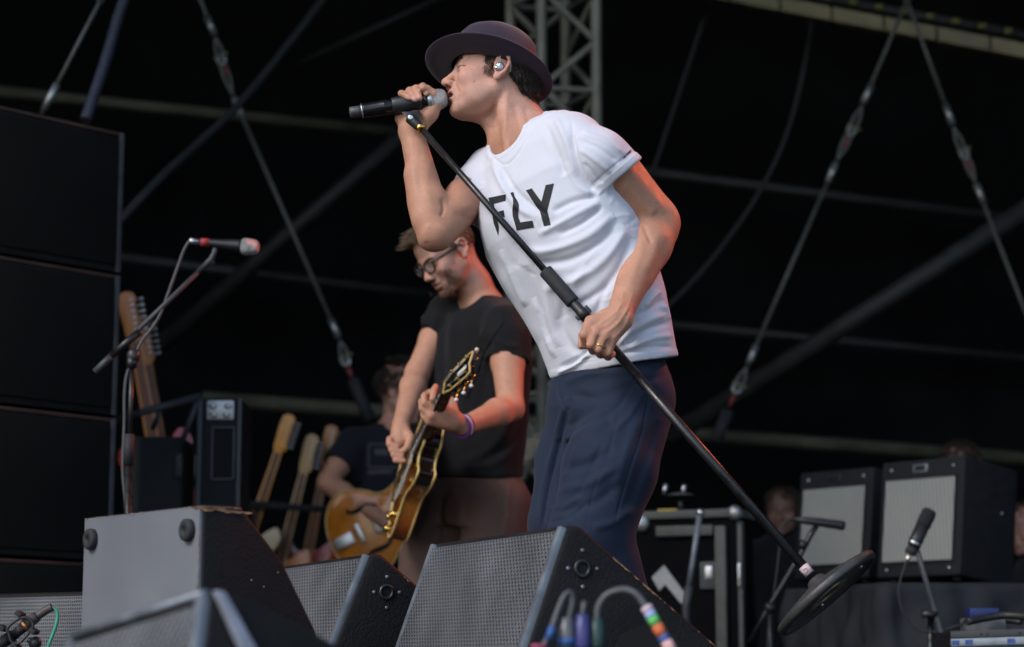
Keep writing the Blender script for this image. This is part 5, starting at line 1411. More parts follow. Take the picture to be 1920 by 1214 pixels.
for (xa, ya, xb, yb, m_) in ((1211, 1138, 1217, 1148, mat('pale tape', (.55, .42, .45), .7)), (1217, 1148, 1222, 1157, mat('lilac tape', (.35, .4, .7), .7)), (1222, 1157, 1231, 1173, mat('green tape', (.10, .42, .10), .7)), (1231, 1173, 1243, 1193, mat('orange tape', (.55, .12, .04), .7)), (1243, 1193, 1249, 1203, M['blue_tape']), (1249, 1203, 1262, 1226, mat('pale tape', (.6, .35, .33), .7))):
    f_ = lambda x: -.005 - (x - 1212) / 50 * .015
    mb = MB(); mb.tube([K(xa, ya, f_(xa)), K(xb, yb, f_(xb))], .0088, 14); mb.build('tape', m_, c2)
mb = MB(); mb.lathe([(.012, 0), (.012, .005), (.010, .006)], Vector((K(1010, 1214).x, YK - .03, zt)), Vector((0, 0, 1)), 20); o = mb.build('marker_cap', M['pink']); tag(o, 'pink cap on the near edge of the stage box', 'cap')

# clip-on microphone at the far left with green cable
YM = 4.5
def Mq(px, py, d=0.0): return P(px, py, YM + d)
dm = thing('shock_mount_microphone', 'small black microphone in a cage clip with a thin green cable', 'microphone', Mq(30, 1185))
mb = MB(); mb.tube([Mq(-60, 1245), Mq(25, 1192)], [.013, .013], 16); mb.tube([Mq(25, 1192), Mq(50, 1172)], [.0105, .0105], 16); mb.build('body', M['satin_black'], dm)
mb = MB(); mb.tube([Mq(44, 1176), Mq(51, 1170)], .012, 14); mb.build('copper_ring', mat('copper', (.75, .32, .14), .3, .9), dm)
mb = MB(); mb.tube([Mq(50, 1171), Mq(58, 1164), Mq(70, 1156)], [.0145, .0125, .0115], 14); mb.tube(spline([Mq(70, 1156), Mq(84, 1146), Mq(98, 1139)], 4), [.009] * 9, 12); mb.build('plug', mat('brown rubber plug', (.06, .045, .04), .55, 0, .2, 50), dm)
for dd in (-.02, .02):
    mb = MB(); mb.tube(spline([Mq(17, 1190, dd), Mq(14, 1178, dd), Mq(36, 1160, dd), Mq(54, 1160, dd), Mq(62, 1172, dd), Mq(55, 1186, dd), Mq(36, 1206, dd), Mq(22, 1204, dd), Mq(17, 1190, dd)], 5), .0032, 8, False); mb.build('cage', M['satin_black'], dm)
for x_, y_ in ((38, 1152), (6, 1178), (64, 1184), (30, 1212)):
    mb = MB(); mb.box(Mq(x_, y_), (.014, .05, .010), Matrix.Rotation(.6, 3, 'Y')); mb.build('cage_lug', M['rubber'], dm, bevel=.002)
mb = MB(); mb.sphere(Mq(66, 1206), .014, 12, 8); mb.tube([Mq(66, 1206), Mq(52, 1200)], .006, 8); mb.build('pivot', M['satin_black'], dm)
mb = MB(); mb.tube([Mq(66, 1208), Vector((Mq(66, 1208).x - .02, YM + .02, .012))], .008, 10); mb.lathe([(.09, 0), (.09, .010), (.02, .014)], Vector((Mq(66, 1208).x - .02, YM + .02, 0)), Vector((0, 0, 1)), 24); mb.build('short_stand', M['black_metal'], dm)
mb = MB(); mb.tube(spline([Mq(97, 1139), Mq(106, 1145), Mq(108, 1158), Mq(104, 1176), Mq(97, 1195), Mq(88, 1220), Mq(80, 1260), Mq(84, 1345)], 7), .0036, 10); mb.build('cable', mat('green cable', (.05, .33, .21), .45, 0, .15, 60), dm)

# ================================================================ loudspeaker stack, left
M['cab_front'] = mat('black loudspeaker mesh', (.008, .008, .0077), .85, 0, .25, 3, .4, 500, .15)
M['cab_edge'] = mat('scuffed cabinet edge', (.05, .052, .058), .55, 0, .35, 12)
M['red_lit_lip'] = mat('brown lip edge tinted as red-lit', (.060, .030, .022), .7, 0, .5, 6)  # red lamp light along the cabinet lips, put into their brown colour
ex = [(1015, 235), (742, 508), (472, 778), (195, 1055)]
YL, YR = 7.05, 7.5
lv = [(-60, 203, 232, 236), (-60, 481, 226, 507), (-60, 763, 219, 776), (-60, 1046, 213, 1055), (-60, 1325, 206, 1334)]
names = ['topmost of the stack', 'second from the top of the stack', 'third from the top of the stack', 'lowest of the stack behind the wedges']
back = Vector((-.17, .80, 0))
tops = []
for k in range(5):
    tl = P(lv[k][0], lv[k][1], YL); tr = P(lv[k][2], lv[k][3], YR); tr.x = P(232, 236, YR).x; tl.x = P(-60, 203, YL).x; z_ = (tl.z + tr.z) / 2; tl.z = z_ + .004; tr.z = z_ - .004; tops.append((tl, tr))
for k in range(4):
    (tl, tr), (bl, br) = tops[k], tops[k + 1]; gap = Vector((0, 0, .012)); 
    if k == 3: bl = Vector((bl.x, bl.y, .012)); br = Vector((br.x, br.y, .012)); gap = Vector((0, 0, 0))
    bl = bl + gap; br = br + gap
    t_ = thing('loudspeaker_cabinet', 'large black loudspeaker cabinet, ' + names[k], 'loudspeaker', (bl + br) / 2, 'loudspeaker stack')
    mb = MB(); mb.hexa([tl, tr, br, bl] + [p + back for p in (tl, tr, br, bl)]); mb.build('enclosure', M['wedge'], t_, bevel=.008)
    e_ = (tr - tl).normalized(); f_ = Vector((e_.y, -e_.x, 0)).normalized(); 
    c4 = [tl + e_ * .03 - Vector((0, 0, .025)), tr - e_ * .03 - Vector((0, 0, .025)), br - e_ * .03 + Vector((0, 0, .025)), bl + e_ * .03 + Vector((0, 0, .025))]
    mb = MB(); mb.hexa([p + f_ * .002 for p in c4] + [p + f_ * .012 for p in c4]); mb.build('front_grille', M['cab_front'], t_, bevel=.003)
    c4 = [tr - e_ * .020, tr - e_ * .001, br - e_ * .001, br - e_ * .020]
    mb = MB(); mb.hexa([p + f_ * .001 for p in c4] + [p + f_ * .010 for p in c4]); mb.build('corner_strip', M['cab_edge'], t_, bevel=.002)
    c4 = [tl, tr, tr - Vector((0, 0, .012)), tl - Vector((0, 0, .012))]
    mb = MB(); mb.hexa([p + f_ * .001 for p in c4] + [p + f_ * .008 for p in c4]); mb.build('lip', M['red_lit_lip'], t_, bevel=.002)

# ================================================================ vocal microphone on boom stand, left
YV = 6.3
def Vq(px, py, d=0.0): return P(px, py, YV + d)
bs = thing('boom_stand', 'black boom microphone stand beside the loudspeaker stack', 'microphone stand', (Vq(236, 1380).x, YV, 0))
foot = Vector((Vq(236, 1380).x, YV, 0))
mb = MB(); mb.tube([Vq(247, 690), Vq(243, 830)], .0075, 12); mb.build('upper_tube', M['black_metal'], bs)
mb = MB(); mb.tube([Vq(243, 815), Vq(241, 872)], .0155, 14); mb.build('grip', M['rubber'], bs)
mb = MB(); mb.tube([Vq(241, 868), foot + Vector((0, 0, .10))], .0110, 12); mb.build('lower_tube', M['black_metal'], bs)
for k in range(3):
    an = .5 + k * 2.094; mb = MB(); mb.tube([foot + Vector((0, 0, .22)), foot + Vector((math.cos(an) * .30, math.sin(an) * .30, .012))], .008, 8); mb.build('leg', M['black_metal'], bs)
mb = MB(); mb.sphere(Vq(250, 668), (.021, .018, .024), 14, 10); mb.lathe([(.016, 0), (.016, .03)], Vq(247, 690), Vector((0, 0, 1)), 14); mb.build('swivel', M['satin_black'], bs)
mb = MB(); mb.tube([Vq(208, 668), Vq(262, 622)], .0115, 14); mb.build('boom_clamp', M['black_metal'], bs)
mb = MB(); mb.tube([Vq(212, 665), Vq(372, 510)], .0072, 12); mb.build('boom', M['cab_edge'], bs)
mb = MB(); mb.tube([Vq(178, 698), Vq(212, 665)], .0105, 12); mb.build('counterweight', M['cab_edge'], bs)
mb = MB(); mb.tube([Vq(372, 510), Vq(396, 487), Vq(402, 474), Vq(404, 466)], [.0085, .0095, .008, .008], 10); mb.tube([Vq(386, 489), Vq(402, 494)], .005, 8); mb.build('clip_joint', M['cab_edge'], bs)
vm_ = thing('microphone', 'black vocal microphone with silver ball grille on the boom stand', 'microphone', Vq(410, 458))
ax2 = (Vq(470, 463) - Vq(360, 452)).normalized(); v0 = Vq(374, 454)
mb = MB(); Lh = (Vq(454, 461) - v0).length; mb.lathe([(.0095, 0), (.0115, .004), (.0120, .03), (.0155, Lh * .6), (.0190, Lh * .92), (.0200, Lh)], v0, ax2, 24); mb.build('handle', M['satin_black'], vm_)
mb = MB(); mb.lathe([(.0205, Lh - .002), (.0255, Lh + .004), (.0262, Lh + .014), (.0255, Lh + .020), (.0250, Lh + .021)], v0, ax2, 24); mb.lathe([(.0250, Lh + .021), (.0245, Lh + .034), (.0200, Lh + .046), (.0110, Lh + .052), (0, Lh + .053)], v0, ax2, 24); mb.build('grille', M['mesh_steel'], vm_)
mb = MB(); mb.tube([v0 + ax2 * .004, v0 + ax2 * .03], .0128, 16); mb.build('tape', mat('red tape', (.3, .02, .03), .6), vm_)
mb = MB(); mb.lathe([(.0085, -.030), (.0098, -.026), (.0098, .0)], v0, ax2, 16); mb.build('plug', M['steel'], vm_)
mb = MB(); mb.tube(spline([v0 - ax2 * .028, Vq(352, 457), Vq(343, 474), Vq(330, 510), Vq(312, 560), Vq(298, 595), Vq(280, 622), Vq(266, 640), Vq(242, 690), Vq(234, 730), Vq(233, 800), Vq(230, 880), Vq(236, 960), Vq(234, 1100), Vq(236, 1290)], 6), .0046, 8); vc = mb.build('microphone_cable', M['grey_cable']); tag(vc, 'grey cable running from the boom microphone down its stand', 'cable')

# ================================================================ back line, right: two combo amps on a draped table
M['tolex'] = mat('black tolex', (.012, .013, .016), .7, 0, .15, 30, .5, 350, .25)
M['cloth_grille'] = mat('silver grille cloth', (.30, .31, .27), .85, 0, .08, 20, .5, 1, wave=(55, 'X', 1.0))
def weave(m):
    t = m.node_tree; b = t.nodes['Principled BSDF']; tc = t.nodes.new('ShaderNodeTexCoord'); out = None
    for dr in ('Z', 'X'):
        w_ = t.nodes.new('ShaderNodeTexWave'); w_.bands_direction = dr; w_.inputs['Scale'].default_value = 26; w_.inputs['Distortion'].default_value = .6; w_.inputs['Detail Scale'].default_value = 6
        t.links.new(tc.outputs['Object'], w_.inputs['Vector'])
        mr = t.nodes.new('ShaderNodeMapRange'); mr.inputs['To Min'].default_value = .62; mr.inputs['To Max'].default_value = 1.0; t.links.new(w_.outputs['Fac'], mr.inputs['Value'])
        if out is None: out = mr.outputs['Result']
        else:
            mm = t.nodes.new('ShaderNodeMath'); mm.operation = 'MULTIPLY'; t.links.new(out, mm.inputs[0]); t.links.new(mr.outputs['Result'], mm.inputs[1]); out = mm.outputs[0]
    mx = t.nodes.new('ShaderNodeMix'); mx.data_type = 'RGBA'; mx.blend_type = 'MULTIPLY'; mx.inputs['Factor'].default_value = 1; mx.inputs['A'].default_value = (.40, .415, .385, 1)
    t.links.new(out, mx.inputs['B']); t.links.new(mx.outputs['Result'], b.inputs['Base Color'])
weave(M['cloth_grille'])
def amp(label, px, py, Y, W_, H_, D_, yaw=49.5, tilt=7, badge=True):
    o = P(px, py, Y); t_ = thing('guitar_amplifier', label, 'amplifier', o, 'combo amplifiers on the draped table')
    wv = Vector((-math.cos(math.radians(yaw)), math.sin(math.radians(yaw)), 0)); dv = Vector((math.sin(math.radians(yaw)), math.cos(math.radians(yaw)), 0)); uv = Vector((0, 0, 1))
    c_, s_ = math.cos(math.radians(tilt)), math.sin(math.radians(tilt)); up = uv * c_ + dv * s_; dp = dv * c_ - uv * s_
    q_ = lambda x, y, z: o + wv * x + dp * y + up * z
    mb = MB(); mb.hexa([q_(0, 0, 0), q_(W_, 0, 0), q_(W_, 0, H_), q_(0, 0, H_), q_(0, D_, 0), q_(W_, D_, 0), q_(W_, D_, H_), q_(0, D_, H_)]); cab = mb.build('cabinet', M['tolex'], t_, bevel=.014, seg=3)
    x0, x1, z0, z1 = .035, W_ - .028, .060, H_ - .075
    mb = MB(); mb.hexa([q_(x0, -.004, z0), q_(x1, -.004, z0), q_(x1, -.004, z1), q_(x0, -.004, z1), q_(x0, .01, z0), q_(x1, .01, z0), q_(x1, .01, z1), q_(x0, .01, z1)]); gc = mb.build('grille_cloth', M['cloth_grille'], t_)
    for (xa, xb, za_, zb) in ((x0 - .006, x1 + .006, z1, z1 + .006), (x0 - .006, x1 + .006, z0 - .006, z0), (x0 - .006, x0, z0, z1), (x1, x1 + .006, z0, z1)):
        mb = MB(); mb.hexa([q_(xa, -.007, za_), q_(xb, -.007, za_), q_(xb, -.007, zb), q_(xa, -.007, zb), q_(xa, .004, za_), q_(xb, .004, za_), q_(xb, .004, zb), q_(xa, .004, zb)]); mb.build('piping', M['tolex'], gc)
    for x_, z_ in ((.05, H_ - .035), (W_ - .05, H_ - .035), (.05, .03), (W_ - .05, .03)):
        mb = MB(); mb.lathe([(.007, 0), (.006, .003), (.002, .0045)], q_(x_, -.001, z_), -dp, 12); mb.build('screw', M['steel'], t_)
    mb = MB(); xc = W_ * .52; mb.hexa([q_(xc - .035, -.004, H_ - .050), q_(xc + .035, -.004, H_ - .050), q_(xc + .035, -.004, H_ - .020), q_(xc - .035, -.004, H_ - .020), q_(xc - .035, .002, H_ - .050), q_(xc + .035, .002, H_ - .050), q_(xc + .035, .002, H_ - .020), q_(xc - .035, .002, H_ - .020)])
    bd = mb.build('badge', M['trim'] if badge else M['satin_black'], t_, bevel=.002)
    mb = MB(); mb.hexa([q_(xc - .025, -.0055, H_ - .044), q_(xc + .022, -.0055, H_ - .044), q_(xc + .022, -.0055, H_ - .026), q_(xc - .025, -.0055, H_ - .026), q_(xc - .025, -.003, H_ - .044), q_(xc + .022, -.003, H_ - .044), q_(xc + .022, -.003, H_ - .026), q_(xc - .025, -.003, H_ - .026)]); mb.build('badge_plate', M['tolex'], bd)
    mb = MB(); mb.lathe([(.008, 0), (.007, .003), (.002, .0045)], q_(-.001, D_ * .72, H_ * .60), -wv, 12); mb.build('side_screw', M['steel'], t_)
    mb = MB(); mb.tube(spline([q_(W_ * .3, D_ * .5, H_ - .002), q_(W_ * .36, D_ * .5, H_ + .022), q_(W_ * .64, D_ * .5, H_ + .022), q_(W_ * .7, D_ * .5, H_ - .002)], 6), .010, 8); mb.build('handle', M['rubber'], t_)
    for x_ in (.05, W_ - .05):
        for y_ in (.05, D_ - .05):
            mb = MB(); mb.lathe([(.016, -.012), (.018, 0)], q_(x_, y_, 0), up, 12); mb.build('foot', M['rubber'], t_)
    return q_
ampA = amp('black combo amplifier with silver grille and visible dark side panel', 1799, 1079, 7.9, .395, .450, .33)
ampB = amp('black combo amplifier with silver grille, left of its twin', 1627, 1083, 8.55, .395, .450, .30, badge=False)
# table under a dark cloth
M['black_cloth'] = mat('dark grey-blue drape cloth', (.017, .019, .024), .8, 0, .15, 5, .15, 300, .3)
tzz = P(1650, 1094, 7.8).z
tb = thing('draped_table', 'table covered by a dark drape under the two amplifiers', 'table', (1.9, 8.3, 0))
A0 = P(1478, 1096, 8.45); A1 = P(1660, 1094, 7.75); A2 = Vector((A1.x + .92, A1.y + .12, 0)); A3 = Vector((A0.x + .95, A0.y + .95, 0))
for p in (A0, A1, A2, A3): p.z = tzz
mb = MB(); path = [A0.lerp(A1, i / 40) for i in range(40)] + [A1.lerp(A2, i / 40) for i in range(41)]; rows = 16; nC = len(path); V_ = []
random.seed(2); ph1, ph2 = random.random() * 6, random.random() * 6
for j in range(rows + 1):
    t_ = j / rows
    for i, p in enumerate(path):
        e_ = (A1 - A0).normalized() if i < 40 else (A2 - A1).normalized(); n_ = Vector((e_.y, -e_.x, 0)); 
        if n_.y > 0: n_ = -n_
        s_ = i / nC * 11; k_ = math.sin(s_ * 5.1 + t_ * 2.6 + ph1) * .55 + math.sin(s_ * 8.7 - t_ * 3.5 + ph2) * .35 + math.sin(s_ * 2.1 + t_ * 6) * .4
        sag = .05 * math.sin(s_ * 1.1 + 1)
        V_.append(p + n_ * ((.012 + .060 * t_) + .048 * k_ * (.15 + .85 * t_) ** .9) + Vector((0, 0, -t_ * (tzz - .03) * (1 + .0 * sag))) + n_ * .045 * math.sin((t_ * 9 + s_ * 2.6)) * t_ * (1 - t_) * 2)
mb._add(V_, [(j * nC + i, j * nC + i + 1, (j + 1) * nC + i + 1, (j + 1) * nC + i) for j in range(rows) for i in range(nC - 1)], True)
mb._add([A0 + Vector((0, 0, .0)), A1, A2, A3], [(0, 1, 2, 3)], False); o = mb.build('cloth', M['black_cloth'], tb); md = o.modifiers.new('t', 'SOLIDIFY'); md.thickness = .004
mb = MB(); c_ = (A0 + A1 + A2 + A3) / 4; mb.hexa([p.lerp(c_, .05) - Vector((0, 0, .006)) for p in (A0, A1, A2, A3)] + [p.lerp(c_, .05) - Vector((0, 0, .03)) for p in (A0, A1, A2, A3)]); mb.build('table_top', M['black_metal'], tb)
for p in (A0, A1, A2, A3):
    mb = MB(); q_ = p.lerp(c_, .1); mb.tube([q_ - Vector((0, 0, .03)), Vector((q_.x, q_.y, .002))], .016, 8); mb.build('leg', M['black_metal'], tb)
# microphone on the left amp
YA = 7.75
def Aq(px, py, d=0.0): return P(px, py, YA + d)
m1 = thing('microphone', 'short black instrument microphone pointing at the left combo amplifier', 'microphone', Aq(1530, 985))
mb = MB(); mb.tube([Aq(1488, 974), Aq(1512, 977), Aq(1514, 977), Aq(1552, 982), Aq(1580, 986), Aq(1584, 987)], [.010, .0135, .0145, .0165, .0175, .015], 18); mb.build('body', M['satin_black'], m1)
mb = MB(); mb.tube([Aq(1574, 985), Aq(1578, 986)], .0180, 18); mb.build('band', M['rubber'], m1)
s1 = thing('boom_stand', 'black boom stand holding the short microphone at the left amplifier', 'microphone stand', Vector((Aq(1415, 1214).x, YA, 0)))
mb = MB(); mb.tube([Aq(1533, 984), Aq(1519, 1004), Aq(1500, 1042), Aq(1436, 1148), Aq(1405, 1205)], [.009, .012, .010, .010, .010], 10); mb.build('boom', M['black_metal'], s1)
mb = MB(); mb.sphere(Aq(1443, 1140), .022, 12, 8); mb.tube([Aq(1508, 1015), Aq(1502, 1030)], .015, 10); mb.build('swivel', M['satin_black'], s1)
f_ = Vector((Aq(1446, 1145).x, YA + .02, 0)); mb = MB(); mb.tube([Aq(1443, 1145), f_ + Vector((0, 0, .05))], .010, 10); mb.build('pole', M['black_metal'], s1)
for k in range(3):
    an = 1.2 + k * 2.094; mb = MB(); mb.tube([f_ + Vector((0, 0, .2)), f_ + Vector((math.cos(an) * .28, math.sin(an) * .28, .012))], .008, 8); mb.build('leg', M['black_metal'], s1)
mb = MB(); mb.tube(spline([Aq(1490, 974), Aq(1478, 975), Aq(1468, 985), Aq(1464, 1005), Aq(1458, 1060), Aq(1450, 1120), Aq(1440, 1180), Aq(1436, 1300)], 6), .004, 8); o = mb.build('microphone_cable', M['cable']); tag(o, 'thin black cable hooking out of the short amplifier microphone', 'cable')
# microphone on the right amp
YQ = 7.25
def Qq(px, py, d=0.0): return P(px, py, YQ + d)
m2 = thing('condenser_microphone', 'large black side-address microphone angled in front of the right amplifier', 'microphone', Qq(1715, 1020))
ax3 = (Qq(1745, 955) - Qq(1712, 1026)).normalized(); b0 = Qq(1712, 1026); L3 = (Qq(1745, 955) - b0).length
mb = MB(); mb.lathe([(.016, -.002), (.022, .004), (.0235, .01), (.0235, L3 * .55)], b0, ax3, 24); mb.build('body', mat('charcoal microphone body', (.022, .022, .024), .5, .2, .2, 40), m2)
mb = MB(); mb.lathe([(.024, L3 * .55), (.0255, L3 * .58), (.0255, L3 * .90), (.020, L3 * .98), (.008, L3)], b0, ax3, 24); mb.build('head', M['foam'], m2)
mb = MB(); mb.lathe([(.0238, .010), (.0242, .011), (.0242, .016), (.0238, .017)], b0, ax3, 24); mb.build('silver_band', M['steel'], m2)
mb = MB(); mb.lathe([(.011, -.028), (.019, -.026), (.019, -.003)], b0, ax3, 20); mb.build('mount', M['rubber'], m2)
mb = MB(); mb.lathe([(.0085, -.05), (.0095, -.048), (.0095, -.027)], b0, ax3, 16); mb.build('plug', mat('nickel plug', (.7, .6, .55), .35, .8), m2)
mb = MB(); mb.tube(spline([b0 - ax3 * .048, Qq(1697, 1060), Qq(1689, 1085), Qq(1685, 1110), Qq(1690, 1140), Qq(1703, 1165), Qq(1722, 1182), Qq(1748, 1185), Qq(1775, 1180), Qq(1800, 1173), Qq(1840, 1180)], 7), .0034, 8); o = mb.build('microphone_cable', M['cable']); tag(o, 'thin dark cable looping down from the angled microphone', 'cable')
s2 = thing('microphone_stand', 'black stand carrying the angled microphone before the draped table', 'microphone stand', Vector((Qq(1795, 1214).x, YQ, 0)))
mb = MB(); mb.tube([Qq(1716, 1026, .02), Qq(1722, 1040, .0), Qq(1742, 1108), Qq(1756, 1155), Qq(1775, 1222), Qq(1790, 1270)], [.010, .010, .0095, .0095, .0105, .0105], 10); mb.build('boom', M['cab_edge'], s2)
mb = MB(); mb.tube([Qq(1728, 1152), Qq(1757, 1152)], .013, 8); mb.build('swivel', M['satin_black'], s2)
f_ = Vector((Qq(1745, 1200).x, YQ + .05, 0)); mb = MB(); mb.tube([Qq(1745, 1152, .03), f_ + Vector((0, 0, .05))], .011, 10); mb.build('pole', M['black_metal'], s2)
for k in range(3):
    an = .4 + k * 2.094; mb = MB(); mb.tube([f_ + Vector((0, 0, .2)), f_ + Vector((math.cos(an) * .28, math.sin(an) * .28, .012))], .008, 8); mb.build('leg', M['black_metal'], s2)
# silver-edged case, lower right
YC = 6.2
def Cq(px, py, d=0.0): return P(px, py, YC + d)
cs = thing('flight_case', 'silver-edged flight case lid in front of the draped table', 'case', Vector((Cq(1860, 1214).x, YC + .2, 0)))
c0 = Cq(1782, 1184); c1_ = Cq(1990, 1172); zt_ = c0.z; dv = Vector((.03, .42, 0)); c1_.z = zt_ + .01
mb = MB(); mb.hexa([c0, c1_, Vector((c1_.x, c1_.y, .003)), Vector((c0.x, c0.y, .003))] + [p + dv for p in (c0, c1_, Vector((c1_.x, c1_.y, .003)), Vector((c0.x, c0.y, .003)))]); mb.build('shell', M['black_metal'], cs, bevel=.003)
mb = MB(); e_ = (c1_ - c0).normalized(); dn = Vector((0, 0, -1)); fn = Vector((0, -1, 0))
for h0, h1, m_, nm in ((.0, .020, M['dull_alu'], 'top_rail'), (.022, .044, M['alu'], 'lid_rail')):
    mb = MB(); c4 = [c0 + dn * h0, c1_ + dn * h0, c1_ + dn * h1, c0 + dn * h1]; mb.hexa([p + fn * .006 for p in c4] + [p + fn * -.003 for p in c4]); rl = mb.build(nm, m_, cs, bevel=.002)
    for fr_ in (.27, .33, .62):
        if nm == 'top_rail': mb = MB(); mb.lathe([(.0035, 0), (.003, .002)], c0.lerp(c1_, fr_) + dn * .011 + fn * .006, fn, 10); mb.build('rivet', M['black_metal'], rl)
for fr_ in (.02, .14, .52):
    mb = MB(); mb.box(c0.lerp(c1_, fr_ + .02) + dn * .033 + fn * .0065, (.022, .002, .014)); mb.build('sticker', mat('blue sticker', (.06, .11, .32), .6, 0, .4, 120), cs)
mb = MB()
random.seed(6)
CL = ['thick black cable lying along the front of the silver-edged case top', 'thinner black cable crossing the middle of the silver-edged case top', 'black cable at the back of the silver-edged case top']
for k in range(3):
    y_ = .06 + k * .12; z_ = zt_ + .012 + random.random() * .02
    mb = MB(); mb.tube(spline([Vector((c0.x + .06 + k * .02, YC + y_, z_)), Vector((c0.x + .18, YC + y_ + .05, z_ + .02)), Vector((c1_.x - .05, YC + y_ - .03, z_ + .01))], 6), (.011, .007, .009)[k], 8); o = mb.build('loose_cable', M['cable']); tag(o, CL[k], 'cable', 'cables on the silver-edged case')
mb = MB(); mb.box(Cq(1842, 1150, .3), (.09, .06, .03)); o = mb.build('blue_tin', mat('deep blue plastic', (.010, .02, .11), .5), bevel=.006); tag(o, 'small blue container behind the silver-edged case', 'container'); o.location.z = 0
sh_ = Cq(1842, 1150, .3).z - .015
mb = MB(); mb.box((Cq(1842, 1150, .3).x, YC + .30, (zt_ + sh_) / 2 + .002), (.12, .09, sh_ - zt_ - .004)); o = mb.build('coil_box', M['grey_plug'], bevel=.004); tag(o, 'pale box with cable ends under the blue container', 'box')

# road case in the middle, right of the singer
YR2 = 8.3
def Rq(px, py, d=0.0): return P(px, py, YR2 + d)
rc = thing('road_case', 'tall black road case with aluminium edges and white chevron print', 'case', Vector((Rq(1376, 1214).x, YR2, 0)))
k0 = Rq(1378, 962); zt2 = k0.z; ev = Vector((-.80, .36, 0)).normalized(); sv2 = Vector((.36, .80, 0)).normalized(); Wc, Dc = .62, .16
mb = MB(); q0 = Vector((k0.x, k0.y, 0)); q_ = lambda x, y, z: Vector((k0.x, k0.y, 0)) + ev * x + sv2 * y + Vector((0, 0, z))
mb.hexa([q_(0, 0, .004), q_(Wc, 0, .004), q_(Wc, 0, zt2), q_(0, 0, zt2), q_(0, .22, .004), q_(Wc, .22, .004), q_(Wc, .22, zt2), q_(0, .22, zt2)]); mb.build('panel', mat('black laminate', (.005, .005, .006), .9, 0, .2, 20, spec=.05), rc)
def rail(a_, b_, w1, nm='edge_rail', m_=None):
    mb = MB(); d_ = (b_ - a_).normalized(); s_ = d_.orthogonal().normalized(); t2 = d_.cross(s_)
    if abs(d_.z) > .5: s_, t2 = ev, sv2
    else: s_, t2 = Vector((0, 0, 1)), d_.cross(Vector((0, 0, 1)))
    c4 = [s_ * w1 + t2 * w1, -s_ * w1 + t2 * w1, -s_ * w1 - t2 * w1, s_ * w1 - t2 * w1]; mb.hexa([a_ + c for c in c4] + [b_ + c for c in c4]); return mb.build(nm, m_ or M['dull_alu'], rc, bevel=.004)
rail(q_(.055, -.004, .03), q_(.055, -.004, zt2 - .05), .022); rail(q_(-.004, .03, .03), q_(-.004, .03, zt2 - .03), .018)
rail(q_(0, 0, zt2), q_(Wc, 0, zt2), .016); rail(q_(0, 0, zt2), q_(0, .22, zt2), .016); rail(q_(.085, -.005, zt2 - .065), q_(.32, -.005, zt2 - .065), .020)
mb = MB(); mb.sphere(q_(0, 0, zt2), .030, 14, 10); mb.build('ball_corner', M['alu'], rc)
mb = MB(); mb.sphere(q_(.38, -.012, zt2 - .03), (.03, .02, .035), 14, 10); mb.build('ball_corner', M['alu'], rc)
for x_, z_ in ((.105, zt2 - .24), (.12, zt2 - .57)):
    mb = MB(); mb.box(q_(x_, -.008, z_), (.075, .016, .105), Matrix((ev, sv2, Vector((0, 0, 1)))).transposed()); lt = mb.build('latch', M['cab_edge'], rc, bevel=.004)
    mb = MB(); mb.box(q_(x_, -.018, z_ + .01), (.03, .010, .05), Matrix((ev, sv2, Vector((0, 0, 1)))).transposed()); mb.build('wing', M['steel'], lt, bevel=.003)
mb = MB(); mb.box(q_(-.012, .02, zt2 - .24), (.012, .04, .09), Matrix((ev, sv2, Vector((0, 0, 1)))).transposed()); mb.build('latch_keeper', M['steel'], rc, bevel=.003)
# chevron on the panel
pn = []
for px, py in ((1222, 1083), (1245, 1060), (1288, 1118), (1278, 1133), (1247, 1096), (1236, 1108)):
    d_ = (P(px, py, 5) - Vector((0, 0, CAMZ))).normalized(); nn = -sv2; tt = (q_(0, -.003, 0) - Vector((0, 0, CAMZ))).dot(nn) / d_.dot(nn); pn.append(Vector((0, 0, CAMZ)) + d_ * tt)
mb = MB(); mb.prism(pn, None, sv2 * .002); mb.build('chevron_print', mat('off-white print', (.33, .33, .33), .7, 0, .1, 30), rc)
# small clamp with two pegs on the case
cl = thing('cymbal_hardware', 'two silver wing bolts on a small round plate above the road case', 'hardware', q_(.42, .10, zt2))
mb = MB(); c_ = Rq(1276, 930, .12); mb.lathe([(.055, 0), (.05, .006), (.02, .012)], c_, Vector((0, 0, 1)), 24); mb.build('plate', M['cab_edge'], cl)
for x_ in (1246, 1281):
    mb = MB(); mb.tube([Rq(x_ - 2, 928, .12), Rq(x_ + 3, 908, .12)], [.008, .011], 10); mb.build('wing_bolt', M['steel'], cl)
mb = MB(); mb.tube([c_, Vector((c_.x, c_.y, zt2))], .012, 10); mb.build('post', M['black_metal'], cl)
mb = MB(); mb.box(q_(.30, .07, zt2 + .022), (.08, .03, .012), Matrix((ev, sv2, Vector((0, 0, 1)))).transposed()); o = mb.build('yellow_tag', mat('yellow plastic', (.5, .36, .05), .5)); tag(o, 'yellow tag lying on the road case edge', 'tag')
# stand tube leaning in front
st = thing('folded_stand', 'grey metal stand tube leaning before the road case', 'stand', Vector((Rq(1283, 1214).x, YR2 - .45, 0)))
mb = MB(); mb.tube([Rq(1312, 964, -.45), Rq(1298, 1060, -.45), Rq(1291, 1105, -.45)], .011, 12); mb.build('tube', M['trim'], st)
mb = MB(); mb.tube([Rq(1292, 1100, -.45), Rq(1286, 1138, -.45), Vector((Rq(1280, 1214).x - .02, YR2 - .45, .004))], .0155, 12); mb.build('lower_tube', M['cab_edge'], st)
mb = MB(); mb.sphere(Rq(1313, 962, -.45), .016, 10, 8); mb.build('knob', M['steel'], st)

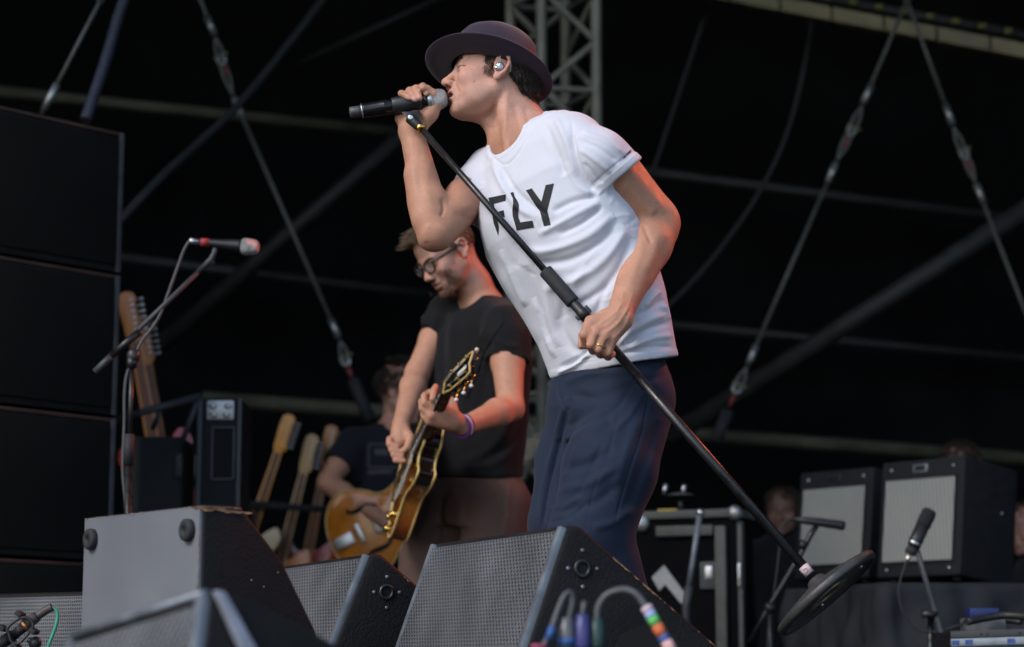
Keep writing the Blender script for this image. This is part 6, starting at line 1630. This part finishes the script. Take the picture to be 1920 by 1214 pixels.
# ================================================================ gear behind the guitarist, left
YN = 8.2
def Nq(px, py, d=0.0): return P(px, py, YN + d)
fc = thing('tall_flight_case', 'tall narrow black flight case with a silver butterfly latch', 'case', Vector((Nq(412, 1200).x, YN + .1, 0)))
x0, x1 = Nq(374, 740).x, Nq(452, 740).x; zt3 = Nq(412, 745).z
mb = MB(); mb.box(((x0 + x1) / 2, YN + .17, zt3 / 2), (x1 - x0, .32, zt3 - .004)); mb.build('shell', M['tolex'], fc, bevel=.006)
for xx in (x0 + .004, x1 - .004):
    mb = MB(); mb.box((xx, YN + .006, zt3 / 2), (.014, .014, zt3 - .01)); mb.build('edge_rail', M['cab_edge'], fc, bevel=.003)
mb = MB(); lc = Nq(413, 769); mb.box((lc.x, YN + .006, lc.z), (.105, .012, .075)); lt = mb.build('latch', M['alu'], fc, bevel=.008)
for dx, dz in ((-.028, .014), (.030, .014), (-.026, -.018), (.024, -.02)):
    mb = MB(); mb.sphere((lc.x + dx, YN - .002, lc.z + dz), (.016, .008, .011), 10, 6); mb.build('latch_lobe', M['steel'], lt)
wc = Nq(418, 850)
for (ax_, az_, sx_, sz_) in ((0, .10, .085, .006), (0, -.10, .085, .006), (-.042, 0, .006, .2), (.042, 0, .006, .2)):
    mb = MB(); mb.box((wc.x + ax_, YN + .004, wc.z + az_), (sx_, .012, sz_)); mb.build('recess_frame', M['cab_edge'], fc)
mb = MB(); mb.box((wc.x, YN + .009, wc.z), (.078, .006, .194)); mb.build('recess', M['foamback'], fc)
# grey cabinet with side handle
gcab = thing('speaker_cabinet', 'dark grey speaker cabinet with a side handle behind the boom stand', 'loudspeaker', Vector((Nq(295, 1200).x, YN + .2, 0)))
x0, x1 = Nq(228, 800).x, Nq(330, 800).x; zt4 = Nq(290, 808).z
mb = MB(); mb.box(((x0 + x1) / 2, YN + .36, zt4 / 2), (x1 - x0, .34, zt4 - .004)); mb.build('box', mat('grey carpet covering', (.045, .047, .047), .9, 0, .2, 20, .4, 300), gcab, bevel=.012)
hc = Nq(320, 865); mb = MB(); mb.box((hc.x, YN + .183, hc.z), (.036, .012, .095)); hd = mb.build('handle_plate', M['cab_edge'], gcab, bevel=.008)
mb = MB(); mb.box((hc.x + .002, YN + .176, hc.z + .028), (.022, .006, .018)); mb.build('handle_grip', M['black_metal'], hd)
# rack frame of square tube
rk = thing('guitar_rack', 'dark square-tube rack frame holding two upright guitars', 'rack', Vector((Nq(290, 1200).x, YN, 0)))
def bar(a_, b_, r_=.012, nm='bar', par=None, m_=None): mb = MB(); mb.tube([a_, b_], r_, 4); return mb.build(nm, m_ or M['cab_edge'], par or rk)
rT0, rT1 = Nq(205, 790, -.1), Nq(374, 744, .0)
bar(rT0, rT1, .018, 'top_bar'); bar(rT1, Nq(340, 832, .0), .014, 'brace'); bar(Nq(303, 764, -.04), Nq(286, 806, -.02), .012, 'brace')
bar(rT1 + Vector((0, .02, 0)), Vector((rT1.x, rT1.y + .02, .002)), .014, 'post'); bar(rT0, Vector((rT0.x, rT0.y, .002)), .014, 'post')
M['rosewood'] = mat('rosewood', (.10, .038, .014), .5, 0, .3, 30)
def small_guitar(label, tip, base, bn, wood, body_m, sc_=1.0, detail=True, group=None, peg_side=1):
    """guitar standing upright: tip = top of headstock, base = direction towards the body"""
    ax_ = (base - tip).normalized(); n_ = Vector(bn); n_ = (n_ - ax_ * n_.dot(ax_)).normalized(); s_ = ax_.cross(n_)
    q_ = lambda a_, b_, c_=0.0: tip + (ax_ * a_ + s_ * b_ + n_ * c_) * sc_
    t_ = thing('upright_guitar', label, 'guitar', q_(1.0, 0), group)
    hs_ = [(0, -.008), (.008, -.026), (.03, -.034), (.05, -.028), (.14, -.030), (.175, -.036), (.19, -.022), (.195, .022), (.17, .030), (.06, .036), (.015, .032), (0, .012)]
    mb = MB(); mb.prism([q_(a_, b_ * peg_side, .008) for a_, b_ in hs_], None, -n_ * .016 * sc_); hd = mb.build('headstock', wood, t_, bevel=.002)
    mb = MB(); mb.hexa([q_(.19, -.021, .010), q_(.19, .021, .010), q_(.66, .028, .012), q_(.66, -.028, .012), q_(.19, -.017, -.012), q_(.19, .017, -.012), q_(.66, .022, -.016), q_(.66, -.022, -.016)]); mb.build('neck', wood, t_, bevel=.004)
    if detail:
        mb = MB(); mb.hexa([q_(.20, -.013, .0125), q_(.20, .013, .0125), q_(.66, .018, .0145), q_(.66, -.018, .0145), q_(.20, -.013, .008), q_(.20, .013, .008), q_(.66, .018, .010), q_(.66, -.018, .010)]); mb.build('fingerboard', M['rosewood'], t_)
        for k in range(6):
            mb = MB(); a_ = .035 + k * .024; mb.tube([q_(a_, -.030 * peg_side, -.004), q_(a_, -.052 * peg_side, -.004)], .004 * sc_, 8); mb.sphere(q_(a_, -.056 * peg_side, -.004), .009 * sc_, 8, 6); mb.lathe([(.005 * sc_, 0), (.004 * sc_, .014 * sc_)], q_(a_, -.012 * peg_side, .008), n_, 8); mb.build('tuning_peg', M['steel'], hd)
    bo_ = [(.62, -.05), (.56, -.10), (.57, -.135), (.62, -.15), (.68, -.13), (.74, -.115), (.82, -.13), (.92, -.16), (.99, -.13), (1.02, -.05), (1.02, .05), (.99, .13), (.92, .16), (.82, .135), (.75, .115), (.69, .125), (.65, .14), (.60, .125), (.60, .09), (.64, .05)]
    pp = [(p.x, p.y) for p in spline([Vector((a_, b_, 0)) for a_, b_ in bo_ + bo_[:1]], 3)][:-1]
    mb = MB(); mb.prism([q_(a_, b_, .010) for a_, b_ in pp], None, -n_ * .042 * sc_); bd = mb.build('body', body_m, t_, bevel=.006)
    mb = MB(); mb.box(q_(.88, 0, .018), (.075, .018, .075)); mb.build('bridge', M['steel'], t_)
    for a_ in (.72, .79):
        mb = MB(); mb.tube([q_(a_, -.035, .014), q_(a_, .035, .014)], .009, 8); mb.build('pickup', M['satin_black'], t_)
    return t_
M['maple'] = mat('amber maple', (.38, .14, .028), .35, 0, .2, 14, stretch=(1, 1, .2)); M['pale_maple'] = mat('pale maple', (.46, .28, .11), .4, 0, .2, 14, stretch=(1, 1, .2)); M['old_maple'] = mat('orange-stained maple', (.60, .25, .03), .35, 0, .2, 14)
M['red_lacquer'] = mat('red lacquer', (.30, .02, .012), .25, 0, .1, 10, coat=.5); M['cream_lacquer'] = mat('cream lacquer', (.45, .36, .22), .3, 0, .1, 10, coat=.4)
small_guitar('upright guitar with a large amber headstock behind the boom stand', Nq(236, 548, .75), Nq(292, 860, .75), (.25, -1, 0), M['maple'], M['red_lacquer'], 1.10, peg_side=1)
small_guitar('second upright guitar on the rack with a row of silver tuning pegs', Nq(262, 592, .85), Nq(306, 880, .85), (.5, -1, 0), M['maple'], M['cream_lacquer'], 1.1, peg_side=1)
YO = 10.4
def Oq(px, py, d=0.0): return P(px, py, YO + d)
small_guitar('upright guitar with a golden yellow neck on the far rack', Oq(545, 778), Oq(486, 955), (0, -1, 0), M['old_maple'], M['cream_lacquer'], .98, group='guitars on the far rack')
small_guitar('upright guitar with a pale neck on the far rack', Oq(588, 815, .1), Oq(540, 1000, .1), (0, -1, 0), M['pale_maple'], M['honey'], 1.0, group='guitars on the far rack')
small_guitar('upright guitar with a brown neck beside the seated gear of the far rack', Oq(624, 798, .2), Oq(585, 1000, .2), (0, -1, 0), M['maple'], M['red_lacquer'], 1.0, group='guitars on the far rack')
fr_ = thing('guitar_rack', 'low black rack with padded bar behind the far guitars', 'rack', Vector((Oq(560, 1200).x, YO, 0)))
bar(Oq(470, 945, -.05), Oq(640, 958, -.05), .022, 'padded_bar', fr_, M['foam']); bar(Oq(470, 945, -.05), Vector((Oq(470, 945).x, YO - .05, .002)), .016, 'post', fr_, M['black_metal']); bar(Oq(640, 958, -.05), Vector((Oq(640, 958).x, YO - .05, .002)), .016, 'post', fr_, M['black_metal'])
# brass cymbal and its stand
cy = thing('cymbal', 'brass cymbal glinting beside the tall flight case', 'cymbal', Vector((Nq(362, 1200).x, YN + .9, 0)))
cc_ = Nq(366, 902, .9); mb = MB(); mb.lathe([(.0, .022), (.022, .020), (.034, .008), (.09, .003), (.135, -.006), (.135, -.008), (.03, .004), (0, .016)], cc_, Vector((-.25, -.60, .75)), 40); mb.build('disc', mat('brass', (.62, .48, .17), .3, .95, .2, 30), cy)
mb = MB(); mb.tube([cc_, Vector((cc_.x, cc_.y + .01, .004))], .010, 8); mb.build('stand', M['steel'], cy)

# ================================================================ people half hidden by the gear
def bystander(label, px, py, Y, yaw, hair=M['hair_dark'], scale=1.0, tone=.9):  # low tone puts the dimness of the back line into the skin colour
    t_ = thing('person', label, 'person', Vector((P(px, py, Y).x, Y, 0))); H = Frame(P(px, py, Y), yaw, -5, 0, scale)
    lo = H.o - Vector((.3, .25, 0)); g_ = Sdf((lo.x, lo.y, .02), (lo.x + .6, lo.y + .5, H.o.z + .14), .009)
    sculpt_head(g_, H); g_.cone(H(-.01, 0, -.06), H(-.03, 0, -.2), .056, .06, .02)
    ch = H(-.03, 0, -.2); ft = Vector((ch.x, ch.y, .05)); hip = Vector((ch.x, ch.y, max(.5, H.o.z - .75)))
    g_.chain([ch, ch.lerp(hip, .5), hip], [.09, .11, .1], .03)
    for sg in (-1, 1):
        g_.chain([ch, ch + H.l * sg * .17 - Vector((0, 0, .03)), ch + H.l * sg * .21 - Vector((0, 0, .3))], [.07, .055, .04], .03); g_.chain([hip, ft + H.l * sg * .1], [.08, .04], .03)
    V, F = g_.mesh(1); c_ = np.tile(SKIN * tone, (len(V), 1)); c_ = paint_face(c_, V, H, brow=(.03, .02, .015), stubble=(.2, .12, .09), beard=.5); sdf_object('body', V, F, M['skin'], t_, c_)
    s_ = Sdf((lo.x, lo.y, .02), (lo.x + .6, lo.y + .5, H.o.z - .10), .011)
    s_.chain([ch, ch.lerp(hip, .5), hip], [.12, .135, .13], .05)
    for sg in (-1, 1): s_.chain([ch, ch + H.l * sg * .17 - Vector((0, 0, .03)), ch + H.l * sg * .21 - Vector((0, 0, .33))], [.085, .075, .06], .04); s_.chain([hip, ft + H.l * sg * .1], [.11, .07], .04)
    V, F = s_.mesh(1); sdf_object('clothes', V, F, M['tee_black'], t_)
    st_ = []; random.seed(int(px))
    for i in range(900):
        an = random.uniform(0, 6.283); z = random.uniform(-.03, .116); rad = math.sqrt(max(.02, 1 - ((z - .038) / .080) ** 2)); x = -.008 + .101 * rad * math.cos(an); y = .079 * rad * math.sin(an)
        if z < .055 and x > .02: continue
        p = H(x, y, z); nrm = (H.R @ Vector((x / .0098, y / .006, (z - .038) / .0061))).normalized(); st_.append(([p - nrm * .002, p + nrm * .012, p + nrm * .014 - H.u * .012], .0032, .0016))
    strand_mesh('hair', st_, hair, t_)
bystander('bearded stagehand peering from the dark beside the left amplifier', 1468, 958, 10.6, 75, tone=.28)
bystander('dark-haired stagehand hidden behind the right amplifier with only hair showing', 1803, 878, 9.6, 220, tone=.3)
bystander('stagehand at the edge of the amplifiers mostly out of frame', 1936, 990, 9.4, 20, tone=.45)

# ================================================================ roof steel, rigging and drapes
mb = MB()
def curtain(name, label, a_, b_, z0, z1, amp_=.05, n=120):
    mb = MB(); e_ = (b_ - a_).normalized(); n_ = Vector((-e_.y, e_.x, 0)); V_ = []
    for j in range(9):
        for i in range(n + 1):
            k_ = math.sin(i * .55 + math.sin(i * .13) * 2) * amp_ + math.sin(i * 1.3) * amp_ * .4; V_.append(a_.lerp(b_, i / n) + n_ * k_ * (1 - .3 * j / 8) + Vector((0, 0, z0 + (z1 - z0) * j / 8)))
    mb._add(V_, [(j * (n + 1) + i, j * (n + 1) + i + 1, (j + 1) * (n + 1) + i + 1, (j + 1) * (n + 1) + i) for j in range(8) for i in range(n)], True); o = mb.build(name, M['drape']); return tag(o, label, 'drape')
curtain('backdrop', 'black drape closing the back of the stage', Vector((-8.4, 14.25, 0)), Vector((8.4, 14.25, 0)), .004, 7.33)
curtain('side_drape', 'black drape along the stage side behind the loudspeakers', Vector((-8.3, 3.0, 0)), Vector((-8.3, 14.1, 0)), .004, 7.33)
curtain('side_drape', 'black drape along the stage side behind the amplifiers', Vector((8.3, 14.1, 0)), Vector((8.3, 3.0, 0)), .004, 7.33)
def pipe(label, a_, b_, r_, m_=None, name='scaffold_pipe', group=None):
    mb = MB(); mb.tube([a_, b_], r_, 14); o = mb.build(name, m_ or M['pipe']); return tag(o, label, 'pipe', group)
M['pipe'] = mat('grey steel tube', (.04, .041, .042), .6, .3, .3, 8); M['khaki'] = mat('dirty galvanised beam', (.10, .094, .068), .7, .2, .35, 5, .2, 30); M['dark_pipe'] = mat('dark steel tube', (.024, .024, .026), .6, .3, .3, 8)
pipe('grey horizontal tube above the loudspeaker stack', P(-120, 160, 12.6), P(740, 248, 13.4), .036, M['khaki'])
pipe('dim horizontal tube crossing behind the boom microphone', P(150, 474, 13.2), P(830, 556, 13.8), .030, M['pipe'])
pipe('dim horizontal tube high behind the singer\'s arm', P(1130, 312, 13.2), P(2050, 430, 13.8), .034)
pipe('dim horizontal tube behind the singer\'s waist', P(1180, 602, 13.6), P(2050, 684, 13.9), .028)
pipe('khaki rail running along the foot of the backdrop', P(380, 747, 13.2), P(2080, 872, 13.6), .044, M['khaki'], 'rear_rail')
pipe('wide dark diagonal brace on the amplifier side', P(1255, 820, 13.0), P(2040, 320, 12.2), .060, M['pipe'], 'diagonal_brace')
pipe('wide dim diagonal brace behind the boom microphone', P(250, 690, 13.3), P(900, 130, 12.9), .055, M['dark_pipe'], 'diagonal_brace')
pipe('thin dim diagonal tube over the hat', P(560, 120, 13.0), P(860, -20, 12.8), .020, M['dark_pipe'], 'diagonal_brace')
def cable_run(label, pts, r_, m_, name='hanging_cable'):
    mb = MB(); mb.tube(spline(pts, 8), r_, 10); o = mb.build(name, m_); return tag(o, label, 'cable')
cable_run('thick black cable slung diagonally from the loudspeaker stack up to the roof', [P(215, 425, 9.0), P(300, 335, 9.2), P(380, 262, 9.5), P(440, 205, 9.7), P(520, 110, 10.0), P(612, -10, 10.3), P(680, -120, 10.5)], .020, mat('black rubber cable', (.028, .029, .032), .5, 0, .2, 40))
cable_run('thin slack cable hanging nearer the singer\'s shoulder', [P(1322, 30, 12.4), P(1285, 140, 12.4), P(1255, 230, 12.4), P(1225, 320, 12.4)], .012, M['pipe'])
cable_run('long slack cable curving down behind the singer\'s back', [P(1524, 20, 12.4), P(1505, 140, 12.4), P(1470, 265, 12.4), P(1415, 375, 12.4), P(1340, 480, 12.4), P(1262, 565, 12.4), P(1200, 610, 12.4)], .014, M['pipe'])
# wire-rope bridles with shackles
M['rope'] = mat('steel wire rope', (.13, .13, .12), .5, .4, .25, 60, .4, 300); M['red_paint'] = mat('red paint', (.16, .03, .035), .5, 0, .2, 40); M['yellow_paint'] = mat('yellow paint', (.17, .16, .05), .6, 0, .2, 40)
def shackle(par, c_, d_, sc_=1.0, bolt=None):
    d_ = d_.normalized(); s_ = d_.cross(Vector((0, 1, 0))).normalized()
    mb = MB(); mb.tube([c_ + (s_ * math.cos(t_) * .045 + d_ * (math.sin(t_) * .055)) * sc_ for t_ in [math.pi * k / 12 for k in range(13)]] + [], .011 * sc_, 8); mb.tube([c_ + s_ * .045 * sc_, c_ + (s_ * .040 - d_ * .05) * sc_], .011 * sc_, 8); mb.tube([c_ - s_ * .045 * sc_, c_ + (-s_ * .040 - d_ * .05) * sc_], .011 * sc_, 8); sh = mb.build('shackle', M['steel'], par)
    mb = MB(); mb.tube([c_ + (-s_ * .07 - d_ * .045) * sc_, c_ + (s_ * .07 - d_ * .045) * sc_], .012 * sc_, 8); mb.sphere(c_ + (s_ * .075 - d_ * .045) * sc_, .02 * sc_, 8, 6); mb.build('pin', bolt or M['yellow_paint'], sh)
def bridle(label, segs, shk, Y, r_=.011, strap=None):
    pts = [P(x, y, Y) for x, y in segs[0]]; t_ = thing('wire_rope', label, 'wire rope', P(*segs[0][0], Y), 'roof bridles')
    for sg in segs:
        a_, b_ = P(*sg[0], Y), P(*sg[1], Y); mb = MB(); mb.tube([a_, b_], r_, 10); mb.build('rope', M['rope'], t_)
        for e0, e1 in ((a_, b_), (b_, a_)):
            d_ = (e1 - e0).normalized(); mb = MB(); mb.tube([e0 + d_ * .02, e0 + d_ * .13], r_ * 1.8, 10); mb.build('ferrule', M['alu'], t_)
    for (x, y, dx, dy) in shk:
        c_ = P(x, y, Y); d_ = P(x + dx, y + dy, Y) - c_; shackle(t_, c_, d_, .5)
        e_ = c_ + d_.normalized() * .08; mb = MB(); mb.tube([c_ + d_.normalized() * .04, e_ + d_.normalized() * .03], [.018, .009], 8); mb.build('thimble', M['red_paint'], t_)
    for (x, y, dx, dy) in shk:
        c_ = P(x, y, Y)
        for sg in segs:
            for e_ in (sg[0], sg[1]):
                p_ = P(*e_, Y)
                if (p_ - c_).length < .34:
                    d_ = (c_ - p_).normalized(); s_ = d_.cross(Vector((0, 1, 0))).normalized(); L_ = (c_ - p_).length
                    mb = MB(); mb.tube(spline([p_, p_ + d_ * L_ * .5 + s_ * .017, c_ + s_ * .011, c_ + d_ * .02, c_ - s_ * .011, p_ + d_ * L_ * .5 - s_ * .017, p_], 4), r_ * .8, 8); mb.build('rope_eye', M['rope'], t_)
    if strap: mb = MB(); a_, b_ = P(*strap[0], Y), P(*strap[1], Y); mb.tube([a_, b_], .034, 8); mb.build('strap', mat('black webbing', (.02, .02, .025), .8), t_)
    return t_
bridle('long wire rope slanting down from the roof to the guitar rack with two shackles', [((352, -60), (404, 72)), ((436, 178), (638, 640))], [(415, 112, 20, 46), (648, 676, 8, 22)], 11.2, .0105, ((662, 712), (694, 790)))
bridle('wire rope slanting down behind the singer\'s back to a strap with yellow bolts', [((1718, -40), (1616, 200)), ((1570, 300), (1400, 690))], [(1597, 245, -10, 22), (1382, 728, -8, 20)], 11.2, .0105, ((1366, 770), (1340, 830)))
bridle('wire rope of the same bridle falling to the far amplifier side', [((1686, -40), (1788, 240)), ((1828, 340), (1990, 760))], [(1808, 288, 10, 26)], 11.2, .0105)
bridle('pale wire rope ending on top of the loudspeaker stack', [((215, -50), (78, 214))], [], 8.0, .0085)
cable_run('dark blue-grey cable bundle dropping onto the loudspeaker stack', [P(246, -40, 8.1), P(222, 30, 8.1), P(196, 120, 8.05), P(160, 226, 7.95)], .022, mat('blue-grey cable sleeve', (.035, .042, .065), .6, 0, .3, 30))
# lattice tower behind the singer
def lattice(name, label, cat, corners0, axis, L, r_, pitch, br):
    t_ = thing(name, label, cat, corners0[0]); axis = axis.normalized()
    for c_ in corners0: mb = MB(); mb.tube([c_, c_ + axis * L], r_, 14); mb.build('chord', M['tower'], t_)
    n_ = int(L / pitch)
    for f in range(4):
        a_, b_ = corners0[f], corners0[(f + 1) % 4]
        for k in range(n_):
            h0, h1 = k * pitch, (k + 1) * pitch; p, q2 = (a_, b_) if k % 2 == 0 else (b_, a_)
            mb = MB(); mb.tube([p + axis * h0, q2 + axis * h1], br, 8, False); mb.build('brace', M['tower'], t_)
            if k % 2 == 0: mb = MB(); mb.tube([a_ + axis * h0, b_ + axis * h0], br, 8, False); mb.build('rung', M['tower'], t_)
M['tower'] = mat('weathered truss aluminium', (.24, .235, .20), .6, .3, .3, 6)
YT = 10.6
def ft_(px, Y): v = P(px, 607, Y); return Vector((v.x, Y, .004))
lattice('truss_tower', 'aluminium lattice truss tower rising behind the singer', 'truss', [ft_(1016, YT), ft_(1121, YT + .06), ft_(1062, YT + .36), ft_(957, YT + .30)], Vector((0, 0, 1)), 7.30, .028, .262, .017)
# front roof beam at upper right with lighting truss over it
bA0, bA1 = P(1180, -42, 12.2), P(2060, 126, 11.6)
rb = thing('roof_beam', 'pale khaki roof beam with dark joints across the upper corner', 'beam', bA0)
e_ = (bA1 - bA0); 
for k in range(9):
    p0, p1 = bA0 + e_ * (k / 9 + .002), bA0 + e_ * ((k + 1) / 9 - .002); mb = MB(); u_ = Vector((0, 0, 1)) * .042; v_ = Vector((.1, .9, 0)).normalized() * .05
    mb.hexa([p0 + u_ - v_, p0 + u_ + v_, p0 - u_ + v_, p0 - u_ - v_, p1 + u_ - v_, p1 + u_ + v_, p1 - u_ + v_, p1 - u_ - v_]); mb.build('beam_section', M['khaki2'] if 'khaki2' in M else M.setdefault('khaki2', mat('pale dirty beam', (.22, .195, .12), .7, .1, .3, 5)), rb, bevel=.006)
mb = MB(); mb.tube([bA0, bA1], .030, 8); mb.build('core', M['dark_pipe'], rb)
lt_ = thing('lighting_bar', 'dark bar with a row of yellow couplers above the roof beam', 'bar', P(1500, -10, 12.0))
mb = MB(); l0, l1 = P(1400, -30, 12.0), P(2000, 82, 11.6); mb.tube([l0, l1], .030, 10); mb.build('bar', M['dark_pipe'], lt_)
for k in range(11):
    p_ = l0.lerp(l1, .10 + k * .08); mb = MB(); mb.tube([p_ - Vector((.02, .02, 0)), p_ + Vector((.02, -.035, 0))], .018, 8); mb.build('coupler', M['yellow_paint'], lt_)
# red stage lamp hung up-stage at the right, out of frame
def par_lamp(label, pos, aim, power, colr, spot):
    t_ = thing('stage_lamp', label, 'lamp', pos); d_ = (aim - pos).normalized()
    mb = MB(); mb.lathe([(.05, -.26), (.085, -.24), (.10, -.10), (.115, 0), (.118, .004), (.105, .004), (.10, -.02)], pos, d_, 28, close=False); mb.build('can', M['black_metal'], t_)
    mb = MB(); mb.lathe([(.0, -.015), (.099, -.015)], pos, d_, 28, close=False); em = bpy.data.materials.new('lamp lens'); em.use_nodes = True; b_ = em.node_tree.nodes['Principled BSDF']; b_.inputs['Emission Color'].default_value = (*colr, 1); b_.inputs['Emission Strength'].default_value = 8; b_.inputs['Base Color'].default_value = (.05, .01, .01, 1); mb.build('lens', em, t_)
    mb = MB(); s_ = d_.cross(Vector((0, 0, 1))).normalized(); mb.tube([pos - d_ * .1 + s_ * .13, pos - d_ * .1 + s_ * .13 + Vector((0, 0, .25)), pos - d_ * .1 - s_ * .13 + Vector((0, 0, .25)), pos - d_ * .1 - s_ * .13], .012, 6); mb.tube([pos - d_ * .1 + Vector((0, 0, .25)), Vector((pos.x, pos.y, 7.33)) - Vector((d_.x, d_.y, 0)) * .1], .012, 6); mb.build('yoke', M['black_metal'], t_)
    ld = bpy.data.lights.new('lamp_light', 'SPOT'); ld.energy = power; ld.color = colr; ld.spot_size = math.radians(spot); ld.spot_blend = .95; ld.shadow_soft_size = .35
    lo = bpy.data.objects.new('lamp_light', ld); col.objects.link(lo); lo.parent = t_; lo.matrix_parent_inverse = Matrix.Translation(t_.location).inverted(); lo.location = pos + d_ * .02; lo.rotation_euler = d_.to_track_quat('-Z', 'Y').to_euler()
par_lamp('unseen red-gelled stage lamp hanging above the back line, out of frame', Vector((4.3, 7.9, 4.3)), Vector((-.02, 5.8, 1.65)), 720, (1.0, .18, .065), 36)
